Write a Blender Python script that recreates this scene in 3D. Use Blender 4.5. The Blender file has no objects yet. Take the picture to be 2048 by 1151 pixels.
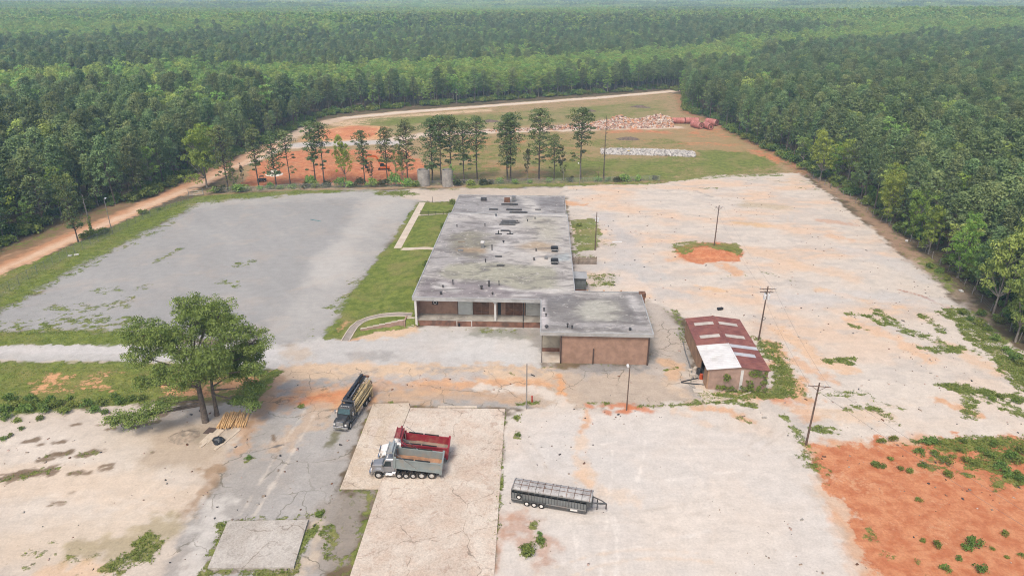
import bpy, bmesh, math, random
import numpy as np
from mathutils import Vector, Matrix

# ------------------------------------------------------------------ camera, sky, sun, exposure
SC = bpy.context.scene
COL = SC.collection
CAM_H = 60.0
F_PX, CX, CY = 1366.0, 1024.0, 575.5
PITCH = math.atan((CY + 14.0) / F_PX)

cam = bpy.data.cameras.new('camera')
cam.sensor_width = 36.0
cam.lens = 36.0 * F_PX / 2048.0
cam.clip_start = 0.5
cam.clip_end = 40000.0
cam_ob = bpy.data.objects.new('camera', cam)
COL.objects.link(cam_ob)
cam_ob.location = (0, 0, CAM_H)
cam_ob.rotation_euler = (math.pi / 2 - PITCH, 0, 0)
SC.camera = cam_ob

SUN_EL, SUN_AZ = 58.0, 200.0          # degrees, azimuth clockwise from +Y (north)
W = bpy.data.worlds.new('World')
SC.world = W
W.use_nodes = True
wn = W.node_tree
bg = wn.nodes['Background']
sky = wn.nodes.new('ShaderNodeTexSky')
sky.sky_type = 'NISHITA'
sky.sun_disc = False
sky.sun_elevation = math.radians(SUN_EL)
sky.sun_rotation = math.radians(SUN_AZ)
sky.air_density = 1.0
sky.dust_density = 6.0
sky.ozone_density = 1.0
wn.links.new(sky.outputs['Color'], bg.inputs['Color'])
bg.inputs['Strength'].default_value = 0.13

sun = bpy.data.lights.new('sun', 'SUN')
sun.energy = 1.5
sun.angle = math.radians(14)
sun.color = (1.0, 0.95, 0.88)
sun_ob = bpy.data.objects.new('sun', sun)
COL.objects.link(sun_ob)
a_, e_ = math.radians(SUN_AZ), math.radians(SUN_EL)
to_sun = Vector((math.sin(a_) * math.cos(e_), math.cos(a_) * math.cos(e_), math.sin(e_)))
sun_ob.rotation_euler = to_sun.to_track_quat('Z', 'Y').to_euler()
sun_ob.location = to_sun * 300

SC.view_settings.view_transform = 'Standard'
SC.view_settings.look = 'None'
SC.view_settings.gamma = 1.0
SC.view_settings.use_curve_mapping = False
SC.view_settings.exposure = 0.42
SC.render.engine = 'CYCLES'
SC.cycles.max_bounces = 6
SC.cycles.diffuse_bounces = 3
SC.cycles.volume_bounces = 4
SC.cycles.transparent_max_bounces = 8
SC.cycles.use_denoising = True
SC.cycles.denoising_prefilter = 'NONE'
SC.cycles.filter_width = 1.05

# ------------------------------------------------------------------ survey: a spot of the photograph on level ground -> metres
def G(x, y, z=0.0):
    a = (x - CX) / F_PX
    b = (y - CY) / F_PX
    dy = math.cos(PITCH) - b * math.sin(PITCH)
    dz = -math.sin(PITCH) - b * math.cos(PITCH)
    t = (z - CAM_H) / dz
    return (a * t, dy * t)

def tree_height(x, yb, yt):
    """height in metres of an upright thing whose foot is at (x, yb) and whose top shows at row yt"""
    X, Y = G(x, yb)
    b = (yt - CY) / F_PX
    k = (-math.sin(PITCH) - b * math.cos(PITCH)) / (math.cos(PITCH) - b * math.sin(PITCH))
    return CAM_H + k * Y

# ------------------------------------------------------------------ numpy noise and distances
def _h(i, j, s):
    v = np.sin(i * 127.1 + j * 311.7 + s * 74.7) * 43758.5453
    return v - np.floor(v)

def vnoise(x, y, s=0):
    x = np.asarray(x, float); y = np.asarray(y, float)
    xi = np.floor(x); yi = np.floor(y)
    fx = x - xi; fy = y - yi
    fx = fx * fx * (3 - 2 * fx); fy = fy * fy * (3 - 2 * fy)
    a = _h(xi, yi, s); b = _h(xi + 1, yi, s); c = _h(xi, yi + 1, s); d = _h(xi + 1, yi + 1, s)
    return (a + (b - a) * fx) * (1 - fy) + (c + (d - c) * fx) * fy

def fbm(x, y, s=0, o=4):
    t = 0; a = 0.5; n = 0
    for k in range(o):
        t = t + a * vnoise(x, y, s + 13 * k); n += a
        x = x * 2.03 + 5.2; y = y * 2.03 + 1.7; a *= 0.5
    return t / n

def sstep(a, b, x):
    t = np.clip((x - a) / (b - a), 0, 1)
    return t * t * (3 - 2 * t)

def seg_dist(px, py, a, b):
    ax, ay = a; bx, by = b
    dx, dy = bx - ax, by - ay
    t = np.clip(((px - ax) * dx + (py - ay) * dy) / (dx * dx + dy * dy + 1e-9), 0, 1)
    return np.hypot(px - ax - t * dx, py - ay - t * dy)

def line_dist(px, py, pts):
    d = np.full(np.shape(px), 1e9)
    for a, b in zip(pts[:-1], pts[1:]):
        d = np.minimum(d, seg_dist(px, py, a, b))
    return d

def poly_sd(px, py, pts):
    """signed distance, negative inside"""
    d = np.full(np.shape(px), 1e9)
    ins = np.zeros(np.shape(px), bool)
    n = len(pts)
    for i in range(n):
        a = pts[i]; b = pts[(i + 1) % n]
        d = np.minimum(d, seg_dist(px, py, a, b))
        if a[1] != b[1]:
            c = ((a[1] > py) != (b[1] > py)) & (px < (b[0] - a[0]) * (py - a[1]) / (b[1] - a[1]) + a[0])
            ins ^= c
    return np.where(ins, -d, d)

def WP(px):                       # list of photo spots -> list of ground spots
    return [G(*p) for p in px]

# ------------------------------------------------------------------ objects
def tag(o, label=None, cat=None, group=None, kind=None):
    if label: o['label'] = label
    if cat: o['category'] = cat
    if group: o['group'] = group
    if kind: o['kind'] = kind
    return o

def link(name, me, mat=None, parent=None, smooth=False):
    if mat is not None and len(me.materials) == 0:
        me.materials.append(mat)
    if smooth:
        me.polygons.foreach_set('use_smooth', np.ones(len(me.polygons), bool))
    o = bpy.data.objects.new(name, me)
    COL.objects.link(o)
    if parent is not None:
        o.parent = parent
    return o

def np_mesh(name, verts, faces, attrs=None):
    """verts (n,3); faces (m,3) or (m,4)"""
    verts = np.asarray(verts, np.float32); faces = np.asarray(faces, np.int32)
    me = bpy.data.meshes.new(name)
    m, k = faces.shape
    me.vertices.add(len(verts)); me.vertices.foreach_set('co', verts.ravel())
    me.loops.add(m * k); me.loops.foreach_set('vertex_index', faces.ravel())
    me.polygons.add(m)
    me.polygons.foreach_set('loop_start', np.arange(0, m * k, k, dtype=np.int32))
    me.polygons.foreach_set('loop_total', np.full(m, k, np.int32))
    me.update(calc_edges=True)
    for nm, arr in (attrs or {}).items():
        arr = np.asarray(arr, np.float32)
        if arr.ndim == 1:
            at = me.attributes.new(nm, 'FLOAT', 'POINT'); at.data.foreach_set('value', arr)
        else:
            at = me.attributes.new(nm, 'FLOAT_COLOR', 'POINT'); at.data.foreach_set('color', arr.ravel())
    return me

def empty(name, loc=(0, 0, 0), rz=0.0):
    o = bpy.data.objects.new(name, None)
    o.empty_display_size = 0.5
    COL.objects.link(o)
    o.location = loc; o.rotation_euler = (0, 0, rz)
    return o

def children(o):
    return [c for c in bpy.data.objects if c.parent == o]

def copy_tree(o, parent=None, kids=None):
    c = o.copy(); COL.objects.link(c); c.parent = parent
    for ch in (kids if kids is not None else children(o)):
        copy_tree(ch, c)
    return c

class MB:
    """collects solids; build() links them as one mesh object"""
    def __init__(s): s.v = []; s.f = []
    def raw(s, vs, fs):
        n = len(s.v); s.v += [tuple(p) for p in vs]; s.f += [tuple(i + n for i in f) for f in fs]; return s
    def box(s, x0, x1, y0, y1, z0, z1):
        if x0 > x1: x0, x1 = x1, x0
        if y0 > y1: y0, y1 = y1, y0
        if z0 > z1: z0, z1 = z1, z0
        return s.raw([(x0, y0, z0), (x1, y0, z0), (x1, y1, z0), (x0, y1, z0), (x0, y0, z1), (x1, y0, z1), (x1, y1, z1), (x0, y1, z1)],
                     [(3, 2, 1, 0), (4, 5, 6, 7), (0, 1, 5, 4), (1, 2, 6, 5), (2, 3, 7, 6), (3, 0, 4, 7)])
    def hexa(s, b, t):                                     # four bottom and four top corners, counter-clockwise seen from above
        return s.raw(list(b) + list(t), [(3, 2, 1, 0), (4, 5, 6, 7), (0, 1, 5, 4), (1, 2, 6, 5), (2, 3, 7, 6), (3, 0, 4, 7)])
    def prism_y(s, prof, y0, y1):                          # (x, z) outline swept along y
        n = len(prof)
        vs = [(x, y0, z) for x, z in prof] + [(x, y1, z) for x, z in prof]
        fs = [tuple(range(n)), tuple(range(2 * n - 1, n - 1, -1))]
        fs += [(i, i + n, (i + 1) % n + n, (i + 1) % n) for i in range(n)]
        return s.raw(vs, fs)
    def prism_z(s, prof, z0, z1):                          # (x, y) outline swept along z
        n = len(prof)
        vs = [(x, y, z0) for x, y in prof] + [(x, y, z1) for x, y in prof]
        fs = [tuple(range(n - 1, -1, -1)), tuple(range(n, 2 * n))]
        fs += [(i, (i + 1) % n, (i + 1) % n + n, i + n) for i in range(n)]
        return s.raw(vs, fs)
    def cyl(s, p0, p1, r0, r1=None, n=10, caps=True):
        r1 = r0 if r1 is None else r1
        p0 = Vector(p0); p1 = Vector(p1); d = (p1 - p0)
        if d.length < 1e-6: return s
        d.normalize()
        u = d.orthogonal().normalized(); w = d.cross(u)
        vs = []
        for p, r in ((p0, r0), (p1, r1)):
            for k in range(n):
                a = 2 * math.pi * k / n
                vs.append(p + u * (r * math.cos(a)) + w * (r * math.sin(a)))
        fs = [(k, (k + 1) % n, (k + 1) % n + n, k + n) for k in range(n)]
        if caps: fs += [tuple(range(n - 1, -1, -1)), tuple(range(n, 2 * n))]
        return s.raw(vs, fs)
    def tube(s, pts, r, n=6):
        for a, b in zip(pts[:-1], pts[1:]): s.cyl(a, b, r, r, n)
        return s
    def ring(s, c, axis, ro, ri, w, n=16):                  # a thick ring (tyre) round an axis
        c = Vector(c); d = Vector(axis).normalized(); u = d.orthogonal().normalized(); q = d.cross(u)
        prof = [(-w / 2, ri), (-w / 2, ro * .94), (-w * .35, ro), (w * .35, ro), (w / 2, ro * .94), (w / 2, ri)]
        m = len(prof); vs = []
        for k in range(n):
            a = 2 * math.pi * k / n
            e = u * math.cos(a) + q * math.sin(a)
            for t, r in prof: vs.append(c + d * t + e * r)
        fs = []
        for k in range(n):
            k2 = (k + 1) % n
            for i in range(m):
                j = (i + 1) % m
                fs.append((k * m + i, k * m + j, k2 * m + j, k2 * m + i))
        return s.raw(vs, fs)
    def build(s, name, mat, parent=None, smooth=False, bevel=0.0):
        me = bpy.data.meshes.new(name)
        me.from_pydata([tuple(p) for p in s.v], [], s.f)
        bm = bmesh.new(); bm.from_mesh(me)
        bmesh.ops.recalc_face_normals(bm, faces=bm.faces)
        bm.to_mesh(me); bm.free()
        o = link(name, me, mat, parent, smooth)
        if bevel:
            b = o.modifiers.new('edge', 'BEVEL'); b.width = bevel; b.segments = 2; b.limit_method = 'ANGLE'
        return o

# ------------------------------------------------------------------ material helpers
def new_mat(name):
    m = bpy.data.materials.new(name); m.use_nodes = True
    nt = m.node_tree
    return m, nt, nt.nodes['Principled BSDF']

def N(nt, kind, **kw):
    n = nt.nodes.new('ShaderNode' + kind)
    for k, v in kw.items():
        if hasattr(n, k): setattr(n, k, v)
        else: n.inputs[k].default_value = v
    return n

def mixc(nt, fac, a, b, blend='MIX'):
    n = nt.nodes.new('ShaderNodeMix'); n.data_type = 'RGBA'; n.blend_type = blend
    for s, v in ((n.inputs[0], fac), (n.inputs[6], a), (n.inputs[7], b)):
        if hasattr(v, 'is_output') or hasattr(v, 'links'): nt.links.new(v, s)
        elif isinstance(v, (int, float)): s.default_value = v
        else: s.default_value = (*v, 1.0) if len(v) == 3 else v
    return n.outputs[2]

def mth(nt, op, a, b=None, c=None, clamp=False):
    n = nt.nodes.new('ShaderNodeMath'); n.operation = op; n.use_clamp = clamp
    for s, v in zip(n.inputs, (a, b, c)):
        if v is None: continue
        if hasattr(v, 'links'): nt.links.new(v, s)
        else: s.default_value = v
    return n.outputs[0]

def maprange(nt, v, a, b, c=0.0, d=1.0, smooth=True):
    n = nt.nodes.new('ShaderNodeMapRange'); n.interpolation_type = 'SMOOTHSTEP' if smooth else 'LINEAR'
    nt.links.new(v, n.inputs[0])
    for i, q in zip((1, 2, 3, 4), (a, b, c, d)): n.inputs[i].default_value = q
    return n.outputs[0]

def noise(nt, scale, detail=4, rough=0.55, vec=None, dist=0.0):
    n = nt.nodes.new('ShaderNodeTexNoise')
    n.inputs['Scale'].default_value = scale; n.inputs['Detail'].default_value = detail
    n.inputs['Roughness'].default_value = rough; n.inputs['Distortion'].default_value = dist
    if vec is not None: nt.links.new(vec, n.inputs['Vector'])
    return n.outputs[0]

def simple_mat(name, col, rough=0.6, metal=0.0, var=0.15, scale=1.5, dirt=None, dirt_amt=0.35, bump=0.0, spec=0.4, coord='Object'):
    """a plain paint / metal / concrete with uneven tone and dirt patches"""
    m, nt, p = new_mat(name)
    tc = N(nt, 'TexCoord').outputs[coord]
    n1 = noise(nt, scale, 5, 0.6, tc)
    c = mixc(nt, maprange(nt, n1, 0.3, 0.7), tuple(x * (1 - var) for x in col), tuple(min(1, x * (1 + var)) for x in col))
    if dirt is not None:
        n2 = noise(nt, scale * 0.6, 6, 0.65, tc, 0.4)
        f = mth(nt, 'MULTIPLY', maprange(nt, n2, 0.48, 0.68), dirt_amt)
        c = mixc(nt, f, c, dirt)
    nt.links.new(c, p.inputs['Base Color'])
    p.inputs['Roughness'].default_value = rough; p.inputs['Metallic'].default_value = metal
    p.inputs['Specular IOR Level'].default_value = spec
    if bump:
        b = N(nt, 'Bump'); b.inputs['Strength'].default_value = bump; b.inputs['Distance'].default_value = 0.05
        nt.links.new(noise(nt, scale * 6, 4, 0.6, tc), b.inputs['Height']); nt.links.new(b.outputs[0], p.inputs['Normal'])
    return m
# ================================================================== lie of the land
B_ORG = (-18.9, 120.4)            # front-left corner of the warehouse
B_YAW = math.radians(-2.6)
_bc, _bs = math.cos(B_YAW), math.sin(B_YAW)
def to_b(x, y):                   # ground metres -> warehouse frame (u to the right, v to the back)
    dx = x - B_ORG[0]; dy = y - B_ORG[1]
    return dx * _bc + dy * _bs, -dx * _bs + dy * _bc
def from_b(u, v):
    return B_ORG[0] + u * _bc - v * _bs, B_ORG[1] + u * _bs + v * _bc

CLEAR = WP([(-250, 640), (0, 505), (130, 440), (300, 395), (400, 345), (560, 280), (610, 252), (640, 236), (700, 226), (800, 217),
            (1000, 202), (1200, 188), (1340, 178), (1362, 188), (1368, 222), (1440, 252), (1500, 288), (1570, 318), (1620, 352),
            (1700, 392), (1745, 430), (1850, 498), (1960, 595), (2048, 690), (2200, 800), (2400, 1000), (2400, 1500), (-600, 1500), (-600, 800)])

MOUNDS = [(*G(1425, 503), 7.5, 1.0), (*G(690, 345), 12, 1.6), (*G(770, 350), 9, 1.3), (*G(640, 350), 7, 1.0), (*G(725, 262), 22, 1.2)]

def height(x, y):
    x = np.asarray(x, float); y = np.asarray(y, float)
    u, v = to_b(x, y)
    vw = -0.25 + 0.26 * u
    h = 1.2 * sstep(-12, -3, u) * sstep(vw - .3, vw + .3, v) * (1 - sstep(68, 76, v)) * (u < 0.4)
    for mx, my, r, k in MOUNDS:
        d = np.hypot(x - mx, (y - my) * 1.3) / r
        h = h + k * (1 - sstep(0.25, 1.0, d + 0.35 * (fbm(x / 3, y / 3, 5) - .5)))
    far = sstep(480, 1300, np.hypot(x, y))
    h = h + far * (52 * (fbm(x / 1300 + 3, y / 520, 41, 3) - .5) + 4)
    rough = 0.10 * (fbm(x / 6, y / 6, 2) - .5) * (1 - sstep(0, 4, 6 - np.abs(y - 290))) * (1 - sstep(0, 4, 6 - np.abs(y - 112)))
    flat = (u > -1) & (u < 46) & (v > -15) & (v < 75)
    return h + np.where(flat, 0, rough)

def gz(x, y):
    return float(height(np.array([x]), np.array([y]))[0])
def GP(px, py):                   # photo spot -> (x, y, z) on the land
    x, y = G(px, py)
    z = gz(x, y)
    x, y = G(px, py, z)
    return (x, y, gz(x, y))

# ================================================================== surfaces of the place: zones, tones and growth
class Sheet:
    def __init__(s, x0, x1, y0, y1, step):
        s.xs = np.arange(x0, x1 + step * .5, step); s.ys = np.arange(y0, y1 + step * .5, step)
        s.X, s.Y = np.meshgrid(s.xs, s.ys)
        s.alb = np.zeros(s.X.shape + (4,)); s.alb[..., 3] = 1
        s.msk = np.zeros(s.X.shape + (4,))          # r growth, g red clay, b old asphalt cracks, a scattered dark litter
        s.zone = np.zeros((len(s.ys) - 1, len(s.xs) - 1), int)

SHEETS = [Sheet(-120, 120, 38, 112, 0.25), Sheet(-150, 125, 112, 290, 0.5), Sheet(-150, 160, 290, 500, 1.5)]

def _sub(s, pts, pad):
    xs = [p[0] for p in pts]; ys = [p[1] for p in pts]
    i0 = np.searchsorted(s.xs, min(xs) - pad); i1 = np.searchsorted(s.xs, max(xs) + pad)
    j0 = np.searchsorted(s.ys, min(ys) - pad); j1 = np.searchsorted(s.ys, max(ys) + pad)
    return slice(j0, j1), slice(i0, i1)

_seed = [100]
def paint(pts, val=None, ch=None, hw=None, k=1.0, soft=0.8, wob=1.2, ws=5.0, patch=0.0, ps=(3.0, 3.0), metres=False):
    """lay a tone (val) or a growth weight (ch, val) inside an outline, or along a line when hw is given"""
    P = pts if metres else WP(pts)
    _seed[0] += 7
    sd = _seed[0]
    pad = (hw or 0) + soft * 2 + wob * 2
    for s in SHEETS:
        sl = _sub(s, P, pad)
        X = s.X[sl]; Y = s.Y[sl]
        if X.size == 0: continue
        d = line_dist(X, Y, P) - hw if hw is not None else poly_sd(X, Y, P)
        d = d + wob * 2 * (fbm(X / ws, Y / ws, sd) - .5)
        d = d + min(2.4, soft * 1.5) * 2 * (fbm(X / (.7 + soft * .35), Y / (.7 + soft * .35), sd + 5, 5) - .5)
        w = (1 - sstep(-soft * .7, soft * .7, d)) * k
        if patch:
            q = fbm(X / ps[0], Y / ps[1], sd + 3)
            w = w * (1 - patch + patch * sstep(.38, .62, q))
        if ch is None:
            a = s.alb[sl]
            a[..., :3] = a[..., :3] * (1 - w[..., None]) + np.array(val) * w[..., None]
        else:
            c = s.msk[sl][..., ch]
            c += (val - c) * w

def zone(pts, zid):
    P = WP(pts)
    for s in SHEETS:
        cx = (s.xs[:-1] + s.xs[1:]) / 2; cy = (s.ys[:-1] + s.ys[1:]) / 2
        X, Y = np.meshgrid(cx, cy)
        s.zone[poly_sd(X, Y, P) < 0] = zid

# ---- tones (linear base colours)
PALE = (.46, .405, .345); PALE2 = (.53, .48, .42); GREYP = (.42, .405, .385); LOT = (.275, .275, .27); LOTL = (.345, .338, .322)
ASPH = (.30, .285, .265); TAN = (.42, .33, .235); OR1 = (.52, .29, .15); OR2 = (.46, .165, .07); RED = (.36, .085, .035)
SOIL = (.27, .165, .095); BROWN = (.16, .115, .075); GRASS = (.115, .145, .035); DRY = (.27, .225, .115); DRYG = (.2, .19, .075); CONC = (.46, .40, .34)
LITTER = (.10, .075, .045)
GR, CL, CK, LT = 0, 1, 2, 3

for s in SHEETS:
    s.alb[..., :3] = LITTER
    n = fbm(s.X / 9, s.Y / 9, 8)
    s.alb[..., :3] *= (0.8 + 0.5 * n)[..., None]
    s.msk[..., GR] = 0.35
    s.msk[..., LT] = 0.6

# ---- outlines
Z_FIELD = [(400, 392), (470, 345), (520, 318), (600, 268), (650, 243), (760, 226), (1000, 210), (1330, 185), (1358, 190), (1372, 225), (1450, 256), (1572, 320),
           (1600, 348), (1440, 352), (1310, 368), (1100, 371), (900, 376), (600, 379)]
Z_LOT = [(-60, 660), (0, 622), (120, 552), (250, 486), (400, 406), (600, 388), (760, 381), (1000, 376), (1135, 374), (1135, 392), (905, 404), (838, 404), (786, 478), (702, 592),
         (640, 676), (560, 692), (250, 664), (-60, 668)]
Z_DRIVE = [(-100, 690), (250, 690), (560, 690), (640, 676), (700, 678), (740, 668), (833, 652), (1090, 652), (1090, 742), (820, 735), (560, 744), (300, 726), (-100, 726)]
Z_LAWN = [(838, 404), (912, 404), (900, 427), (829, 640), (833, 655), (738, 668), (692, 681), (648, 678), (702, 592), (786, 478)]
Z_VERGE = [(-100, 600), (0, 550), (150, 488), (300, 422), (395, 392), (600, 379), (780, 381), (600, 388), (400, 406), (250, 486), (120, 552), (0, 622), (-100, 680)]
Z_STRIP = [(-100, 664), (250, 662), (340, 676), (300, 692), (-100, 692)]
Z_BANK = [(-100, 726), (300, 724), (562, 742), (530, 790), (480, 812), (250, 812), (-100, 845)]
Z_GRAVEL = [(-200, 845), (250, 806), (480, 806), (520, 815), (440, 950), (330, 1170), (-200, 1170)]
Z_ACC = [(562, 742), (820, 733), (1090, 740), (1310, 728), (1300, 600), (1370, 660), (1410, 790), (1390, 808), (1010, 818), (745, 806), (680, 978), (650, 1190), (300, 1190), (440, 950), (520, 815)]
Z_YARD = [(1130, 372), (1320, 367), (1440, 350), (1600, 346), (1700, 420), (1850, 548), (1960, 640), (2120, 760), (2120, 885), (1615, 892), (1660, 985), (1745, 1190), (960, 1190), (1010, 818),
          (1400, 806), (1410, 790), (1375, 640), (1300, 600), (1148, 592)]
Z_CLAY = [(1612, 892), (2150, 868), (2250, 1190), (1745, 1190), (1660, 985)]
ROAD = [(-120, 590), (0, 533), (150, 468), (300, 403), (400, 362), (470, 326), (560, 283), (620, 252), (690, 236), (800, 225), (1000, 210), (1200, 195), (1338, 183), (1400, 176)]

ZONES = ['ground', 'field', 'parking_lot', 'driveway', 'lawn', 'grass_verge', 'grass_bank', 'gravel_ground', 'access_road', 'yard', 'clay_ground', 'dirt_road']
for poly, zid in ((Z_FIELD, 1), (Z_VERGE, 5), (Z_STRIP, 5), (Z_LOT, 2), (Z_YARD, 9), (Z_CLAY, 10), (Z_BANK, 6), (Z_GRAVEL, 7), (Z_ACC, 8), (Z_DRIVE, 3), (Z_LAWN, 4)):
    zone(poly, zid)
for s in SHEETS:
    cx = (s.xs[:-1] + s.xs[1:]) / 2; cy = (s.ys[:-1] + s.ys[1:]) / 2
    X, Y = np.meshgrid(cx, cy)
    s.zone[line_dist(X, Y, WP(ROAD)) < 4.6] = 11

# ---- field behind the tree row: red clay, dry grass, green growth
paint(Z_FIELD, (.30, .215, .12), soft=2, wob=2); paint(Z_FIELD, .40, GR, soft=2, wob=2)
paint([(640, 262), (760, 240), (1000, 226), (1330, 200), (1345, 235), (1180, 240), (1000, 255), (760, 262)], DRYG, soft=4, wob=5, ws=14, patch=.5, ps=(22, 12))
paint([(640, 262), (1000, 235), (1000, 252), (740, 275)], DRY, soft=4, wob=6, ws=20, k=.8)
paint([(700, 240), (1000, 225), (1330, 203), (1340, 225), (1000, 250), (760, 262)], .62, GR, soft=6, wob=8, ws=20, patch=.9, ps=(26, 14))
paint([(735, 237), (900, 230), (920, 243), (760, 252)], .72, GR, soft=3, wob=3, patch=.5, ps=(12, 8))
paint([(640, 246), (700, 240), (860, 225), (980, 217), (980, 222), (800, 236), (690, 258)], (.5, .37, .25), soft=3, wob=4, ws=16)
paint([(620, 262), (700, 250), (780, 256), (770, 275), (700, 285), (590, 285)], OR1, soft=2, wob=4, ws=12); paint([(640, 262), (720, 255), (768, 262), (740, 276), (640, 280)], .7, CL, soft=2, wob=3)
paint([(640, 262), (720, 255), (768, 262), (740, 276), (640, 280)], .1, GR, soft=2, wob=3)
paint([(480, 372), (500, 340), (560, 300), (650, 298), (820, 300), (850, 330), (840, 362), (700, 372)], .88, CL, soft=3, wob=4, ws=10, patch=.25, ps=(9, 6))
paint([(480, 372), (500, 340), (560, 300), (650, 298), (820, 300), (850, 330), (840, 362), (700, 372)], .22, GR, soft=3, wob=4, ws=10)
paint([(600, 318), (700, 310), (800, 312), (800, 324), (700, 326), (600, 330)], .55, GR, soft=2, wob=4, patch=.8, ps=(14, 6))
paint([(640, 342), (730, 330), (850, 330), (860, 366), (640, 368)], .95, CL, soft=2, wob=3); paint([(640, 342), (730, 332), (850, 334), (860, 366), (640, 368)], .12, GR, soft=2, wob=3)
paint([(620, 340), (730, 326), (840, 326), (840, 338), (640, 352)], RED, soft=1.5, wob=3, patch=.5, ps=(8, 4))
TRACK = [(470, 328), (560, 294), (650, 287), (760, 284), (860, 268), (1000, 262), (1120, 258), (1340, 254)]
paint(TRACK, (.50, .42, .34), hw=5, soft=2, wob=3); paint(TRACK, .02, GR, hw=5, soft=3, wob=3); paint(TRACK, .15, CL, hw=4, soft=2)
paint([(600, 290), (760, 284), (790, 286)], (.42, .40, .38), hw=4.5, soft=2)
paint([(860, 275), (1000, 268), (1340, 258), (1440, 260), (1560, 320), (1540, 345), (1200, 362), (860, 366)], (.27, .20, .095), soft=5, wob=6, ws=16, k=.8)
paint([(860, 280), (1120, 268), (1180, 300), (1180, 345), (860, 362)], .6, GR, soft=5, wob=7, ws=16, patch=.8, ps=(15, 9))
paint([(860, 280), (1120, 268), (1180, 300), (1180, 345), (860, 362)], .46, CL, soft=5, wob=7, ws=16, patch=.9, ps=(11, 7))
paint([(1330, 248), (1440, 256), (1500, 292), (1572, 322), (1560, 332), (1440, 294), (1300, 286), (1180, 266)], .60, CL, soft=3, wob=5, ws=14, patch=.55, ps=(18, 9))
paint([(1330, 248), (1440, 256), (1500, 292), (1572, 322), (1560, 332), (1440, 294), (1300, 286), (1180, 266)], .2, GR, soft=3, wob=5, ws=14, patch=.5, ps=(20, 10))
paint([(1180, 280), (1330, 275), (1400, 292), (1300, 296), (1180, 298)], .6, GR, soft=3, wob=4, patch=.7, ps=(18, 7))
paint([(1170, 316), (1400, 312), (1540, 322), (1550, 345), (1440, 350), (1300, 366), (1100, 366), (1100, 330)], .95, GR, soft=4, wob=5, ws=14, patch=.6, ps=(16, 7))
paint([(1395, 300), (1500, 305), (1545, 330), (1440, 330)], .95, GR, soft=4, wob=4, patch=.3, ps=(10, 6))
paint([(900, 366), (1100, 362), (1310, 362), (1440, 345), (1330, 369), (1100, 374), (900, 378)], .85, GR, soft=1.5, wob=2)
paint([(420, 384), (600, 372), (900, 366), (1100, 360), (1320, 358)], LITTER, hw=2.6, soft=1.5, wob=1.5, patch=.3)
paint([(420, 386), (600, 374), (900, 369), (1100, 364), (1320, 362)], .55, GR, hw=2.6, soft=1.5, wob=2)
paint([(1358, 190), (1372, 225), (1450, 256), (1572, 320), (1610, 346)], (.30, .16, .09), hw=3, soft=2, wob=2)
paint([(1358, 190), (1372, 225), (1450, 256), (1572, 320), (1610, 346)], .45, GR, hw=3, soft=3, wob=3, patch=.5)

# ---- verge, road
paint(Z_VERGE, GRASS, soft=1.5, wob=1.5); paint(Z_VERGE, .95, GR, soft=1.5, wob=1.5)
paint([(-100, 645), (0, 590), (150, 505), (300, 432), (390, 396)], .55, GR, hw=1.2, soft=1, k=.5)
paint([(-100, 645), (0, 590), (150, 505), (240, 460)], (.30, .30, .20), hw=1.5, soft=1, k=.8)
paint([(380, 388), (480, 380), (600, 378), (800, 374), (920, 372)], (.30, .22, .15), hw=1.6, soft=1, wob=1.2, patch=.4); paint([(400, 389), (600, 379), (920, 374)], .3, GR, hw=1.6, soft=1, wob=1)
paint(ROAD[:7], (.48, .30, .19), hw=5.2, soft=1.4, wob=1.2); paint(ROAD[:7], .02, GR, hw=4.6, soft=1.6, wob=1.4)
paint(ROAD[6:], (.47, .37, .28), hw=4.6, soft=1.4, wob=1.0); paint(ROAD[6:], .02, GR, hw=4.2, soft=1.6, wob=1.0)
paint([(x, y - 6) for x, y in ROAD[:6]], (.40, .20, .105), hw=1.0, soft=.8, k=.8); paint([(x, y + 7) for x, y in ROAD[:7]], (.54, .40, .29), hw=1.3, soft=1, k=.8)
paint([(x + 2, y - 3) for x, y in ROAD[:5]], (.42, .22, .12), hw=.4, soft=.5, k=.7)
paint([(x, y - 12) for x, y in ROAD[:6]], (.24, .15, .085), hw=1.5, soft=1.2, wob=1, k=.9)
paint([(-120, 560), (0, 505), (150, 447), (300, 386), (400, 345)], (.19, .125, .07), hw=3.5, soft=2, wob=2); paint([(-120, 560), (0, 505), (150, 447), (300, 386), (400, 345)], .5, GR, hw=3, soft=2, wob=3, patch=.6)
paint(ROAD[8:], (.55, .5, .43), hw=2.4, soft=1, k=.8)

# ---- gravel-grey lot
paint(Z_LOT, .42, LT, soft=2); paint(Z_LOT, LOT, soft=2.2, wob=2.2); paint(Z_LOT, .08, GR, soft=3.0, wob=2.5)
paint([(560, 690), (640, 676), (700, 592), (786, 478), (838, 404), (790, 392), (700, 470), (600, 590), (520, 680)], LOTL, soft=6, wob=6, ws=14, k=.8)
paint([(640, 560), (720, 450), (760, 400)], (.39, .38, .36), hw=4, soft=4, wob=4, ws=12, k=.7)
paint([(400, 406), (600, 392), (740, 388)], (.36, .355, .34), hw=5, soft=4, wob=4, k=.6)
paint([(770, 382), (900, 378), (1135, 376), (1135, 392), (905, 402), (840, 402), (800, 396)], (.44, .385, .33), soft=2.5, wob=3, ws=8)
paint([(755, 382), (800, 380), (845, 388), (800, 394), (765, 392)], .8, GR, soft=1.5, wob=2.5); paint([(840, 383), (900, 378), (960, 377)], .45, GR, hw=1.2, soft=1, patch=.6)
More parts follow.
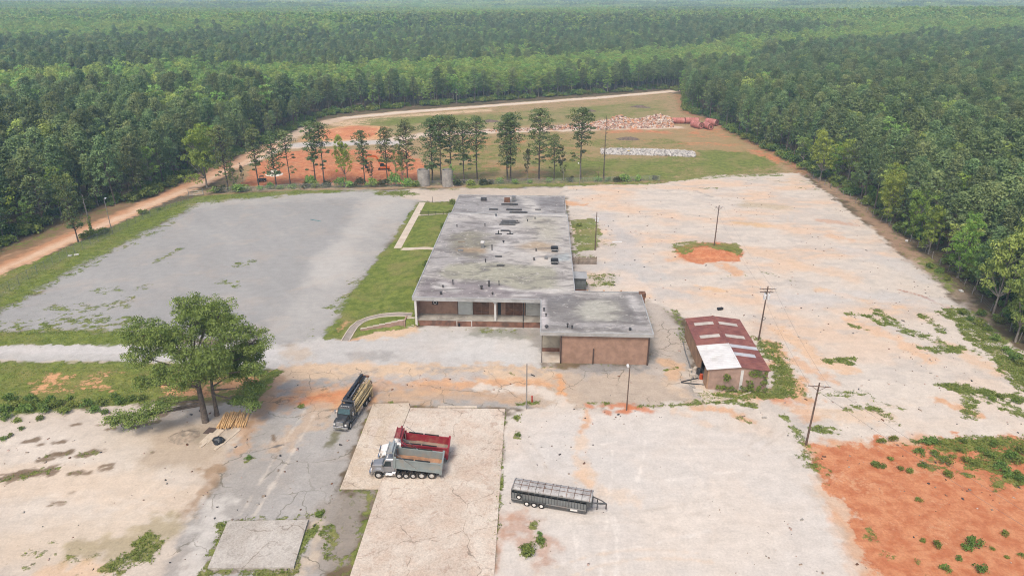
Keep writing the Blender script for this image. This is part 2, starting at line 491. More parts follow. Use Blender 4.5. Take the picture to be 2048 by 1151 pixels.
for pts, hw, v, pt in [([(0, 612), (120, 548), (250, 482), (330, 448)], 4, .58, .8), ([(0, 655), (130, 650), (260, 652)], 4.0, .72, .75), ([(110, 620), (190, 622), (260, 600)], 3.5, .55, .95),
                       ([(310, 525), (330, 512), (355, 500)], 1.2, .62, .3), ([(150, 535), (190, 530)], 1.8, .62, .6), ([(480, 530), (505, 522)], 1.6, .6, .85), ([(450, 560), (470, 572)], 1.8, .6, .9),
                       ([(200, 580), (240, 582), (280, 575)], 2.5, .47, .95)]:
    paint(pts, v, GR, hw=hw, soft=hw * .5, wob=1.2, ws=3, patch=pt, ps=(1.6, 1.1))
paint([(250, 486), (400, 406), (560, 392)], .5, GR, hw=2, soft=3, wob=2, patch=.6, ps=(4, 3))
paint(Z_STRIP, GRASS, soft=1.2, wob=1.2); paint(Z_STRIP, .85, GR, soft=1.2, wob=1.5, patch=.15)
paint([(-60, 668), (250, 664)], DRYG, hw=1.2, soft=1, k=.7)
paint([(640, 660), (660, 630), (700, 590), (740, 540)], .5, GR, hw=2.5, soft=2, wob=2, patch=.8, ps=(3, 3))

for s in SHEETS[:2]:
    m = poly_sd(s.X, s.Y, WP(Z_LOT)) < -1
    n1 = fbm(s.X / 14 + s.Y / 30, s.Y / 22, 161, 5); n2 = fbm((s.X * .8 + s.Y * .6) / 2.2, (s.Y * .8 - s.X * .6) / 18, 171, 4)
    s.alb[..., :3] *= np.where(m, .86 + .28 * n1 + .12 * (n2 - .5), 1.0)[..., None]
# ---- lawn
paint(Z_LAWN, GRASS, soft=1.2, wob=.9); paint(Z_LAWN, .97, GR, soft=1.0, wob=.8)
paint([(690, 640), (706, 642), (700, 652), (672, 666)], OR1, soft=.8, wob=1.2); paint([(690, 638), (706, 642), (700, 652), (672, 662)], .3, GR, soft=.8, wob=1.2, patch=.6, ps=(1, 1))
paint([(705, 634), (760, 627)], .5, GR, hw=.5, soft=.5, patch=.5); paint([(640, 682), (690, 684), (738, 672), (826, 657)], OR1, hw=.7, soft=.6, wob=.6); paint([(640, 683), (690, 685), (738, 673), (826, 659)], .05, GR, hw=.6, soft=.5)

# ---- drive and truck court
paint(Z_DRIVE, (.42, .41, .395), soft=1.2, wob=1.0); paint(Z_DRIVE, .02, GR, soft=1.0, wob=.8)
paint([(-100, 700), (300, 700), (560, 705)], (.46, .45, .44), hw=2.2, soft=1.5, wob=1, k=.7); paint([(-100, 716), (300, 718)], (.36, .355, .34), hw=1.2, soft=1, k=.6)
paint([(-100, 726), (300, 727), (420, 733)], (.42, .37, .30), hw=.9, soft=.7, wob=.8)
paint([(870, 668), (1083, 672), (1083, 730), (880, 720)], (.46, .455, .44), soft=3, wob=4, ws=9); paint([(690, 705), (800, 702), (800, 715), (690, 722)], (.29, .28, .265), soft=2, wob=3, ws=6, k=.7)
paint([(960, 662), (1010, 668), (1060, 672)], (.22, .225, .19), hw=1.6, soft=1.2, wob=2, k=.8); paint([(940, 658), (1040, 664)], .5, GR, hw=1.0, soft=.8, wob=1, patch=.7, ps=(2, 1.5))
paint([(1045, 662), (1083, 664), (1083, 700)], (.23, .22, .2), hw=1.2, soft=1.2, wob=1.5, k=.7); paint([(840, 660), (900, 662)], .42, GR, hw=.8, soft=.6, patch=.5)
paint([(560, 742), (820, 735), (1090, 742)], (.47, .36, .26), hw=1.6, soft=1.4, wob=1.2); paint([(580, 700), (600, 712)], TAN, hw=2, soft=2, wob=2, k=.5)
paint([(740, 672), (826, 660)], (.5, .38, .27), hw=1.6, soft=1.2, wob=.8)

# ---- bank in front of the drive
paint(Z_BANK, GRASS, soft=1.0, wob=1.0); paint(Z_BANK, .9, GR, soft=1.0, wob=1.0)
paint([(-60, 735), (60, 735), (200, 732), (340, 735)], DRYG, hw=1.2, soft=1, k=.7)
paint([(40, 748), (200, 742), (300, 745), (300, 780), (60, 795)], OR1, soft=2, wob=2.5, ws=4); paint([(40, 748), (240, 740), (300, 748), (240, 782), (60, 795)], .52, GR, soft=2.0, wob=2, ws=4, patch=.9, ps=(2.6, 1.6))
paint([(320, 752), (430, 748), (530, 752), (520, 785), (400, 798), (320, 792)], OR1, soft=1.5, wob=1.5); paint([(320, 752), (430, 748), (530, 752), (520, 785), (400, 798), (320, 792)], .35, GR, soft=1.5, wob=1.5, patch=.7, ps=(2.5, 2))
paint([(320, 752), (430, 748), (530, 752), (520, 785), (400, 798), (320, 792)], .4, CL, soft=1.5, wob=1.5)
paint([(300, 800), (420, 806), (520, 800)], BROWN, hw=1.5, soft=1, wob=1, k=.8); paint([(300, 800), (420, 806), (520, 800)], .5, GR, hw=1.5, soft=1, wob=1, patch=.6, ps=(2, 2))
paint([(-100, 842), (0, 825), (120, 812), (250, 805)], .95, GR, hw=2.0, soft=1.2, wob=1.2)

# ---- pale gravel ground, lower left
paint(Z_GRAVEL, PALE, soft=1.0, wob=1.2); paint(Z_GRAVEL, .03, GR, soft=1.0, wob=1.2)
paint([(0, 880), (200, 870), (380, 960), (300, 1060), (0, 1050)], PALE2, soft=6, wob=5, ws=12, k=.8)
paint([(330, 840), (480, 840), (440, 930), (280, 930)], (.36, .29, .215), soft=3, wob=3, ws=7, k=.75)
paint([(0, 960), (150, 955), (330, 1000)], (.52, .42, .32), hw=3, soft=3, wob=3, k=.55); paint([(0, 1085), (120, 1080), (250, 1050)], (.5, .42, .33), hw=3, soft=3, wob=3, k=.6)
for x, y, r in [(70, 945, 2.3), (25, 955, 2.2), (120, 906, 1.6), (128, 905, 1.2), (180, 905, 1.5), (150, 945, .9), (165, 947, 1.0), (210, 936, 1.0), (215, 930, .8), (62, 880, 1.0), (118, 883, .8), (155, 848, .7), (203, 849, .8), (222, 857, .7),
                (300, 845, 1.2), (318, 828, 1.3), (258, 847, .7), (270, 853, .6), (85, 888, .6), (95, 918, 1.0), (320, 822, .8), (143, 985, .4), (300, 905, .3), (115, 1007, .8)]:
    cx_, cy_ = G(x, y)
    paint([(cx_ - r * .7, cy_ - r * .2), (cx_ + r * .7, cy_ + r * .2)], BROWN, hw=r * .45, soft=.35, wob=r * .5, ws=1.2, metres=True, k=.9)
    paint([(cx_ - r * .7, cy_ - r * .2), (cx_ + r * .7, cy_ + r * .2)], .5 if r > 1.4 else .36, GR, hw=r * .4, soft=.4, wob=r * .5, ws=1.2, metres=True)
paint([(420, 940), (470, 930), (500, 918)], (.24, .165, .10), hw=1.1, soft=.8, wob=1.3, ws=2, k=.85); paint([(430, 955), (395, 1000), (370, 1035)], (.29, .205, .135), hw=1.0, soft=.8, wob=1.0, ws=2, k=.8, patch=.4, ps=(1, 1))
paint([(290, 1060), (330, 1080), (300, 1120), (230, 1150), (190, 1140), (270, 1100)], .85, GR, soft=1.0, wob=1.0, patch=.35, ps=(2, 1.6)); paint([(0, 1110), (80, 1100), (180, 1120)], .45, GR, hw=2, soft=1.5, wob=1.5, patch=.8, ps=(1.5, 1))
paint([(160, 1100), (260, 1080), (330, 1050)], DRY, hw=1.8, soft=1.5, wob=1, k=.6)
paint([(90, 1150), (200, 1140)], (.55, .38, .24), hw=1.2, soft=1, k=.6)
paint([(370, 860), (390, 855), (410, 860), (420, 875), (390, 888), (365, 878)], (.30, .255, .195), soft=.8, wob=.6)

# ---- access road: weathered asphalt under orange dust
paint(Z_ACC, ASPH, soft=.9, wob=.9); paint(Z_ACC, .04, GR, soft=.9, wob=.8); paint(Z_ACC, .9, CK, soft=.8, wob=.6)
paint([(540, 830), (680, 790), (680, 880), (560, 960), (460, 1060), (400, 1150), (560, 1150), (660, 980)], (.335, .325, .31), soft=4, wob=4, ws=9, k=.8)
paint([(400, 1060), (440, 1000), (380, 1140)], (.46, .44, .41), hw=1.5, soft=1.5, wob=1.6, ws=3, k=.9)
paint([(565, 748), (700, 742), (820, 748), (1000, 755), (1100, 760)], (.53, .40, .28), hw=2.2, soft=1.8, wob=2, ws=6, k=.9); paint([(760, 760), (860, 756), (960, 752)], (.38, .36, .34), hw=1.6, soft=1.2, wob=1.2, k=.85)
paint([(640, 785), (740, 775), (860, 770), (1000, 765), (1130, 768)], OR1, hw=1.8, soft=1.5, wob=2, ws=6, k=.75, patch=.4, ps=(6, 3)); paint([(790, 795), (960, 788), (1140, 792)], (.45, .30, .185), hw=2.0, soft=1.5, wob=2, k=.8, patch=.4, ps=(6, 2))
paint([(545, 800), (600, 790), (660, 795), (720, 800)], OR1, hw=2.2, soft=2, wob=2, ws=5, k=.9); paint([(600, 800), (690, 792)], OR2, hw=1.2, soft=1.4, wob=1.6, k=.7, patch=.4, ps=(3, 2))
paint([(480, 905), (500, 850), (530, 800), (560, 755)], (.42, .27, .165), hw=1.2, soft=1.2, wob=1, k=.7); paint([(560, 890), (620, 850), (640, 820)], (.44, .33, .235), hw=1.6, soft=1.6, wob=1.4, k=.7)
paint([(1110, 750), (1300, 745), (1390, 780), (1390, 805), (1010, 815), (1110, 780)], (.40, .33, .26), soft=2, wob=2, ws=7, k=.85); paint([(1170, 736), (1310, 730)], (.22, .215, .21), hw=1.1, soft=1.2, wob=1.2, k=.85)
paint([(1120, 750), (1122, 785), (1130, 810)], OR1, hw=.5, soft=.5, wob=.5); paint([(960, 775), (1060, 778), (1110, 795), (1140, 815)], PALE2, hw=1.1, soft=.9, wob=.8, k=.9)
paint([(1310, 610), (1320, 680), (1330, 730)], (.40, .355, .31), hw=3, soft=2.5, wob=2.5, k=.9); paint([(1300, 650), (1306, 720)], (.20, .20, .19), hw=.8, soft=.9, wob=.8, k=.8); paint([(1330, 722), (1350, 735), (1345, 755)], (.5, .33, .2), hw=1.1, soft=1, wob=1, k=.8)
paint([(1370, 745), (1390, 760), (1350, 770)], PALE, hw=1.0, soft=.8, wob=1, k=.8); paint([(588, 815), (605, 806), (622, 812), (608, 820)], .75, GR, soft=.5, wob=.8, patch=.3, ps=(.8, .8))
paint([(545, 870), (556, 900), (548, 925)], BROWN, hw=.22, soft=.25, wob=.5, ws=2); paint([(500, 905), (560, 890), (590, 880)], (.14, .13, .12), hw=.10, soft=.2, wob=.6, ws=2)
paint([(672, 868), (668, 882), (660, 892)], (.12, .115, .06), hw=.75, soft=.5, wob=.4, k=.85)
paint([(640, 1000), (740, 985), (720, 1060), (690, 1130), (640, 1151)], (.26, .235, .205), soft=1.5, wob=1.5, k=.8)
for pts, hw, v in [([(655, 1060), (665, 1075), (655, 1095)], .9, .9), ([(650, 1110), (680, 1120)], .7, .7), ([(635, 1028), (640, 1033)], .5, .8), ([(740, 985), (735, 1030), (718, 1090), (705, 1140)], .45, .75), ([(640, 1040), (600, 1100), (592, 1140)], .55, .75),
                   ([(450, 1045), (432, 1085), (415, 1120)], .5, .65), ([(470, 1040), (560, 1036), (630, 1030)], .3, .6), ([(410, 1146), (590, 1146)], .5, .8), ([(440, 1050), (450, 1060)], .6, .8), ([(492, 922), (500, 915)], .5, .7)]:
    paint(pts, v, GR, hw=hw, soft=.4, wob=.5, ws=1.0, patch=.4, ps=(.8, .8))
paint([(615, 1060), (640, 1045), (625, 1110), (600, 1145)], (.44, .37, .29), hw=.9, soft=.9, wob=.8, k=.8)

# ---- yard: washed-out concrete and gravel under pink-orange dust
paint(Z_YARD, (.495, .448, .395), soft=1.2, wob=1.6); paint(Z_YARD, .03, GR, soft=1.2, wob=1.6)
for s in SHEETS[:2]:
    m = poly_sd(s.X, s.Y, WP(Z_YARD)) < -1
    n1 = fbm(s.X / 16, s.Y / 9, 61, 5); n2 = fbm(s.X / 5, s.Y / 2.4, 71, 5); n3 = fbm(s.X / 30, s.Y / 30, 77, 3)
    far_ = sstep(95, 130, s.Y)
    w = sstep(.45, .72, n1) * (.28 + .42 * far_) * m
    s.alb[..., :3] = s.alb[..., :3] * (1 - w[..., None]) + np.array((.55, .39, .27)) * w[..., None]
    w = sstep(.48, .66, n2) * .62 * m
    s.alb[..., :3] = s.alb[..., :3] * (1 - w[..., None]) + np.array((.40, .37, .34)) * w[..., None]
    w = sstep(.52, .7, 1 - n3) * .5 * m
    s.alb[..., :3] = s.alb[..., :3] * (1 - w[..., None]) + np.array(PALE2) * w[..., None]
paint([(1020, 830), (1400, 825), (1600, 890), (1640, 985), (1730, 1170), (985, 1170)], (.505, .475, .44), soft=4, wob=4, ws=12, k=.8)
paint([(1030, 860), (1300, 870), (1280, 960), (1020, 960)], (.475, .455, .43), soft=5, wob=5, ws=9, k=.7); paint([(1260, 1020), (1500, 1000), (1600, 1100), (1300, 1150)], (.54, .485, .425), soft=5, wob=6, ws=12, k=.6)
for x0, y0, x1, y1 in [(1200, 1151, 1215, 1010), (1232, 1151, 1228, 1030), (1150, 1151, 1148, 1060), (1290, 880, 1275, 960), (1215, 1010, 1225, 900), (1240, 1100, 1420, 1060), (1120, 900, 1250, 880), (1330, 960, 1480, 940)]:
    paint([(x0, y0), ((x0 + x1) / 2 + 4, (y0 + y1) / 2), (x1, y1)], (.58, .545, .50), hw=.16, soft=.25, wob=.4, ws=3, k=.8)
for pts, hw, c, k in [([(1160, 950), (1176, 965)], 1.0, (.56, .38, .24), .7), ([(1180, 945), (1150, 910), (1165, 880)], .8, (.56, .42, .30), .6), ([(1210, 985), (1260, 1000)], 1.2, (.56, .44, .33), .5), ([(1172, 822), (1176, 845), (1160, 862)], .6, OR1, .7),
                      ([(1180, 812), (1250, 810), (1300, 822)], .6, OR2, .8), ([(1250, 822), (1256, 815)], .9, OR2, .9), ([(1212, 822), (1216, 826)], .5, OR2, .8), ([(1390, 815), (1460, 822), (1500, 840)], .8, OR1, .7), ([(1350, 822), (1420, 850)], .6, (.52, .4, .3), .6),
                      ([(1340, 770), (1400, 810)], 1.0, (.5, .38, .27), .5), ([(1700, 640), (1800, 680), (1860, 720)], 1.5, (.56, .37, .235), .7), ([(1560, 660), (1640, 720), (1700, 740)], 1.6, (.55, .38, .25), .8), ([(1590, 720), (1660, 760)], 1.2, OR1, .6),
                      ([(1640, 580), (1760, 605), (1800, 612)], 1.2, (.56, .36, .2), .6), ([(1500, 500), (1600, 530), (1700, 555)], 3, (.55, .40, .28), .6), ([(1800, 580), (1840, 590), (1905, 620)], .25, (.27, .1, .06), .95), ([(1895, 616), (1918, 624)], .7, OR2, .8),
                      ([(1500, 410), (1560, 415)], 3, (.36, .29, .17), .5), ([(1480, 445), (1530, 452)], 2, (.5, .33, .16), .6), ([(1355, 515), (1420, 520)], 2.5, OR1, .6), ([(1455, 530), (1475, 545)], 1.6, OR1, .7), ([(1400, 575), (1450, 580)], 1.2, (.57, .38, .22), .7),
                      ([(1200, 430), (1250, 470), (1260, 560)], 3.0, (.42, .40, .385), .7), ([(1135, 405), (1160, 410)], 2, OR1, .8), ([(1160, 530), (1260, 530), (1300, 550)], 3.0, (.41, .40, .385), .75), ([(1240, 470), (1260, 480)], 2, (.35, .34, .33), .6),
                      ([(1250, 550), (1290, 590)], 2, (.56, .47, .39), .6), ([(1185, 590), (1290, 592)], 1.0, (.56, .40, .27), .7), ([(1320, 580), (1360, 590)], 2.5, (.42, .40, .38), .7), ([(1540, 690), (1580, 760), (1610, 800)], 1.6, OR1, .85), ([(1440, 790), (1540, 790), (1620, 830)], 1.4, OR1, .6),
                      ([(1480, 790), (1580, 800)], .8, OR2, .6), ([(1420, 792), (1500, 800)], 1.0, (.55, .43, .32), .6), ([(1640, 820), (1700, 830), (1760, 830)], 2, (.53, .39, .27), .6), ([(1880, 800), (1960, 830)], .8, OR1, .8), ([(1900, 690), (1990, 740)], 1.5, (.55, .38, .25), .6),
                      ([(1620, 350), (1700, 400), (1780, 470), (1830, 520)], 2.2, (.33, .22, .15), .75), ([(1830, 520), (1900, 575), (1980, 640)], 1.5, (.36, .28, .21), .6), ([(1640, 440), (1700, 448)], 1.4, (.45, .27, .18), .6), ([(1660, 470), (1700, 480)], 1.6, (.52, .34, .22), .6),
                      ([(1700, 500), (1800, 530), (1850, 560)], 3, (.43, .42, .41), .6), ([(1560, 600), (1700, 590), (1900, 610)], 3, (.45, .44, .43), .55), ([(1390, 382), (1425, 394)], .5, (.25, .24, .22), .6), ([(1180, 372), (1260, 372)], 1.5, (.5, .36, .26), .4)]:
    paint(pts, c, hw=hw, soft=hw * .8 + .15, wob=hw * .7, ws=max(2, hw * 2), k=k)
# growth in the yard
YARD_WEEDS = [([(1145, 440), (1190, 436), (1205, 470), (1192, 500), (1148, 505)], None, .95), ([(1150, 505), (1195, 505), (1200, 520), (1152, 522)], None, .6), ([(1172, 545), (1236, 548), (1238, 574), (1180, 574)], None, .62), ([(1195, 470), (1220, 490)], 1.8, .55),
              ([(1345, 485), (1400, 480), (1370, 505), (1345, 505)], None, .7), ([(1395, 488), (1470, 488), (1490, 508), (1440, 512)], None, .85), ([(1700, 628), (1740, 632)], .9, .9), ([(1755, 620), (1780, 640), (1792, 650)], 1.4, .9), ([(1750, 640), (1765, 648)], .9, .85),
              ([(1850, 630), (1880, 660)], 1.3, .9), ([(1820, 665), (1870, 680), (1900, 700)], 1.6, .8), ([(1700, 650), (1735, 660)], .8, .8), ([(1870, 700), (1925, 696)], 1.3, .8), ([(1660, 722), (1705, 718), (1700, 726)], .9, .95), ([(1840, 695), (1870, 700)], .7, .75),
              ([(1920, 630), (1970, 680), (2048, 750), (2100, 800)], 3.4, .95), ([(1890, 770), (1930, 780), (1945, 810), (1940, 835)], 1.3, .95), ([(1930, 775), (1990, 790), (2048, 800)], 1.6, .9), ([(1980, 800), (2048, 830)], 1.4, .75), ([(1640, 790), (1730, 785)], .8, .6),
              ([(1690, 820), (1740, 815)], 1.0, .75), ([(1755, 820), (1780, 840)], 1.2, .8), ([(1640, 858), (1672, 862)], 1.2, .8), ([(1740, 795), (1800, 820)], .9, .5), ([(1020, 745), (1025, 750)], .3, .5), ([(1040, 808), (1070, 806)], .6, .7), ([(1180, 805), (1240, 808)], .4, .7),
              ([(1280, 812), (1400, 808)], .45, .75), ([(1380, 805), (1460, 800), (1510, 812)], .8, .8), ([(1410, 790), (1460, 797), (1560, 790)], 1.0, .8), ([(1532, 690), (1560, 730), (1575, 780)], 2.0, .95), ([(1450, 790), (1560, 785)], 1.3, .9), ([(1555, 700), (1600, 760), (1610, 790)], 1.0, .55),
              ([(1350, 620), (1365, 680)], .9, .6), ([(1500, 670), (1545, 690)], .9, .7), ([(1590, 860), (1600, 900), (1625, 935)], 1.0, .6), ([(1570, 830), (1580, 850)], .7, .6), ([(1330, 740), (1355, 735)], .4, .7), ([(1036, 832), (1036, 840)], .5, .7), ([(1036, 862), (1034, 875)], .45, .8),
              ([(1480, 835), (1500, 845)], .5, .6), ([(1440, 555), (1520, 545), (1580, 560)], 1.2, .38), ([(1380, 358), (1450, 352), (1560, 350)], 1.6, .72), ([(1390, 378), (1430, 376)], 1.4, .6), ([(1600, 375), (1640, 380)], 1.2, .6), ([(1500, 358), (1620, 365)], 2.5, .42),
              ([(1850, 520), (1890, 560)], 2.0, .8), ([(1895, 570), (1905, 580)], 1.0, .8), ([(1000, 850), (1005, 960), (995, 1010), (990, 1080)], .25, .6), ([(992, 1040), (994, 1000)], .5, .75), ([(1060, 1040), (1066, 1050)], .6, .6), ([(1050, 1090), (1056, 1110)], .7, .85), ([(1080, 1075), (1082, 1090)], .5, .85)]
for pts, hw, v in YARD_WEEDS:
    if hw is None: paint(pts, v, GR, soft=.9, wob=1.0, ws=2.5, patch=.3, ps=(2, 1.5))
    else: paint(pts, v, GR, hw=hw, soft=hw * .5 + .1, wob=hw * .5, ws=2, patch=.45, ps=(1.4, 1.0))
paint([(1352, 496), (1400, 484), (1470, 488), (1490, 505), (1475, 520), (1400, 526), (1360, 515)], OR2, soft=1.0, wob=1.2); paint([(1352, 496), (1400, 486), (1470, 490), (1490, 507), (1475, 521), (1400, 526), (1360, 515)], .85, CL, soft=1.0, wob=1.2)
paint([(1352, 492), (1400, 484), (1470, 486), (1492, 504), (1478, 514), (1440, 502), (1400, 500), (1362, 512)], .78, GR, soft=1.0, wob=1.2, ws=3, patch=.25, ps=(2, 2)); paint([(1400, 506), (1468, 508), (1463, 520), (1402, 524)], .05, GR, soft=.6, wob=.8)
for pts, hw, k in [([(1010, 1050), (1050, 1060), (1075, 1090)], 2.2, .6), ([(995, 1090), (990, 1140)], .5, .8), ([(1000, 1065), (1030, 1070)], .6, .7), ([(1040, 1030), (1060, 1040)], 1.2, .5)]:
    paint(pts, (.36, .20, .13), hw=hw, soft=hw * .7, wob=hw * .6, ws=1.5, k=k, patch=.7, ps=(1.0, 1.0))

for pts in ([(682, 976), (716, 890), (746, 812)], [(684, 980), (755, 981)], [(757, 984), (735, 1045), (705, 1130)], [(745, 806), (815, 804)], [(822, 814), (1008, 816)], [(1010, 822), (1000, 960), (988, 1140)], [(456, 1043), (616, 1039)], [(418, 1140), (590, 1141)], [(618, 1043), (590, 1138)], [(414, 1138), (454, 1046)]):
    paint(pts, .62, GR, hw=.28, soft=.3, wob=.4, ws=1.2, patch=.75, ps=(1.0, 1.0)); paint(pts, BROWN, hw=.18, soft=.3, wob=.2, k=.6)
# wheel tracks
rk = random.Random(17)
for k in range(46):
    px = rk.uniform(1030, 1900); py = rk.uniform(640, 1140) if px < 1600 else rk.uniform(420, 840)
    if px > 1600 and py > 860: continue
    x, y = G(px, py); a = rk.choice((.1, .2, -.15, 1.3, 1.5, 2.9)) + rk.uniform(-.3, .3); cu_ = rk.uniform(-.05, .05); P = []
    for j in range(9):
        P.append((x, y)); x += 2.6 * math.cos(a); y += 2.6 * math.sin(a); a += cu_ * 2.6
    col = rk.choice(((.56, .51, .455), (.41, .36, .31), (.54, .42, .31), (.42, .385, .345)))
    for o in (-.95, .95):
        Q = [(p[0] - math.sin(a) * o, p[1] + math.cos(a) * o) for p in P]
        if poly_sd(np.array([q[0] for q in Q]), np.array([q[1] for q in Q]), WP(Z_YARD)).max() < 0: paint(Q, col, hw=.12, soft=.32, wob=.15, k=.5, metres=True, patch=.4, ps=(3, 3))
for pts in ([(0, 1000), (150, 985), (330, 1010)], [(0, 1018), (150, 1003), (330, 1030)], [(60, 1060), (200, 1030), (360, 960)], [(80, 1075), (220, 1045), (375, 972)], [(480, 1030), (560, 900), (610, 820)], [(505, 1035), (585, 905), (632, 822)]):
    paint(pts, (.55, .49, .42), hw=.14, soft=.35, wob=.3, k=.5)

# ---- red clay, lower right
paint(Z_CLAY, (.50, .27, .15), soft=2.2, wob=2.4, ws=5); paint(Z_CLAY, .88, CL, soft=2.6, wob=2.6, ws=5, patch=.18, ps=(6, 4)); paint(Z_CLAY, .08, GR, soft=1.0, wob=1.0)
paint([(1830, 880), (2150, 866), (2150, 985), (1980, 975), (1850, 945)], .70, GR, soft=2, wob=2.5, ws=5, patch=.75, ps=(2.2, 1.5)); paint([(1830, 885), (1950, 890), (2150, 872)], .8, GR, hw=1.6, soft=1.4, wob=1.4, patch=.5, ps=(2, 1.3))
paint([(1850, 910), (2000, 920), (2150, 950)], (.24, .17, .10), hw=2.5, soft=2, wob=2, k=.6, patch=.6, ps=(3, 2))
paint([(1640, 985), (1720, 1040), (1790, 1120)], PALE, hw=1.3, soft=1.2, wob=1.3, ws=3, k=.75, patch=.4, ps=(2, 2)); paint([(1650, 960), (1745, 1151)], (.5, .36, .26), hw=1.8, soft=1.5, wob=1.5, k=.6)
paint([(1960, 1000), (2048, 1020), (2150, 1060)], (.55, .23, .08), hw=3, soft=2.5, wob=2, k=.8); paint([(1900, 985), (1960, 1005), (2000, 1010)], (.52, .36, .22), hw=.8, soft=.8, wob=.8, k=.7)
paint([(1690, 892), (1860, 885)], (.50, .33, .22), hw=1.2, soft=1.1, wob=1.0, k=.7); paint([(1740, 1080), (1800, 1110)], .5, GR, hw=1.5, soft=1.2, wob=1, patch=.7, ps=(1.2, 1))
paint([(1610, 890), (1640, 930), (1660, 960)], .5, GR, hw=1.0, soft=.8, wob=1, patch=.6, ps=(1.2, 1))

# ------------------------------------------------------------------ ground material
def ground_material():
    m, nt, p = new_mat('open_ground')
    L = nt.links.new
    geo = N(nt, 'NewGeometry').outputs['Position']
    alb = N(nt, 'Attribute', attribute_name='tone'); msk = N(nt, 'Attribute', attribute_name='cover')
    sep = N(nt, 'SeparateColor'); L(msk.outputs['Color'], sep.inputs[0])
    n_f = noise(nt, 3.2, 6, .7, geo); n_m = noise(nt, .55, 6, .65, geo, .3); n_l = noise(nt, .11, 5, .6, geo, .5); n_g = noise(nt, 1.1, 7, .68, geo, .2)
    mp = N(nt, 'Mapping'); mp.inputs['Scale'].default_value = (.12, 1.0, 1.0); mp.inputs['Rotation'].default_value = (0, 0, .12); L(geo, mp.inputs[0])
    n_s = noise(nt, 1.0, 6, .65, mp.outputs[0], .6)
    # bare tone, speckled
    c = alb.outputs['Color']
    v = mth(nt, 'ADD', maprange(nt, n_f, .25, .75, .74, 1.26, False), mth(nt, 'ADD', maprange(nt, n_m, .3, .7, -.17, .17, False), maprange(nt, n_s, .3, .7, -.06, .06, False)))
    v = mth(nt, 'ADD', 1.0, mth(nt, 'MULTIPLY', mth(nt, 'SUBTRACT', v, 1.0), msk.outputs['Alpha']))
    c = mixc(nt, 1.0, c, v, 'MULTIPLY')
    dust = mth(nt, 'MULTIPLY', maprange(nt, n_l, .48, .70), .12)
    c = mixc(nt, dust, c, (.54, .40, .28))
    dk = mth(nt, 'MULTIPLY', maprange(nt, noise(nt, 1.9, 6, .78, geo), .60, .70), mth(nt, 'MULTIPLY', msk.outputs['Alpha'], .8))
    c = mixc(nt, dk, c, mixc(nt, 1.0, c, (.45, .42, .38), 'MULTIPLY'))
    # clay
    n_p = noise(nt, .16, 6, .66, geo, .6)
    wcl = mth(nt, 'ADD', sep.outputs[1], mth(nt, 'ADD', maprange(nt, n_g, .25, .75, -.34, .34, False), maprange(nt, n_p, .3, .7, -.24, .24, False)))
    fcl = maprange(nt, wcl, .36, .70)
    clay = mixc(nt, maprange(nt, n_m, .35, .65), (.385, .135, .062), (.49, .225, .115))
    clay = mixc(nt, mth(nt, 'MULTIPLY', maprange(nt, n_s, .55, .75), .5), clay, (.30, .085, .04))
    clay = mixc(nt, 1.0, clay, maprange(nt, n_f, .25, .75, .8, 1.2, False), 'MULTIPLY')
    c = mixc(nt, fcl, c, clay)
    # cracks in the old asphalt
    vo = N(nt, 'TexVoronoi', feature='DISTANCE_TO_EDGE'); vo.inputs['Scale'].default_value = .16; vo.inputs['Randomness'].default_value = 1.0
    wv = N(nt, 'VectorMath', operation='ADD'); nv = N(nt, 'TexNoise'); nv.inputs['Scale'].default_value = .35; nv.inputs['Detail'].default_value = 5; L(geo, nv.inputs['Vector'])
    sc = N(nt, 'VectorMath', operation='SCALE'); sc.inputs['Scale'].default_value = 3.2; L(nv.outputs['Color'], sc.inputs[0]); L(geo, wv.inputs[0]); L(sc.outputs[0], wv.inputs[1]); L(wv.outputs[0], vo.inputs['Vector'])
    ck = mth(nt, 'MULTIPLY', maprange(nt, vo.outputs['Distance'], .006, .016, 1, 0), mth(nt, 'MULTIPLY', sep.outputs[2], maprange(nt, n_l, .40, .58)))
    c = mixc(nt, mth(nt, 'MULTIPLY', ck, .75), c, (.11, .10, .07))
    # growth
    wg = mth(nt, 'ADD', sep.outputs[0], mth(nt, 'ADD', maprange(nt, n_g, .25, .75, -.42, .42, False), maprange(nt, noise(nt, .21, 6, .66, geo, .5), .3, .7, -.22, .22, False)))
    fg = maprange(nt, wg, .40, .68)
    g = mixc(nt, maprange(nt, n_m, .35, .65), (.09, .125, .022), (.165, .20, .042))
    g = mixc(nt, mth(nt, 'MULTIPLY', maprange(nt, n_l, .45, .68), .75), g, (.20, .185, .065))
    g = mixc(nt, mth(nt, 'MULTIPLY', maprange(nt, n_s, .55, .72), .4), g, (.19, .15, .075))
    g = mixc(nt, 1.0, g, maprange(nt, n_f, .2, .8, .6, 1.4, False), 'MULTIPLY')
    c = mixc(nt, mth(nt, 'MULTIPLY', fg, .93), c, g)
    L(c, p.inputs['Base Color'])
    p.inputs['Roughness'].default_value = .95; p.inputs['Specular IOR Level'].default_value = .15
    hgt = mth(nt, 'ADD', mth(nt, 'MULTIPLY', n_f, .06), mth(nt, 'MULTIPLY', fg, mth(nt, 'MULTIPLY', n_g, .35)))
    b = N(nt, 'Bump'); b.inputs['Strength'].default_value = .7; b.inputs['Distance'].default_value = .5
    L(hgt, b.inputs['Height']); L(b.outputs[0], p.inputs['Normal'])
    return m
M_GROUND = ground_material()

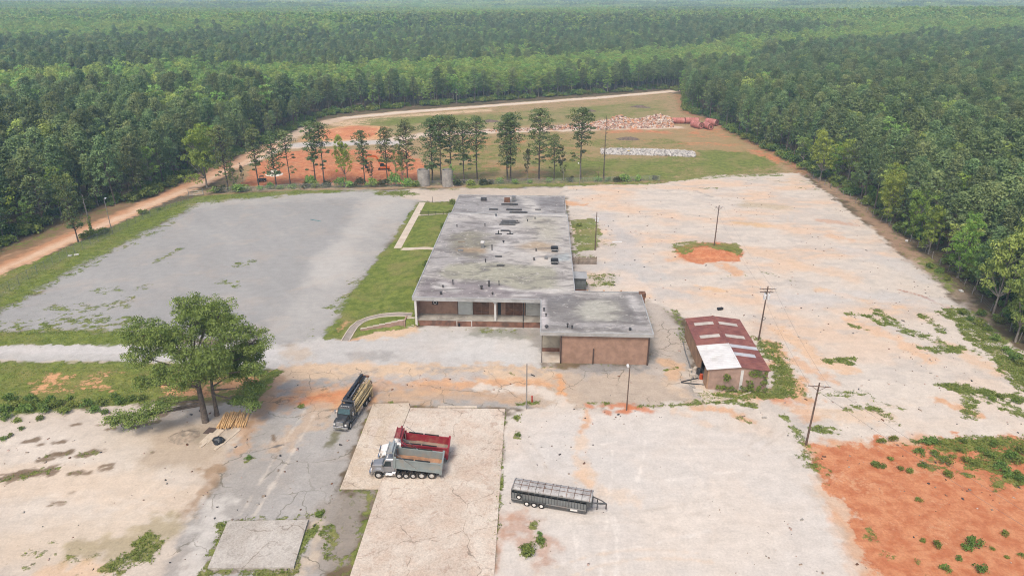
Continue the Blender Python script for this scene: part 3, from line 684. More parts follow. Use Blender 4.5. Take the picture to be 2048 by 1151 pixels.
for si, s in enumerate(SHEETS):
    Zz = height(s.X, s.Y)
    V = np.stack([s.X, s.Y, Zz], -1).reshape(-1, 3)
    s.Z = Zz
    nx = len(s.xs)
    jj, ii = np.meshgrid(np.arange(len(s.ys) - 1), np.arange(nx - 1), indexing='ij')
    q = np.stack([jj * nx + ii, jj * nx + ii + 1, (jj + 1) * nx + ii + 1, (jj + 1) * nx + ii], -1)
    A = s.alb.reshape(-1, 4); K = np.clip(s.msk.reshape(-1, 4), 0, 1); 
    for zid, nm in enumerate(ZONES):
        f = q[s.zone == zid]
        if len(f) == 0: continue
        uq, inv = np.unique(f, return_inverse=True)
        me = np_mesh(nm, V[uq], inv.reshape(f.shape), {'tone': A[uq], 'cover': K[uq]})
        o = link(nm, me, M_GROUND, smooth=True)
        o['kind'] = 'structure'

# ------------------------------------------------------------------ forest floor out to the horizon, under everything
def axis(lo, hi, n0, first):
    pos = [0.0]; st = first
    while pos[-1] < hi: pos.append(pos[-1] + st); st *= 1.09
    return np.array(pos)
fx = axis(0, 9500, 0, 25); fx = np.concatenate([-fx[:0:-1], fx])
fy = axis(0, 10500, 0, 20) - 120
FXX, FYY = np.meshgrid(fx, fy)
inside = (FXX > -150) & (FXX < 125) & (FYY > 38) & (FYY < 500)
FZ = height(FXX, FYY)
FZ = np.where((np.abs(FXX) < 200) & (FYY < 540), -0.6, FZ - 0.1)
nx = len(fx)
jj, ii = np.meshgrid(np.arange(len(fy) - 1), np.arange(nx - 1), indexing='ij')
q = np.stack([jj * nx + ii, jj * nx + ii + 1, (jj + 1) * nx + ii + 1, (jj + 1) * nx + ii], -1).reshape(-1, 4)
m, nt, p = new_mat('forest_floor')
geo = N(nt, 'NewGeometry').outputs['Position']
c = mixc(nt, maprange(nt, noise(nt, .25, 5, .6, geo), .35, .65), (.045, .05, .02), (.10, .085, .04))
nt.links.new(c, p.inputs['Base Color']); p.inputs['Roughness'].default_value = 1
fo = link('forest_floor', np_mesh('forest_floor', np.stack([FXX, FYY, FZ], -1).reshape(-1, 3), q), m, smooth=True)
fo['kind'] = 'structure'
# ================================================================== foliage
def leaf_material(name, dark, light, trans=.25, vary=.35):
    m, nt, p = new_mat(name)
    L = nt.links.new
    at = N(nt, 'Attribute', attribute_name='tone'); oi = N(nt, 'ObjectInfo')
    c = mixc(nt, at.outputs['Fac'], dark, light)
    r = mth(nt, 'ADD', mth(nt, 'MULTIPLY', oi.outputs['Random'], vary), 1 - vary / 2)
    c = mixc(nt, 1.0, c, r, 'MULTIPLY')
    hs = N(nt, 'HueSaturation'); L(c, hs.inputs['Color'])
    L(mth(nt, 'ADD', mth(nt, 'MULTIPLY', mth(nt, 'FRACT', mth(nt, 'MULTIPLY', oi.outputs['Random'], 7.31)),   .06), .47), hs.inputs['Hue'])
    L(hs.outputs[0], p.inputs['Base Color'])
    p.inputs['Roughness'].default_value = .75; p.inputs['Specular IOR Level'].default_value = .25
    tr = N(nt, 'BsdfTranslucent'); L(hs.outputs[0], tr.inputs['Color'])
    mx = N(nt, 'MixShader'); mx.inputs[0].default_value = trans
    L(p.outputs[0], mx.inputs[1]); L(tr.outputs[0], mx.inputs[2])
    L(mx.outputs[0], nt.nodes['Material Output'].inputs['Surface'])
    return m

M_PINE = leaf_material('pine_needles', (.072, .122, .046), (.255, .325, .128), .25, .6)
M_PINE_OPEN = leaf_material('pine_needles_open', (.062, .10, .036), (.20, .25, .09))
M_LEAF = leaf_material('broad_leaves', (.13, .225, .05), (.38, .51, .14), .32, .5)
M_LEAF_DULL = leaf_material('dull_leaves', (.05, .06, .025), (.11, .12, .05), .3)
M_LEAF_BRIGHT = leaf_material('spring_leaves', (.16, .25, .04), (.34, .45, .09), .35, .2)
M_OAK = leaf_material('tree_leaves', (.078, .145, .03), (.28, .385, .105), .3, .1)
M_SHRUB = leaf_material('shrub_leaves', (.10, .155, .032), (.26, .34, .08), .35, .4)
M_WEED = leaf_material('weed_blades', (.17, .22, .045), (.36, .40, .11), .45, .3)
M_BARK = simple_mat('pine_bark', (.14, .115, .095), .9, var=.35, scale=2.5, bump=.4)
M_BARK_DARK = simple_mat('dark_bark', (.085, .065, .05), .9, var=.35, scale=2.5)  # darker bark of the open-standing pines and the dead pine
M_BARK_PALE = simple_mat('pale_bark', (.23, .205, .18), .9, var=.3, scale=2.5, bump=.4)

def leaves(rng, cen, rad, per, size, flat=.75, tone=None, jit=.4, elong=1.0):
    """leaf faces spread over the outsides of clumps -> verts, quads, tones"""
    n = len(cen)
    ci = np.repeat(np.arange(n), per)
    k = len(ci)
    d = rng.normal(size=(k, 3)); d /= np.linalg.norm(d, axis=1)[:, None]
    d[:, 2] = np.where(d[:, 2] < -.35, -d[:, 2], d[:, 2])
    r = rad[ci] * rng.uniform(.55, 1.08, k)
    pos = cen[ci] + d * r[:, None] * np.array([1, 1, flat])
    nrm = d + rng.normal(size=(k, 3)) * jit + np.array([0, 0, .25]); nrm /= np.linalg.norm(nrm, axis=1)[:, None]
    t = np.cross(nrm, rng.normal(size=(k, 3))); t /= np.linalg.norm(t, axis=1)[:, None] + 1e-9
    b = np.cross(nrm, t)
    s = (size * rng.uniform(.6, 1.25, k))[:, None]
    v = np.stack([pos - t * s * .5 * elong, pos - b * s * .38, pos + t * s * .5 * elong, pos + b * s * .38], 1).reshape(-1, 3)
    f = np.arange(k * 4).reshape(-1, 4)
    tn = rng.uniform(0, 1, n) if tone is None else tone
    tn = np.clip(tn[ci] * .6 + rng.uniform(0, .4, k), 0, 1)
    return v, f, np.repeat(tn, 4)

def leaf_mesh(name, parts):
    v = np.concatenate([p[0] for p in parts]); t = np.concatenate([p[2] for p in parts])
    off = 0; fs = []
    for p in parts:
        fs.append(p[1] + off); off += len(p[0])
    return np_mesh(name, v, np.concatenate(fs), {'tone': t})

def trunk_mesh(name, h, r, rng, limbs=(), top=.25, lean=.02, n=7):
    mb = MB()
    k = 5; px = np.cumsum(rng.normal(size=k + 1) * lean * h * .3); py = np.cumsum(rng.normal(size=k + 1) * lean * h * .3); px -= px[0]; py -= py[0]
    P = [(px[i], py[i], h * i / k) for i in range(k + 1)]
    for i in range(k):
        ra = r * (1 - (1 - top) * i / k) * (1.25 if i == 0 else 1); rb = r * (1 - (1 - top) * (i + 1) / k)
        mb.cyl(P[i], P[i + 1], ra, rb, n, caps=False)
    for a, b, ra in limbs:
        mb.cyl(a, b, ra, ra * .4, 4, caps=False)
    me = bpy.data.meshes.new(name); me.from_pydata([tuple(p) for p in mb.v], [], mb.f)
    return me

def pine_meshes(seed, h=1.0, cb=.5, cr=.16, nc=34, per=22, size=.034, limbs=True, open_=False):
    """a pine of unit height scaled by h: bare stem, rounded crown of needle clumps"""
    rng = np.random.default_rng(seed)
    cen = []; rad = []; lb = []
    for i in range(nc):
        t = cb + (1 - cb) * ((i + .5) / nc) ** .8
        q = (t - cb) / (1 - cb)
        R = cr * (np.sin(np.pi * min(1, .22 + .80 * q)) ** .75 + .12) if not open_ else cr * (.55 + .6 * np.sin(np.pi * min(1, .1 + .85 * q)))
        if not open_ and seed % 3 != 0: R = cr * 1.12 * ((1 - q) ** .75 + .08) * min(1, .6 + 2.2 * q)
        if q > .93: R *= .35
        a = i * 2.4 + rng.uniform(-.6, .6)
        rr = R * rng.uniform(.35, 1.05)
        x, y = rr * math.cos(a), rr * math.sin(a)
        z = t + rr * (.25 if open_ else .1)
        cen.append((x, y, z)); rad.append((.068 if not open_ else .06) * rng.uniform(.7, 1.35))
        if limbs: lb.append(((0, 0, (t - .02) * h), (x * h, y * h, z * h), .006 * h))
    if open_:
        for k in range(9):
            t = rng.uniform(.22, cb + .05); a = rng.uniform(0, 6.28); rr = cr * rng.uniform(.3, .85)
            cen.append((rr * math.cos(a), rr * math.sin(a), t + .03)); rad.append(.036 * rng.uniform(.7, 1.2)); lb.append(((0, 0, t * h), (rr * math.cos(a) * h, rr * math.sin(a) * h, (t + .03) * h), .004 * h))
    cen.append((0, 0, .985)); rad.append(.04)
    cen = np.array(cen) * h; rad = np.array(rad) * h
    L_ = leaves(rng, cen, rad, per, size * h, .62 if not open_ else .6)
    return leaf_mesh('crown', [L_]), trunk_mesh('trunk', h * .97, .0105 * h, rng, lb, lean=.012)

def broad_meshes(seed, h=1.0, cb=.22, cr=.24, nc=46, per=46, size=.030, trunk_r=.013):
    rng = np.random.default_rng(seed)
    cen = []; rad = []; lb = []
    lobes = [(rng.uniform(-.4, .4) * cr, rng.uniform(-.4, .4) * cr, cb + (1 - cb) * f, rng.uniform(.6, .95)) for f in (.22, .38, .5, .62, .74, .85)]
    for i in range(nc):
        lx, ly, lz, s = lobes[i % len(lobes)]
        d = rng.normal(size=3); d /= np.linalg.norm(d)
        q = (lz - cb) / (1 - cb)
        R = cr * s * (.55 + .75 * math.sin(math.pi * min(1, .15 + .8 * q)))
        r = R * rng.uniform(.5, 1.0)
        c = (lx + d[0] * r, ly + d[1] * r, min(.97, lz + d[2] * r * .8))
        cen.append(c); rad.append(.062 * rng.uniform(.7, 1.35))
        if i % 3 == 0: lb.append(((0, 0, max(cb * .8, lz - .15) * h), tuple(x * h for x in c), .006 * h))
    cen = np.array(cen) * h; rad = np.array(rad) * h
    return leaf_mesh('crown', [leaves(rng, cen, rad, per, size * h, .8)]), trunk_mesh('trunk', h * .8, trunk_r * h, rng, lb, lean=.02)

PINES = [pine_meshes(200 + i, 21.0, cb, cr, 46, 52, .026) for i, (cb, cr) in enumerate([(.46, .155), (.40, .17), (.52, .16), (.42, .14), (.48, .18), (.34, .155)])]
EDGE_PINES = [pine_meshes(260 + i, 20.0, cb, cr, 62, 46, .027) for i, (cb, cr) in enumerate([(.24, .17), (.18, .155), (.30, .18), (.15, .145)])]
OPEN_PINES = [pine_meshes(300 + i, 22.0, cb, cr, nc, 50, .022, True, True) for i, (cb, cr, nc) in enumerate([(.34, .15, 50), (.46, .15, 44), (.20, .14, 54), (.5, .165, 42), (.38, .125, 40), (.58, .14, 30)])]
BROADS = [broad_meshes(400 + i, 16.0, cb, cr) for i, (cb, cr) in enumerate([(.2, .28), (.28, .25), (.15, .27), (.3, .30), (.2, .24)])]
FULL_BROADS = [broad_meshes(450 + i, 16.0, cb, cr, 90, 70, .026) for i, (cb, cr) in enumerate([(.10, .25), (.16, .26), (.12, .28)])]
for (c, t) in FULL_BROADS: c.materials.append(M_LEAF); t.materials.append(M_BARK_PALE)
for (c, t) in PINES: c.materials.append(M_PINE); t.materials.append(M_BARK)
for (c, t) in EDGE_PINES: c.materials.append(M_PINE); t.materials.append(M_BARK)
for (c, t) in OPEN_PINES: c.materials.append(M_PINE_OPEN); t.materials.append(M_BARK_DARK)
for (c, t) in BROADS: c.materials.append(M_LEAF); t.materials.append(M_BARK_PALE)

def place_tree(name, pair, x, y, s, rz, label, cat, group=None, z=None, sz=None, crown_mat=None, parts=True, tilt=(0, 0)):
    z = gz(x, y) if z is None else z
    root = empty(name, (x, y, z), rz)
    root.rotation_euler = (tilt[0], tilt[1], rz)
    root.scale = (s, s, s if sz is None else sz)
    tag(root, label, cat, group)
    link('trunk', pair[1], None, root)
    c = link('crown', pair[0], None, root)
    if crown_mat is not None:
        c.material_slots[0].link = 'OBJECT'; c.material_slots[0].material = crown_mat
    return root

# ------------------------------------------------------------------ where the woods stand
rs = np.random.default_rng(11)
def jitter_grid(y0, y1, step, half=.86, jit=.42):
    pts = []
    for y in np.arange(y0, y1, step):
        w = half * (y + 60) + 30
        xs = np.arange(-w, w, step)
        X = xs + rs.uniform(-jit, jit, len(xs)) * step; Yv = y + rs.uniform(-jit, jit, len(xs)) * step
        pts.append(np.stack([X, Yv], 1))
    return np.concatenate(pts)

def broad_share(x, y):
    """share of broadleaf trees: bands along the creek lines, scattered elsewhere"""
    d = np.hypot(x, y)
    n = fbm(x / 420 + 7, y / 150 + 2, 31, 3); n2 = fbm(x / 60, y / 60, 37, 2)
    creek = np.interp(x, [-420, -260, -210, -100, 0, 180, 400, 700, 1200], [300, 345, 425, 480, 505, 640, 780, 860, 900]) + 50 * (fbm(x / 120, x * 0, 3) - .5)
    b = np.exp(-((y - creek) / 58.0) ** 4)
    b2 = sstep(.48, .54, n) * sstep(750, 950, d)
    return np.clip(.10 + .95 * b + .9 * b2 + .35 * sstep(.60, .75, n2), 0, 1)

def woods(pts, inset=0.0):
    sd = poly_sd(pts[:, 0], pts[:, 1], CLEAR)
    k = sd > inset
    return pts[k], sd[k]

near, near_sd = woods(jitter_grid(95, 900, 5.3), 1.5)
vis = np.abs(near[:, 0]) < .80 * (near[:, 1] + 30)
near, near_sd = near[vis], near_sd[vis]
bs = broad_share(near[:, 0], near[:, 1])
edge_b = (near_sd < 9) & (near[:, 0] > 60) & (near[:, 1] < 330)
is_b = rs.uniform(size=len(near)) < np.where(edge_b, .42, bs)
dist = np.hypot(near[:, 0], near[:, 1])

# trees that stand out one by one: the forest edges nearest to the camera (built as things), the rest is the wood behind
score = dist + np.clip(near_sd, 0, 40) * 6
order = np.argsort(score)
pick_p = [i for i in order if not is_b[i]][:255]
pick_b = [i for i in order if is_b[i]][:70]
EDGE_KEEP = np.zeros(len(near), bool); EDGE_KEEP[pick_p] = True; EDGE_KEEP[pick_b] = True

def stand(x, y):
    if x > 40 and y < 475 and x > 0.18 * y: return 'r'
    if y > 300 and x > -110: return 'b'
    return 'l'
PL = {'l': ('dark pine in the dense wood beside the dirt road on the left', 'pines of the wood left of the dirt road'),
      'r': ('tall pine along the forest edge on the right of the pale yard', 'pines of the wood right of the yard'),
      'b': ('slim pine at the forest edge behind the far road of the field', 'pines of the wood behind the field')}
BL = {'l': ('green broadleaf tree among the dark pines beside the dirt road', 'broadleaf trees among the pines on the left'),
      'r': ('green broadleaf tree at the forest edge on the right of the yard', 'broadleaf trees along the right forest edge'),
      'b': ('light green broadleaf tree at the forest edge behind the far road', 'broadleaf trees behind the field')}
def where_label(kind, st, x, y, sd):
    row = 'outer' if sd < 7 else ('middle' if sd < 13 else 'inner')
    what = {'pine': 'pine', 'leafy': 'leafy tree'}[kind]
    if st == 'r':
        spot = 'beside the green weed strip' if y < 150 else 'beside the crooked wire fence' if y < 200 else 'beside the far end of the pale yard' if y < 262 else 'beside the red clay slope' if y < 330 else 'beside the red steel tanks' if y < 385 else 'beyond the red steel tanks'
        return '%s %s at the right forest edge %s' % (row, what, spot)
    if st == 'b':
        spot = 'behind the bend of the dirt road' if x < -40 else 'behind the middle of the far road' if x < 40 else 'behind the end of the far road'
        return '%s %s at the far forest edge %s' % (row, what, spot)
    spot = 'near the pale dead trunk' if y < 190 else 'near the gate' if y < 240 else 'before the road bend' if y < 300 else 'at the road bend'
    return '%s %s in the wood left of the dirt road %s' % (row, what, spot)
rr = random.Random(5)
for i in pick_p:
    x, y = near[i]; st = stand(x, y)
    hs = rr.uniform(.74, 1.08) * (.74 if st == 'b' else 1)
    place_tree('pine_tree', (PINES[rr.randrange(6)] if st == 'b' or rr.random() < .35 else EDGE_PINES[rr.randrange(4)]), x, y, hs, rr.uniform(0, 6.28), where_label('pine', st, x, y, near_sd[i]), 'tree', PL[st][1], tilt=(rr.uniform(-.03, .03), rr.uniform(-.03, .03)))
for i in pick_b:
    x, y = near[i]; st = stand(x, y)
    hs = rr.uniform(.6, 1.05)
    place_tree('broadleaf_tree', BROADS[rr.randrange(5)], x, y, hs, rr.uniform(0, 6.28), where_label('leafy', st, x, y, near_sd[i]), 'tree', BL[st][1], crown_mat=M_LEAF_BRIGHT if rr.random() < .4 else None)

# ------------------------------------------------------------------ the wood behind, one mass
proto = bpy.data.collections.new('wood_prototypes')
def proto_obj(name, parts):
    """one mesh of crown and stem for the mass of trees"""
    o = bpy.data.objects.new(name, parts); proto.objects.link(o); return o

def merged(pair, name):
    bm = bmesh.new()
    me = bpy.data.meshes.new(name)
    c, t = pair
    nv = len(c.vertices)
    vc = np.zeros(nv * 3); c.vertices.foreach_get('co', vc); vt = np.zeros(len(t.vertices) * 3); t.vertices.foreach_get('co', vt)
    fc = np.zeros(len(c.loops), int); c.loops.foreach_get('vertex_index', fc); ft = np.zeros(len(t.loops), int); t.loops.foreach_get('vertex_index', ft)
    tone = np.zeros(nv, np.float32); c.attributes['tone'].data.foreach_get('value', tone)
    me = np_mesh(name, np.concatenate([vc, vt]).reshape(-1, 3), np.concatenate([fc, ft + nv]).reshape(-1, 4), {'tone': np.concatenate([tone, np.zeros(len(t.vertices))])})
    me.materials.append(c.materials[0]); me.materials.append(t.materials[0])
    mi = np.zeros(len(me.polygons), np.int32); mi[len(c.polygons):] = 1
    me.polygons.foreach_set('material_index', mi)
    bm.free()
    return me

def light_tree(seed, kind, h):
    """plainer crown for trees far away"""
    if kind == 'p': c, t = pine_meshes(seed, h, .42, .21, 24, 14, .066, False)
    else: c, t = broad_meshes(seed, h, .1, .30, 30, 16, .078)
    return c

def far_patch(seed, kind):
    """a patch of wood 40 m across: many small crowns"""
    rng = np.random.default_rng(seed)
    n = 60
    xy = rng.uniform(-22, 22, (n, 2)); h = rng.uniform(14, 21, n)
    cen = np.concatenate([np.c_[xy, h - 2.5], np.c_[xy + rng.normal(size=(n, 2)) * 1.2, h - 5], np.c_[xy + rng.normal(size=(n, 2)), h - 8]])
    rad = np.concatenate([np.full(n, 2.1), np.full(n, 2.8), np.full(n, 2.6)]) * rng.uniform(.8, 1.25, 3 * n)
    tn = np.tile(rng.uniform(0, 1, n), 3)
    return leaf_mesh('patch', [leaves(rng, cen, rad, 12, 2.0, .85, tn)])

names = []
for i in range(5): proto_obj('a_pine%d' % i, merged(PINES[i], 'wood_pine'))                        # 0-4
for i in range(4): proto_obj('b_broad%d' % i, merged(BROADS[i], 'wood_broadleaf'))                 # 5-8
for i in range(3):
    c = light_tree(500 + i, 'p', 20.0); c.materials.append(M_PINE); proto_obj('c_pine%d' % i, c)    # 9-11
for i in range(3):
    c = light_tree(520 + i, 'b', 21.0); c.materials.append(M_LEAF); proto_obj('d_broad%d' % i, c)   # 12-14
for i in range(2):
    c = far_patch(540 + i, 'p'); c.materials.append(M_PINE); proto_obj('e_patch%d' % i, c)          # 15-16
for i in range(2):
    c = far_patch(550 + i, 'b'); c.materials.append(M_LEAF); proto_obj('f_patch%d' % i, c)          # 17-18

P_, I_, S_, Z_ = [], [], [], []
keep = ~EDGE_KEEP
P_.append(np.c_[near[keep], height(near[keep, 0], near[keep, 1])])
kb = is_b[keep]; nk = keep.sum()
I_.append(np.where(kb, 5 + rs.integers(0, 4, nk), rs.integers(0, 5, nk)))
S_.append(np.where(kb, rs.uniform(.95, 1.4, nk), rs.uniform(.60, 1.18, nk)) * np.where((near[keep, 1] > 380) & (np.abs(near[keep, 0]) < 200), .8, 1.0))
mid, _ = woods(jitter_grid(900, 2000, 7.6)); mb_ = rs.uniform(size=len(mid)) < broad_share(mid[:, 0], mid[:, 1])
P_.append(np.c_[mid, height(mid[:, 0], mid[:, 1])]); I_.append(np.where(mb_, 12 + rs.integers(0, 3, len(mid)), 9 + rs.integers(0, 3, len(mid)))); S_.append(rs.uniform(.85, 1.25, len(mid)))
y = 2000.0; st = 34.0
while y < 9000:
    far = jitter_grid(y, y + st * .99, st); fb = rs.uniform(size=len(far)) < np.clip(broad_share(far[:, 0], far[:, 1]) + .1, 0, 1)
    P_.append(np.c_[far, height(far[:, 0], far[:, 1])]); I_.append(np.where(fb, 17, 15) + rs.integers(0, 2, len(far))); S_.append(rs.uniform(.9, 1.3, len(far)) * st / 34)
    y += st; st *= 1.012
P_ = np.concatenate(P_); I_ = np.concatenate(I_).astype(np.int32); S_ = np.concatenate(S_)
me = bpy.data.meshes.new('forest'); me.vertices.add(len(P_)); me.vertices.foreach_set('co', P_.astype(np.float32).ravel())
at = me.attributes.new('which', 'INT', 'POINT'); at.data.foreach_set('value', I_)
at = me.attributes.new('size', 'FLOAT', 'POINT'); at.data.foreach_set('value', S_.astype(np.float32))
at = me.attributes.new('turn', 'FLOAT', 'POINT'); at.data.foreach_set('value', rs.uniform(0, 6.28, len(P_)).astype(np.float32))
print('forest instances', len(P_), 'edge trees', len(pick_p), len(pick_b))

def scatter_nodes(name, coll):
    ng = bpy.data.node_groups.new(name, 'GeometryNodeTree')
    ng.interface.new_socket('Geometry', in_out='INPUT', socket_type='NodeSocketGeometry')
    ng.interface.new_socket('Geometry', in_out='OUTPUT', socket_type='NodeSocketGeometry')
    n = ng.nodes; L = ng.links.new
    gi = n.new('NodeGroupInput'); go = n.new('NodeGroupOutput')
    mp = n.new('GeometryNodeMeshToPoints'); L(gi.outputs[0], mp.inputs['Mesh'])
    ci = n.new('GeometryNodeCollectionInfo'); ci.inputs['Collection'].default_value = coll
    ci.inputs['Separate Children'].default_value = True; ci.inputs['Reset Children'].default_value = True
    ip = n.new('GeometryNodeInstanceOnPoints'); L(mp.outputs[0], ip.inputs['Points']); L(ci.outputs[0], ip.inputs['Instance'])
    ip.inputs['Pick Instance'].default_value = True
    def attr(nm, tp):
        a = n.new('GeometryNodeInputNamedAttribute'); a.data_type = tp; a.inputs['Name'].default_value = nm
        return a.outputs['Attribute']
    L(attr('which', 'INT'), ip.inputs['Instance Index'])
    cx = n.new('ShaderNodeCombineXYZ'); L(attr('turn', 'FLOAT'), cx.inputs[2])
    L(cx.outputs[0], ip.inputs['Rotation'])
    cs = n.new('ShaderNodeCombineXYZ'); sz = attr('size', 'FLOAT')
    for k in range(3): L(sz, cs.inputs[k])
    L(cs.outputs[0], ip.inputs['Scale'])
    L(ip.outputs[0], go.inputs[0])
    return ng
forest = link('forest', me)
tag(forest, 'dense pine and broadleaf forest stretching away to the hazy horizon', 'forest', kind='stuff')
md = forest.modifiers.new('trees', 'NODES'); md.node_group = scatter_nodes('forest_scatter', proto)
# ================================================================== warehouse
M_BRICK = simple_mat('brick', (.31, .20, .148), .9, var=.14, scale=.9, dirt=(.20, .125, .085), dirt_amt=.35, spec=.2)
M_BRICK_D = simple_mat('brick_dock', (.20, .105, .075), .9, var=.3, scale=.8, dirt=(.08, .065, .055), dirt_amt=.6, spec=.2)
M_BRICK_P = simple_mat('brick_faded', (.34, .235, .19), .9, var=.2, scale=.7, dirt=(.20, .16, .13), dirt_amt=.5, spec=.2)
M_CONC = simple_mat('old_concrete', (.34, .32, .285), .9, var=.2, scale=.6, dirt=(.15, .14, .12), dirt_amt=.6, bump=.3, spec=.2)
M_CONC_L = simple_mat('pale_concrete', (.47, .42, .36), .9, var=.12, scale=.6, dirt=(.36, .27, .19), dirt_amt=.5, bump=.25, spec=.2)
M_FASCIA = simple_mat('fascia_metal', (.42, .43, .43), .5, .3, var=.15, scale=.5, dirt=(.2, .19, .18), dirt_amt=.5)
M_WHITE = simple_mat('white_paint', (.56, .56, .55), .6, var=.08, scale=.6, dirt=(.38, .36, .32), dirt_amt=.5)
M_ROLL = simple_mat('rollup_door_paint', (.50, .53, .52), .55, .1, var=.10, scale=.5, dirt=(.33, .33, .28), dirt_amt=.5)
M_LOUVRE = simple_mat('brown_door_boards', (.16, .085, .055), .8, var=.25, scale=1.2, dirt=(.08, .05, .04), dirt_amt=.5)
M_BLACK = simple_mat('black_paint', (.018, .018, .02), .6, var=.3, scale=2, dirt=(.07, .06, .05), dirt_amt=.4)
M_DKMETAL = simple_mat('dark_metal', (.06, .06, .062), .5, .4, var=.3, scale=2, dirt=(.13, .09, .06), dirt_amt=.5)
M_GREYMETAL = simple_mat('grey_metal', (.26, .27, .275), .5, .5, var=.2, scale=1.5, dirt=(.14, .11, .09), dirt_amt=.5)
M_DOWN = simple_mat('brown_downspout', (.075, .05, .042), .6, .1, var=.2, scale=2)
M_RUST = simple_mat('rusty_steel', (.17, .085, .05), .85, .1, var=.4, scale=2, dirt=(.09, .05, .035), dirt_amt=.6)
M_WOOD = simple_mat('weathered_wood', (.24, .19, .145), .9, var=.25, scale=1.2, dirt=(.12, .09, .07), dirt_amt=.5)

def roof_material():
    m, nt, p = new_mat('roof_membrane'); L = nt.links.new
    oc = N(nt, 'TexCoord').outputs['Object']
    at = N(nt, 'Attribute', attribute_name='tone').outputs['Color']
    mp = N(nt, 'Mapping'); mp.inputs['Scale'].default_value = (.55, 1.3, 1.0); L(oc, mp.inputs[0])
    n1 = noise(nt, .28, 7, .66, mp.outputs[0], .7); n2 = noise(nt, 1.4, 6, .7, mp.outputs[0], .3); n3 = noise(nt, .8, 5, .6, oc, .9); n4 = noise(nt, 6, 4, .7, oc)
    c = mixc(nt, mth(nt, 'MULTIPLY', maprange(nt, n1, .44, .64), .7), at, (.12, .11, .108))
    c = mixc(nt, mth(nt, 'MULTIPLY', maprange(nt, n3, .57, .69), .5), c, (.52, .50, .47))
    c = mixc(nt, 1.0, c, maprange(nt, n2, .25, .75, .76, 1.24, False), 'MULTIPLY')
    c = mixc(nt, 1.0, c, maprange(nt, n4, .25, .75, .88, 1.12, False), 'MULTIPLY')
    L(c, p.inputs['Base Color']); p.inputs['Roughness'].default_value = .85; p.inputs['Specular IOR Level'].default_value = .25
    return m
M_ROOF = roof_material()

WH = empty('warehouse', (B_ORG[0], B_ORG[1], 0), B_YAW)
tag(WH, 'long flat-roofed brick warehouse with loading dock and stained grey roof', 'warehouse')
RZ = 6.2
def on_roof(px, py, z=RZ):
    return to_b(*G(px, py, z))

# roof deck
us = np.arange(-.2, 43.81, .4); vs_ = np.arange(-13.8, 73.01, .4)
U, Vv = np.meshgrid(us, vs_)
tone = np.zeros(U.shape + (4,)); tone[..., 3] = 1; tone[..., :3] = (.385, .37, .35)
def rpaint(pts, col, hw=None, k=1.0, soft=.8, wob=1.0, ws=4.0):
    P = [on_roof(*p) for p in pts]; _seed[0] += 7
    d = line_dist(U, Vv, P) - hw if hw is not None else poly_sd(U, Vv, P)
    d = d + 2 * wob * (fbm(U / ws, Vv / ws, _seed[0]) - .5)
    w = ((1 - sstep(-soft, soft, d)) * k)[..., None]
    tone[..., :3] = tone[..., :3] * (1 - w) + np.array(col) * w
rpaint([(915, 391), (1128, 391), (1131, 427), (902, 427)], (.27, .265, .265), soft=.5)
rpaint([(1080, 394), (1125, 394), (1128, 415), (1075, 412)], (.20, .195, .20), soft=1.5, wob=2); rpaint([(1050, 395), (1070, 420)], (.42, .41, .39), hw=1.5, soft=1.2); rpaint([(960, 392), (1020, 394)], (.46, .45, .43), hw=1, soft=.8)
rpaint([(905, 430), (1128, 430)], (.44, .43, .42), hw=1.6, soft=1.5, wob=1.5); rpaint([(870, 480), (905, 440), (1000, 440), (1000, 520), (850, 540)], (.30, .29, .285), soft=3, wob=3)
rpaint([(903, 470), (935, 460), (978, 468), (986, 495), (962, 514), (915, 512), (896, 497)], (.225, .215, .17), soft=2, wob=2.2, ws=5); rpaint([(925, 498), (965, 500)], (.30, .225, .15), hw=1.6, soft=1.4, wob=1.2)
rpaint([(1030, 492), (1075, 482), (1106, 488), (1108, 502), (1060, 502)], (.34, .275, .20), soft=1.8, wob=1.5); rpaint([(1055, 432), (1110, 435), (1112, 480), (1080, 480)], (.35, .335, .285), soft=3, wob=2)
rpaint([(990, 455), (1030, 470), (1000, 500)], (.43, .42, .41), hw=2, soft=2, wob=2); rpaint([(900, 528), (990, 526), (1060, 530), (1104, 532), (1118, 560), (1110, 578), (1040, 582), (1000, 574), (975, 562), (900, 558), (880, 545)], (.305, .30, .24), soft=1.2, wob=1.5, ws=5)
rpaint([(1090, 512), (1135, 506), (1140, 520), (1100, 522)], (.36, .40, .41), soft=.8, wob=.6); rpaint([(1060, 500), (1095, 515), (1080, 525)], (.45, .42, .38), hw=1.2, soft=1, wob=1)
rpaint([(850, 556), (990, 566), (1080, 585), (1080, 597), (833, 595)], (.225, .205, .21), soft=1.2, wob=1.6); rpaint([(880, 570), (910, 580)], (.46, .45, .44), hw=1.2, soft=1, wob=1); rpaint([(1030, 590), (1090, 592)], (.45, .44, .43), hw=.8, soft=.8, wob=.8)
rpaint([(1000, 576), (1050, 583), (1110, 580)], (.42, .41, .395), hw=.5, soft=.5, wob=.6); rpaint([(1085, 590), (1140, 585), (1150, 600), (1090, 620)], (.20, .195, .20), soft=1.5, wob=1.5)
rpaint([(1085, 600), (1285, 588), (1298, 662), (1085, 660)], (.15, .145, .143), soft=1.0, wob=1.0, k=.8); rpaint([(1165, 595), (1235, 600), (1248, 626), (1225, 646), (1172, 641), (1148, 622)], (.335, .33, .29), soft=1.2, wob=1.5)
rpaint([(1095, 645), (1290, 655)], (.36, .35, .345), hw=.7, soft=.7, wob=.9, ws=2, k=.8); rpaint([(1260, 592), (1285, 640)], (.40, .39, .385), hw=.9, soft=.7, wob=1.2, ws=2, k=.8); rpaint([(1087, 600), (1087, 655)], (.42, .40, .40), hw=.5, soft=.5)
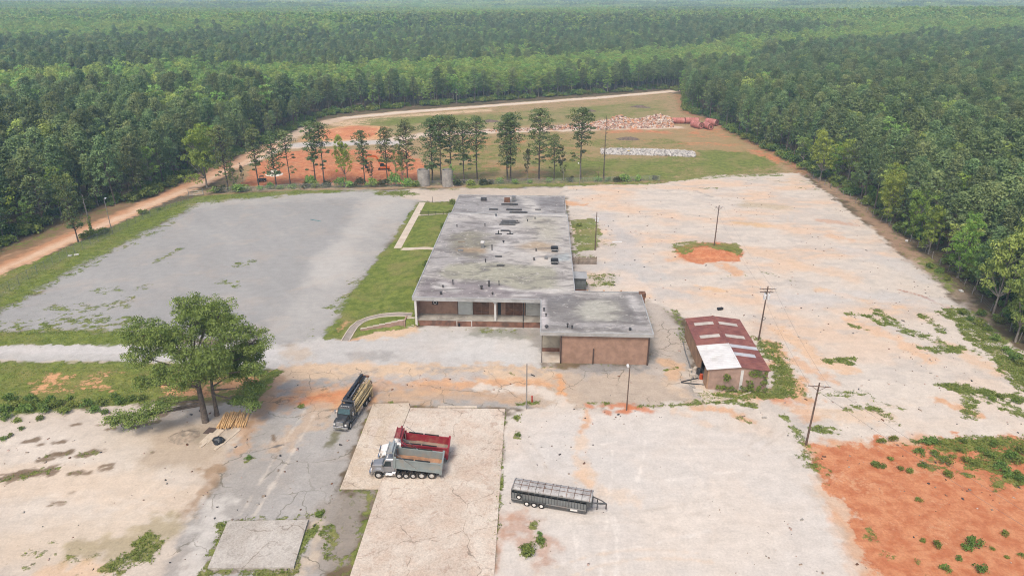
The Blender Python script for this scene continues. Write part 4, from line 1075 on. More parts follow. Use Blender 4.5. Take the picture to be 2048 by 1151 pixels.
cu = (us[:-1] + us[1:]) / 2; cv = (vs_[:-1] + vs_[1:]) / 2
CU, CV = np.meshgrid(cu, cv)
RGN = ((CU < 31.0) & (CV > -.2) & (CV < 54.5)) | ((CU > 24.6) & (CV < 3.9)) 
RGN2 = (CU > .3) & (CU < 30.7) & (CV > 54.5)
nx = len(us)
jj, ii = np.meshgrid(np.arange(len(vs_) - 1), np.arange(nx - 1), indexing='ij')
q = np.stack([jj * nx + ii, jj * nx + ii + 1, (jj + 1) * nx + ii + 1, (jj + 1) * nx + ii], -1)
for nm, rg, z in (('roof', RGN, RZ), ('roof', RGN2, RZ - .22)):
    f = q[rg]; uq, inv = np.unique(f, return_inverse=True)
    Vt = np.stack([U, Vv, np.full(U.shape, z) + .05 * (fbm(U / 5, Vv / 5, 9) - .5)], -1).reshape(-1, 3)[uq]
    ro_ = link(nm, np_mesh(nm, Vt, inv.reshape(f.shape), {'tone': tone.reshape(-1, 4)[uq]}), M_ROOF, WH)

# walls
w = MB()
w.box(0, .3, 0, 72.7, 0, 5.72); w.box(30.5, 30.8, 3.6, 72.7, 0, 5.72); w.box(.3, 30.5, 72.4, 72.7, 0, 5.72); w.box(.3, 24.7, 2.9, 3.2, 0, 5.72)
w.build('wall', M_BRICK, WH)
w = MB(); w.box(28, 43.4, -13.5, -13.2, 0, 5.72); w.box(43.1, 43.4, -13.2, 3.5, 0, 5.72); w.box(30.8, 43.1, 3.2, 3.5, 0, 5.72); w.box(28, 28.3, -13.2, -9.5, 0, 5.72); w.box(24.75, 25.05, -9.2, 2.9, 0, 5.72)
aw = w.build('annex_wall', M_BRICK, WH); aw['label'] = 'plain brick front of the annex with dark water stains'
w = MB(); w.box(24.76, 28, -9.5, -9.2, 0, .8); w.build('bay_base', M_BRICK_D, WH)
w = MB(); w.box(24.77, 27.99, -9.47, -9.22, .8, 5.6); w.build('bay_panel', simple_mat('bay_panel_paint', (.40, .375, .30), .8, var=.2, scale=.5, dirt=(.2, .19, .17), dirt_amt=.6), WH)
w = MB(); w.box(24.72, 28, -13.5, -9.52, .01, .06); w.build('bay_floor', M_CONC_L, WH)
w = MB(); w.box(24.72, 24.86, -13.6, -13.4, 0, 5.7); w.build('bay_post', M_DOWN, WH)
# vents behind the recessed dock keep the hall closed above
w = MB(); w.box(-.3, 24.55, -.42, -.2, 5.55, 6.30); w.box(-.42, -.2, -.2, 54.4, 5.7, 6.30); w.box(31.0, 31.18, 4.0, 54.4, 5.7, 6.30); w.box(24.4, 24.6, -13.98, -.42, 5.6, 6.30)
w.box(24.6, 43.98, -14.0, -13.8, 5.6, 6.30); w.box(43.8, 43.98, -13.8, 4.1, 5.6, 6.30); w.box(31.18, 43.8, 3.92, 4.1, 5.7, 6.30)
w.box(.1, .3, 54.7, 73.0, 5.6, 6.1); w.box(30.7, 30.9, 54.7, 73.0, 5.6, 6.1); w.box(.1, 30.9, 73.0, 73.2, 5.6, 6.1); w.box(-.2, 31.0, 54.42, 54.7, 5.6, 6.34)
w.build('fascia', M_FASCIA, WH)
w = MB(); w.box(-.28, 24.38, -.19, 2.85, 5.60, 5.68); w.box(24.62, 28, -13.78, -9.6, 5.62, 5.70); w.build('soffit', M_WHITE, WH)
w = MB(); w.box(.3, 24.7, .06, 2.9, 0, 1.2); w.build('dock', M_BRICK_D, WH)
w = MB(); w.box(.3, 24.7, 0, 2.9, 1.203, 1.30); w.build('dock_deck', M_CONC, WH)
w = MB(); w.box(.0, .42, -.3, -.003, 0, 5.55); w.build('corner_post', M_WHITE, WH)
w = MB(); w.box(15.45, 15.85, .15, .5, 1.3, 5.5); w.box(15.25, 16.05, .1, .6, 5.1, 5.6); w.build('column', M_WHITE, WH)
w = MB(); w.cyl((21.1, .25, 1.3), (21.1, .25, 5.6), .09, n=8); w.cyl((21.1, -.06, 0), (21.1, -.06, 1.3), .09, n=8); w.build('drain_pipe', M_BLACK, WH)
def panel(name, u0, u1, z0, z1, mat, v=2.9, proud=.08):
    return MB().box(u0, u1, v - proud, v - .003, z0, z1).build(name, mat, WH)
for u0, u1 in ((8.1, 11.0), (21.5, 24.6)):
    d = MB(); 
    for k in range(9): d.box(u0, u1, 2.80, 2.897, 1.31 + k * .42, 1.31 + k * .42 + .40)
    ro = d.build('rollup_door', M_ROLL, WH)
    fr = MB(); fr.box(u0 - .12, u0 - .005, 2.76, 2.896, 1.31, 5.2); fr.box(u1 + .005, u1 + .12, 2.76, 2.896, 1.31, 5.2); fr.build('frame', M_DOWN, ro)
for u0, u1 in ((11.15, 12.65), (12.72, 14.2), (17.5, 19.1), (19.17, 20.8)):
    d = MB().box(u0, u1, 2.84, 2.897, 1.31, 5.2)
    for k in range(9): d.box(u0 + .05, u1 - .05, 2.78, 2.838, 1.40 + k * .42, 1.40 + k * .42 + .26)
    d.build('boarded_door', M_LOUVRE, WH)
panel('door', 15.95, 16.6, 1.31, 3.9, M_BLACK)
pf = panel('fan_housing', 3.0, 4.1, 3.3, 4.3, M_BLACK, proud=.18)
MB().ring((3.55, 2.70, 3.8), (0, 1, 0), .36, .24, .06, 14).build('fan_ring', M_WHITE, pf)
w = MB(); w.box(8.05, 8.2, -.05, .055, .1, 1.2); w.box(10.95, 11.1, -.05, .055, .1, 1.2); w.box(8.05, 11.1, -.05, .055, 1.205, 1.26); w.build('bumper_frame', M_WHITE, WH)
w = MB(); w.box(8.4, 8.75, -.18, .055, .1, .75); w.build('dock_bumper', M_BLACK, WH)
for u in (28.12, 43.3): MB().box(u - .12, u + .12, -13.72, -13.503, 0, 5.6).build('downspout', M_DOWN, WH)
MB().box(33.7, 33.9, -13.7, -13.503, 0, 3.0).build('standpipe', M_DOWN, WH)
w = MB(); w.box(43.5, 44.7, 2.9, 4.2, 0, 5.5); w.build('chimney', M_BRICK_D, WH)
MB().box(43.6, 44.85, 3.0, 4.35, 5.5, 6.35).build('chimney_cap', M_RUST, WH)
for k in range(6): MB().box(-1.9, -.35, -.9 + k * .3, 1.3, k * .205, (k + 1) * .205 - .004).build('step', M_CONC_L, WH)
MB().box(-2.15, -1.9, -1.0, 1.5, 0, 1.45).build('stair_wall', M_BRICK_P, WH)

# roof fixtures
def fix(name, px, py, w_, d_, h_, mat, z=RZ, legs=0, extra=None):
    u, v = on_roof(px, py, z)
    mb = MB().box(u - w_ / 2, u + w_ / 2, v, v + d_, z + .03 + legs, z + .03 + legs + h_)
    if legs:
        for a in (-1, 1): mb.box(u + a * w_ * .4 - .05, u + a * w_ * .4 + .05, v + .1, v + d_ - .1, z + .02, z + .03 + legs)
    o = mb.build(name, mat, WH, bevel=.03)
    if extra: extra(o, u, v)
    return o
def pipe(px, py, h_, r, mat, cap=True):
    u, v = on_roof(px, py)
    mb = MB().cyl((u, v, RZ), (u, v, RZ + h_), r, n=8)
    if cap: mb.cyl((u, v, RZ + h_), (u, v, RZ + h_ + .18), r * 1.9, r * 1.3, 8)
    return mb.build('vent_pipe', mat, WH)
ZR = RZ - .22
fix('roof_hatch', 967, 402, 1.6, 1.4, .7, M_DKMETAL, ZR); fix('roof_unit', 1014, 405, 1.6, 1.4, 1.1, M_RUST, ZR); fix('roof_unit', 1027, 404, 1.1, 1.1, 1.3, M_GREYMETAL, ZR, .3); fix('roof_curb', 1019, 410, 4.6, .8, .25, M_DKMETAL, ZR)
fix('roof_curb', 1028, 421, 4.2, 1.0, .22, M_DKMETAL, ZR); fix('roof_curb', 1037, 426, 4.8, .8, .22, M_DKMETAL, ZR); fix('roof_curb', 987, 420, 2.4, .8, .2, M_DKMETAL, ZR); fix('roof_curb', 1076, 420, 1.6, .5, .15, M_DKMETAL, ZR)
u, v = on_roof(1019, 450)
for k in range(5): MB().box(u - 2.6 + .12 * k, u + 1.5 + .5 * (k % 3), v + k * .85, v + k * .85 + .32, RZ + .03, RZ + .18).build('roof_curb', M_GREYMETAL if k % 2 else M_DKMETAL, WH)
for px, py in ((997, 469), (1020, 469)):
    u, v = on_roof(px, py); MB().box(u - .8, u + .8, v, v + .4, RZ + .02, RZ + .2).cyl((u, v + .2, RZ), (u, v + .2, RZ + 1.0), .14, n=8).build('vent_pipe', M_DKMETAL, WH)
fix('roof_curb', 1010, 463, 2.2, .5, .3, M_DKMETAL); fix('roof_curb', 997, 514, 1.5, .5, .15, M_DKMETAL); fix('roof_curb', 1001, 532, 1.7, .5, .15, M_DKMETAL); fix('roof_curb', 923, 484, 1.6, .35, .12, M_WOOD); fix('roof_curb', 921, 502, 1.2, .9, .1, M_GREYMETAL)
u, v = on_roof(965, 496); o = MB().box(u - .35, u + .35, v, v + .7, RZ, RZ + .5).box(u - .28, u + .28, v + .06, v + .62, RZ + .5, RZ + 1.1).build('roof_vent', M_GREYMETAL, WH); MB().box(u - .42, u + .42, v - .05, v + .75, RZ + 1.1, RZ + 1.5).build('vent_cap', M_WHITE, o)
for px, py in ((1109, 503), (1109, 528)):
    u, v = on_roof(px, py)
    o = MB().box(u - .75, u + .75, v, v + 1.5, RZ + .02, RZ + .45).build('roof_vent', M_WHITE, WH)
    MB().prism_y([(u - .85, RZ + .65), (u - .68, RZ + .95), (u + .68, RZ + .95), (u + .85, RZ + .65), (u + .7, RZ + .46), (u - .7, RZ + .46)], v + .1, v + 1.3).build('vent_hood', M_BLACK, o)
    MB().box(u - .7, u + .7, v - .3, v - .05, RZ + .1, RZ + .4).build('vent_flap', M_BLACK, o)
fix('roof_vent', 1092, 519, .7, .7, .6, M_GREYMETAL)
for px, py, h_, r in ((984, 500, 1.1, .12), (906, 569, .9, .10), (978, 573, 1.1, .16), (963, 578, .6, .2), (998, 570, .8, .08), (886, 575, .4, .12), (882, 588, .35, .15), (985, 589, .35, .12), (1007, 485, .4, .15), (971, 524, .6, .1), (1068, 520, .4, .16), (1072, 502, .4, .12),
                      (914, 454, .5, .1), (970, 452, .5, .1), (992, 432, .4, .14), (1088, 622, .5, .12), (1092, 632, .4, .1), (1135, 655, .7, .12), (1144, 657, .5, .1), (1093, 655, .3, .2), (1260, 660, .3, .15), (1070, 438, .4, .1), (1055, 443, .4, .1)):
    pipe(px, py, h_, r, M_DKMETAL)

# lean-to beside the long wall
US = empty('utility_shed', (*from_b(31.25, 16.6), 0), B_YAW)
tag(US, 'small grey metal lean-to on a brick base against the warehouse side', 'shed')
MB().box(0, 2.9, 0, 3.2, 0, 1.2).build('base', M_BRICK_D, US)
MB().box(.05, 2.85, .05, 3.15, 1.2, 3.7).build('wall', simple_mat('lean_to_metal', (.17, .19, .19), .6, .3, var=.25, scale=1, dirt=(.1, .1, .09), dirt_amt=.5), US)
MB().hexa([(-.2, -.2, 3.75), (3.1, -.2, 3.72), (3.1, 3.4, 3.95), (-.2, 3.4, 3.98)], [(-.2, -.2, 3.85), (3.1, -.2, 3.82), (3.1, 3.4, 4.05), (-.2, 3.4, 4.08)]).build('roof', M_FASCIA, US)
lw = MB().box(0, 7.6, 0, .3, 0, .55); lw.box(0, .3, .3, .6, 0, .8); lw.box(3.6, 3.9, .3, .6, 0, .8); lw.box(7.3, 7.6, .3, .6, 0, .8)
LW = lw.build('low_wall', simple_mat('orange_concrete', (.50, .34, .22), .9, var=.2, scale=1), None); LW.location = (*from_b(34.4, 17.0), 0); LW.rotation_euler = (0, 0, B_YAW)
tag(LW, 'low orange stained concrete wall behind the annex roof', 'wall')
fb = empty('board_fence', (*from_b(31.2, 34.6), 0), B_YAW); tag(fb, 'weathered brown board fence between warehouse side and transformer pole', 'fence')
mbf = MB(); rf = random.Random(3)
for k in range(34): 
    t = k * .19; mbf.box(t, t + .15, 0, .03, .05, 1.9 + rf.uniform(-.25, .1))
mbf.build('boards', M_WOOD, fb)
for t in (0, 2.2, 4.4, 6.4): MB().box(t, t + .12, .034, .15, 0, 2.0).build('post', M_WOOD, fb)
MB().box(0, 6.5, .036, .08, .5, .6).build('rail', M_WOOD, fb)

# ================================================================== paths, walls and slabs on the ground
def ribbon(name, pts, hw, mat, dz=.04, th=.10, step=.8, label=None, cat=None, kind='structure'):
    P = []
    for a, b in zip(pts[:-1], pts[1:]):
        n = max(1, int(math.hypot(b[0] - a[0], b[1] - a[1]) / step))
        for k in range(n): P.append((a[0] + (b[0] - a[0]) * k / n, a[1] + (b[1] - a[1]) * k / n))
    P.append(pts[-1])
    vs, fs = [], []
    for i, p in enumerate(P):
        a = P[max(0, i - 1)]; b = P[min(len(P) - 1, i + 1)]
        dx, dy = b[0] - a[0], b[1] - a[1]; l = math.hypot(dx, dy) or 1
        nx_, ny_ = -dy / l, dx / l
        for s_, zz in ((1, -th), (1, 0), (-1, 0), (-1, -th)):
            x, y = p[0] + nx_ * hw * s_, p[1] + ny_ * hw * s_
            vs.append((x, y, gz(x, y) + dz + zz))
    for i in range(len(P) - 1):
        for k in range(3): fs.append((i * 4 + k, i * 4 + k + 1, i * 4 + 5 + k, i * 4 + 4 + k))
    fs += [(0, 3, 2, 1)]; n = (len(P) - 1) * 4; fs += [(n, n + 1, n + 2, n + 3)]
    o = MB().raw(vs, fs).build(name, mat)
    if kind: o['kind'] = kind
    if label: tag(o, label, cat)
    return o
def LP(px, py):                                   # photo spot on the raised lawn
    p = GP(px, py); return (p[0], p[1])
M_WALK = simple_mat('sidewalk_concrete', (.50, .44, .37), .9, var=.10, scale=.5, dirt=(.40, .31, .22), dirt_amt=.4)
M_WALK_D = simple_mat('old_walk_asphalt', (.27, .24, .21), .95, var=.2, scale=.7, dirt=(.28, .22, .17), dirt_amt=.5)
ribbon('sidewalk', [LP(845, 405), LP(795, 496)], .95, M_WALK); ribbon('sidewalk', [LP(804, 497.5), LP(868, 497.5)], .8, M_WALK, dz=.046); ribbon('sidewalk', [LP(838, 430), LP(898, 429)], .6, M_WALK, dz=.05)
cw = [LP(x, y) for x, y in ((691, 681), (699, 667), (708, 654), (720, 644), (736, 637), (758, 632), (785, 629.5), (812, 629), (824, 629))]
ribbon('footpath', cw, .62, M_WALK_D, dz=.05)
def offset(pts, d):
    r = []
    for i, p in enumerate(pts):
        a = pts[max(0, i - 1)]; b = pts[min(len(pts) - 1, i + 1)]; dx, dy = b[0] - a[0], b[1] - a[1]; l = math.hypot(dx, dy)
        r.append((p[0] - dy / l * d, p[1] + dx / l * d))
    return r
ribbon('path_edging', offset(cw, .75), .10, M_CONC_L, dz=.12, th=.22); ribbon('path_edging', offset(cw, -.75), .10, M_CONC_L, dz=.12, th=.22)

RW = empty('retaining_wall', (*from_b(-2.2, -.9), 0), B_YAW); tag(RW, 'low stepped brick retaining wall running from the dock stairs along the lawn', 'wall')
for k in range(7):
    x0 = -1.15 * k; h = 1.45 - .16 * k
    yy = -.30 * k
    w = MB().hexa([(x0 - 1.14, yy - .30, 0), (x0, yy, 0), (x0, yy + .35, 0), (x0 - 1.14, yy + .05, 0)], [(x0 - 1.14, yy - .30, h), (x0, yy, h), (x0, yy + .35, h), (x0 - 1.14, yy + .05, h)])
    s_ = w.build('wall_section', M_BRICK_P, RW)
    MB().hexa([(x0 - 1.14, yy - .35, h + .003), (x0, yy - .05, h + .003), (x0, yy + .40, h + .003), (x0 - 1.14, yy + .10, h + .003)], [(x0 - 1.14, yy - .35, h + .09), (x0, yy - .05, h + .09), (x0, yy + .40, h + .09), (x0 - 1.14, yy + .10, h + .09)]).build('coping', M_CONC_L, s_)

# iron fence on the lawn
IF = empty('iron_fence', (*LP(842, 432), 0)); a = LP(842, 432); b = LP(902, 431); dd = math.hypot(b[0] - a[0], b[1] - a[1]); IF.rotation_euler = (0, 0, math.atan2(b[1] - a[1], b[0] - a[0])); IF.location = (a[0], a[1], gz(*a))
tag(IF, 'short black iron railing across the lawn beside the warehouse', 'fence')
for k in range(5): t = dd * k / 4; MB().box(t - .05, t + .05, -.05, .05, -.2 + (gz(a[0] + (b[0] - a[0]) * k / 4, a[1]) - gz(*a)), 1.7).build('post', M_BLACK, IF)
w = MB(); w.box(0, dd, -.02, .02, 1.45, 1.52); w.box(0, dd, -.02, .02, .25, .32)
for k in range(60): w.box(dd * k / 60, dd * k / 60 + .03, -.015, .015, .3, 1.5)
w.build('railing', M_BLACK, IF)

def slab(name, px, z0, z1, mat, extra=None):
    P = WP(px)
    w = MB().prism_z(P if sum((P[i][0] * P[(i + 1) % len(P)][1] - P[(i + 1) % len(P)][0] * P[i][1]) for i in range(len(P))) > 0 else P[::-1], z0, z1)
    o = w.build(name, mat); o['kind'] = 'structure'; return o

def slab_material(name, base, stain, dark):
    m, nt, p = new_mat(name); L = nt.links.new
    g = N(nt, 'NewGeometry').outputs['Position']
    n1 = noise(nt, .35, 7, .68, g, .5); n2 = noise(nt, 1.6, 6, .7, g, .3); n3 = noise(nt, .9, 7, .7, g, .8); n4 = noise(nt, 5, 4, .7, g)
    c = mixc(nt, mth(nt, 'MULTIPLY', maprange(nt, noise(nt, .09, 6, .7, g, .8), .42, .62), .55), base, tuple(x * .8 for x in stain))
    c = mixc(nt, mth(nt, 'MULTIPLY', maprange(nt, n1, .42, .66), .7), c, stain)
    c = mixc(nt, mth(nt, 'MULTIPLY', maprange(nt, n3, .53, .65), .66), c, dark)
    c = mixc(nt, mth(nt, 'MULTIPLY', maprange(nt, n2, .60, .72), .45), c, (.24, .195, .155))
    nv = N(nt, 'TexNoise'); nv.inputs['Scale'].default_value = .4; nv.inputs['Detail'].default_value = 5; L(g, nv.inputs['Vector'])
    sc = N(nt, 'VectorMath', operation='SCALE'); sc.inputs['Scale'].default_value = 2.2; L(nv.outputs['Color'], sc.inputs[0]); wv = N(nt, 'VectorMath', operation='ADD'); L(g, wv.inputs[0]); L(sc.outputs[0], wv.inputs[1])
    vo = N(nt, 'TexVoronoi', feature='DISTANCE_TO_EDGE'); vo.inputs['Scale'].default_value = .13; L(wv.outputs[0], vo.inputs['Vector'])
    c = mixc(nt, mth(nt, 'MULTIPLY', maprange(nt, vo.outputs['Distance'], .003, .011, 1, 0), maprange(nt, n1, .42, .6, 0, .7)), c, (.17, .14, .11))
    c = mixc(nt, 1.0, c, maprange(nt, n4, .25, .75, .72, 1.28, False), 'MULTIPLY')
    L(c, p.inputs['Base Color']); p.inputs['Roughness'].default_value = .92; p.inputs['Specular IOR Level'].default_value = .15
    b = N(nt, 'Bump'); b.inputs['Strength'].default_value = .5; b.inputs['Distance'].default_value = .05; L(n2, b.inputs['Height']); L(b.outputs[0], p.inputs['Normal'])
    return m
M_PAD = slab_material('stained_concrete_pad', (.53, .475, .41), (.47, .375, .30), (.355, .27, .215))
M_PAD2 = slab_material('light_concrete_pad', (.52, .46, .385), (.46, .37, .28), (.37, .30, .235))
M_PAD3 = slab_material('grey_concrete_slab', (.44, .415, .38), (.36, .325, .285), (.30, .28, .25))
slab('concrete_pad', [(821, 816), (1010, 818), (985, 1200), (684, 1200), (757, 979)], -.2, .10, M_PAD)
slab('concrete_pad', [(746, 808), (817.5, 806), (820, 815.5), (789, 895), (757, 978), (680, 978)], -.2, .085, M_PAD2)
slab('concrete_pad', [(742, 838), (765, 838), (741, 894), (768, 896), (778, 850), (800, 838), (790, 885), (775, 900), (737, 897)], .02, .092, M_PAD)
slab('concrete_pad', [(876, 812), (954, 812), (954, 816), (876, 816)], -.1, .13, M_PAD2)
SL = slab('concrete_slab', [(456, 1045), (617, 1041), (588, 1137), (416, 1138)], -.1, .28, M_PAD3)
slab('concrete_apron', [(1388, 770), (1408, 770), (1426, 792), (1470, 797), (1410, 806)], -.1, .09, M_PAD2)

# ================================================================== red-roofed shed
SH = empty('metal_shed', (32.0, 96.9, 0), math.radians(-2.4))
tag(SH, 'low brick shed with rusty red metal roof and one white roof patch', 'shed')
SW, SD, EA, RI = 9.7, 18.7, 3.75, 4.35
def red_roof():
    m, nt, p = new_mat('rusty_red_roof'); L = nt.links.new
    oc = N(nt, 'TexCoord').outputs['Object']
    n1 = noise(nt, .5, 6, .65, oc, .4); n2 = noise(nt, 3, 5, .7, oc)
    c = mixc(nt, maprange(nt, n1, .35, .65), (.165, .055, .048), (.25, .095, .075)); c = mixc(nt, mth(nt, 'MULTIPLY', maprange(nt, n2, .52, .68), .5), c, (.30, .16, .12))
    L(c, p.inputs['Base Color']); p.inputs['Roughness'].default_value = .6; p.inputs['Metallic'].default_value = .1
    return m
M_RED = red_roof()
w = MB(); w.box(0, .25, 0, 2.2, 0, EA); w.box(0, .25, 5.4, SD, 0, EA); w.box(0, .25, 2.2, 5.4, 3.0, EA)
w.build('side_wall', simple_mat('tan_boards', (.36, .225, .14), .9, var=.2, scale=.8, dirt=(.2, .13, .09), dirt_amt=.5), SH)
w = MB(); w.prism_y([(.25, 0), (SW, 0), (SW, EA), (SW / 2, RI), (.25, EA)], 0, .25); w.build('gable_wall', M_BRICK_P, SH)
w = MB(); w.prism_y([(.25, 0), (SW, 0), (SW, EA), (SW / 2, RI), (.25, EA)], SD - .25, SD); w.build('gable_wall', M_BRICK_P, SH)
MB().box(SW - .25, SW, .25, SD - .25, 0, EA).build('side_wall', M_BRICK_P, SH)
MB().box(.5, SW - .3, .3, SD - .3, .02, .05).build('floor', M_CONC, SH)
MB().box(5.3, 5.75, -.02, -.003, .1, 3.75).build('leak_stain', M_WHITE, SH)
def roof_pt(u): return EA + (RI - EA) * (1 - abs(u - SW / 2) / (SW / 2)) + .03
def roof_panel(name, u0, u1, v0, v1, mat, dz, rib=True):
    w = MB(); w.hexa([(u0, v0, roof_pt(u0) + dz), (u1, v0, roof_pt(u1) + dz), (u1, v1, roof_pt(u1) + dz), (u0, v1, roof_pt(u0) + dz)],
                     [(u0, v0, roof_pt(u0) + dz + .05), (u1, v0, roof_pt(u1) + dz + .05), (u1, v1, roof_pt(u1) + dz + .05), (u0, v1, roof_pt(u0) + dz + .05)])
    if rib:
        v = v0 + .3
        while v < v1 - .1:
            w.hexa([(u0, v, roof_pt(u0) + dz + .053), (u1, v, roof_pt(u1) + dz + .053), (u1, v + .08, roof_pt(u1) + dz + .053), (u0, v + .08, roof_pt(u0) + dz + .053)],
                   [(u0, v + .02, roof_pt(u0) + dz + .09), (u1, v + .02, roof_pt(u1) + dz + .09), (u1, v + .06, roof_pt(u1) + dz + .09), (u0, v + .06, roof_pt(u0) + dz + .09)]); v += .6
    return w.build(name, mat, SH)
M_SKYL = simple_mat('fibreglass_panel', (.46, .42, .38), .5, var=.12, scale=1, dirt=(.3, .25, .21), dirt_amt=.5)
M_SKYL2 = simple_mat('fibreglass_panel_blue', (.42, .43, .46), .5, var=.1, scale=1)
M_WROOF = simple_mat('white_roof_sheet', (.60, .60, .60), .6, .05, var=.08, scale=.6, dirt=(.40, .38, .36), dirt_amt=.6)
roof_panel('roof_sheet', -.25, SW / 2, 8.0, SD + .25, M_RED, 0); roof_panel('roof_sheet', SW / 2 + .005, SW + .25, -.25, SD + .25, M_RED, .004)
wr = roof_panel('roof_sheet', -.35, SW / 2 + .3, -.35, 7.99, M_WROOF, .09); wr['label'] = 'white metal sheet patch on the red roof'
MB().hexa([(SW / 2 - .2, 8.0, RI + .10), (SW / 2 + .2, 8.0, RI + .10), (SW / 2 + .2, SD + .25, RI + .10), (SW / 2 - .2, SD + .25, RI + .10)], [(SW / 2 - .05, 8.0, RI + .19), (SW / 2 + .05, 8.0, RI + .19), (SW / 2 + .05, SD + .25, RI + .19), (SW / 2 - .05, SD + .25, RI + .19)]).build('ridge_cap', M_RED, SH)
for u0, u1, v0, v1, mt in ((.9, 4.3, 15.4, 16.5, M_SKYL), (5.3, 8.7, 15.4, 16.5, M_SKYL), (.9, 4.3, 10.4, 11.5, M_SKYL), (5.3, 8.7, 10.4, 11.5, M_SKYL), (5.2, 9.85, 6.6, 7.7, M_SKYL2), (5.2, 8.7, 3.7, 4.8, M_SKYL2)):
    roof_panel('skylight', u0, u1, v0, v1, mt, .10, False)
# ================================================================== poles, lamps and lines
M_POLE = simple_mat('creosote_pole', (.125, .085, .065), .9, var=.3, scale=1.2, dirt=(.2, .16, .13), dirt_amt=.4)
M_POLE_G = simple_mat('grey_pole', (.24, .225, .21), .85, var=.2, scale=1.2)
M_INS = simple_mat('insulator_white', (.6, .62, .64), .4, var=.05)
TOPS = {}
def pole(key, px, yb, yt, label, arm=0.0, arm_rz=0.0, trans=0, lean=(0, 0), r=.16, mat=None, cat='pole', coil=False, double=False):
    x, y, z = GP(px, yb)
    h = tree_height(px, yb, yt)
    R = empty('utility_pole', (x, y, z), arm_rz); R.rotation_euler = (lean[0], lean[1], arm_rz); tag(R, label, cat)
    MB().cyl((0, 0, -.1), (0, 0, h), r, r * .62, 10).build('pole', mat or M_POLE, R)
    if arm:
        a = MB().box(-arm, arm, -.20, -.10, h - .53, h - .43).build('crossarm', M_POLE, R)
        for t in (-arm * .92, -arm * .45, arm * .45, arm * .92): MB().cyl((t, -.15, h - .42), (t, -.15, h - .18), .06, .045, 6).build('insulator', M_INS, a)
        MB().cyl((-arm * .6, -.17, h - .55), (0, -.17, h - 1.2), .03, n=4).cyl((arm * .6, -.17, h - .55), (0, -.17, h - 1.2), .03, n=4).build('brace', M_POLE, R)
    if double:
        MB().box(-arm * .8, arm * .8, .11, .2, h - 1.3, h - 1.18).build('crossarm', M_POLE, R)
    for k in range(trans):
        ang = 2.1 * k - .4
        tx, ty = .42 * math.cos(ang), .42 * math.sin(ang)
        t = MB().cyl((tx, ty, h - 2.5), (tx, ty, h - 1.55), .26, n=12).cyl((tx, ty, h - 1.55), (tx, ty, h - 1.45), .27, .16, 12).build('transformer', M_INS, R)
        MB().cyl((tx, ty, h - 1.46), (tx, ty, h - 1.2), .05, n=6).build('bushing', M_GREYMETAL, t)
    if coil:
        MB().ring((.15, -.2, h * .42), (0, 1, .2), .35, .28, .06, 14).build('cable_coil', M_BLACK, R)
    TOPS[key] = (x, y, z + h - .3)
    return R
pole('a', 1190, 500, 424, 'dark utility pole with white transformer at the green patch beside the warehouse', arm=0, trans=2)
pole('b', 1428, 494, 414, 'utility pole with short crossarm standing on the grassy red mound', arm=1.1, arm_rz=.1)
pole('c', 1517, 680, 572, 'utility pole with crossarm and white transformers behind the red-roofed shed', arm=1.5, arm_rz=-.05, trans=3, coil=True, double=True, lean=(0, .015))
pole('d', 1612, 889, 765, 'brown utility pole with crossarm at the corner of the red clay', arm=1.5, arm_rz=-.12, lean=(0, .01))
def lamp_pole(key, px, yb, yt, label, dx, mat, r=.11, lamp=True, out=.9):
    x, y, z = GP(px, yb); h = tree_height(px, yb, yt)
    R = empty('lamp_post', (x, y, z)); tag(R, label, 'lamp post')
    MB().cyl((0, 0, -.1), (0, 0, h), r, r * .75, 10).build('pole', mat, R)
    if lamp:
        MB().tube([(0, 0, h - .5), (dx * .5, -.1, h + .05), (dx, -.2, h + .25)], .04, 6).build('arm', M_GREYMETAL, R)
        l = MB().hexa([(dx - .28, -.55, h + .12), (dx + .12, -.55, h + .12), (dx + .12, -.02, h + .16), (dx - .28, -.02, h + .16)], [(dx - .2, -.5, h + .34), (dx + .05, -.5, h + .34), (dx + .05, -.08, h + .36), (dx - .2, -.08, h + .36)]).build('lamp_head', M_INS, R)
        MB().cyl((dx - .08, -.35, h - .05), (dx - .08, -.35, h + .12), .14, .18, 10).build('lens', M_INS, l)
    TOPS[key] = (x, y, z + h - .2)
    return R
lamp_pole('e', 1053, 817, 727, 'bare grey pole with rusty foot beside the trampled drive edge', 0, M_POLE_G, lamp=False)
lamp_pole('f', 1253, 820, 731, 'dark lamp post with white lamp head in front of the annex', -.3, M_POLE)
lamp_pole('g', 222, 455, 397, 'lamp post with pale lamp head beside the dirt road', .7, M_POLE_G)
lamp_pole('h', 513, 775, 722, 'dark slim lamp post half hidden behind the big tree', -.4, M_DKMETAL, r=.08)
lamp_pole('i', 1159, 369, 327, 'thin pale post below the tall pine at the back fence', -.6, M_POLE_G, r=.09)
lamp_pole('j', 1197, 358, 332, 'short dark post beside the dead pine at the back fence', 0, M_POLE, lamp=False)
lamp_pole('k', 865, 404, 393, 'thin dark post at the far corner of the lawn', 0, M_DKMETAL, lamp=False, r=.07)

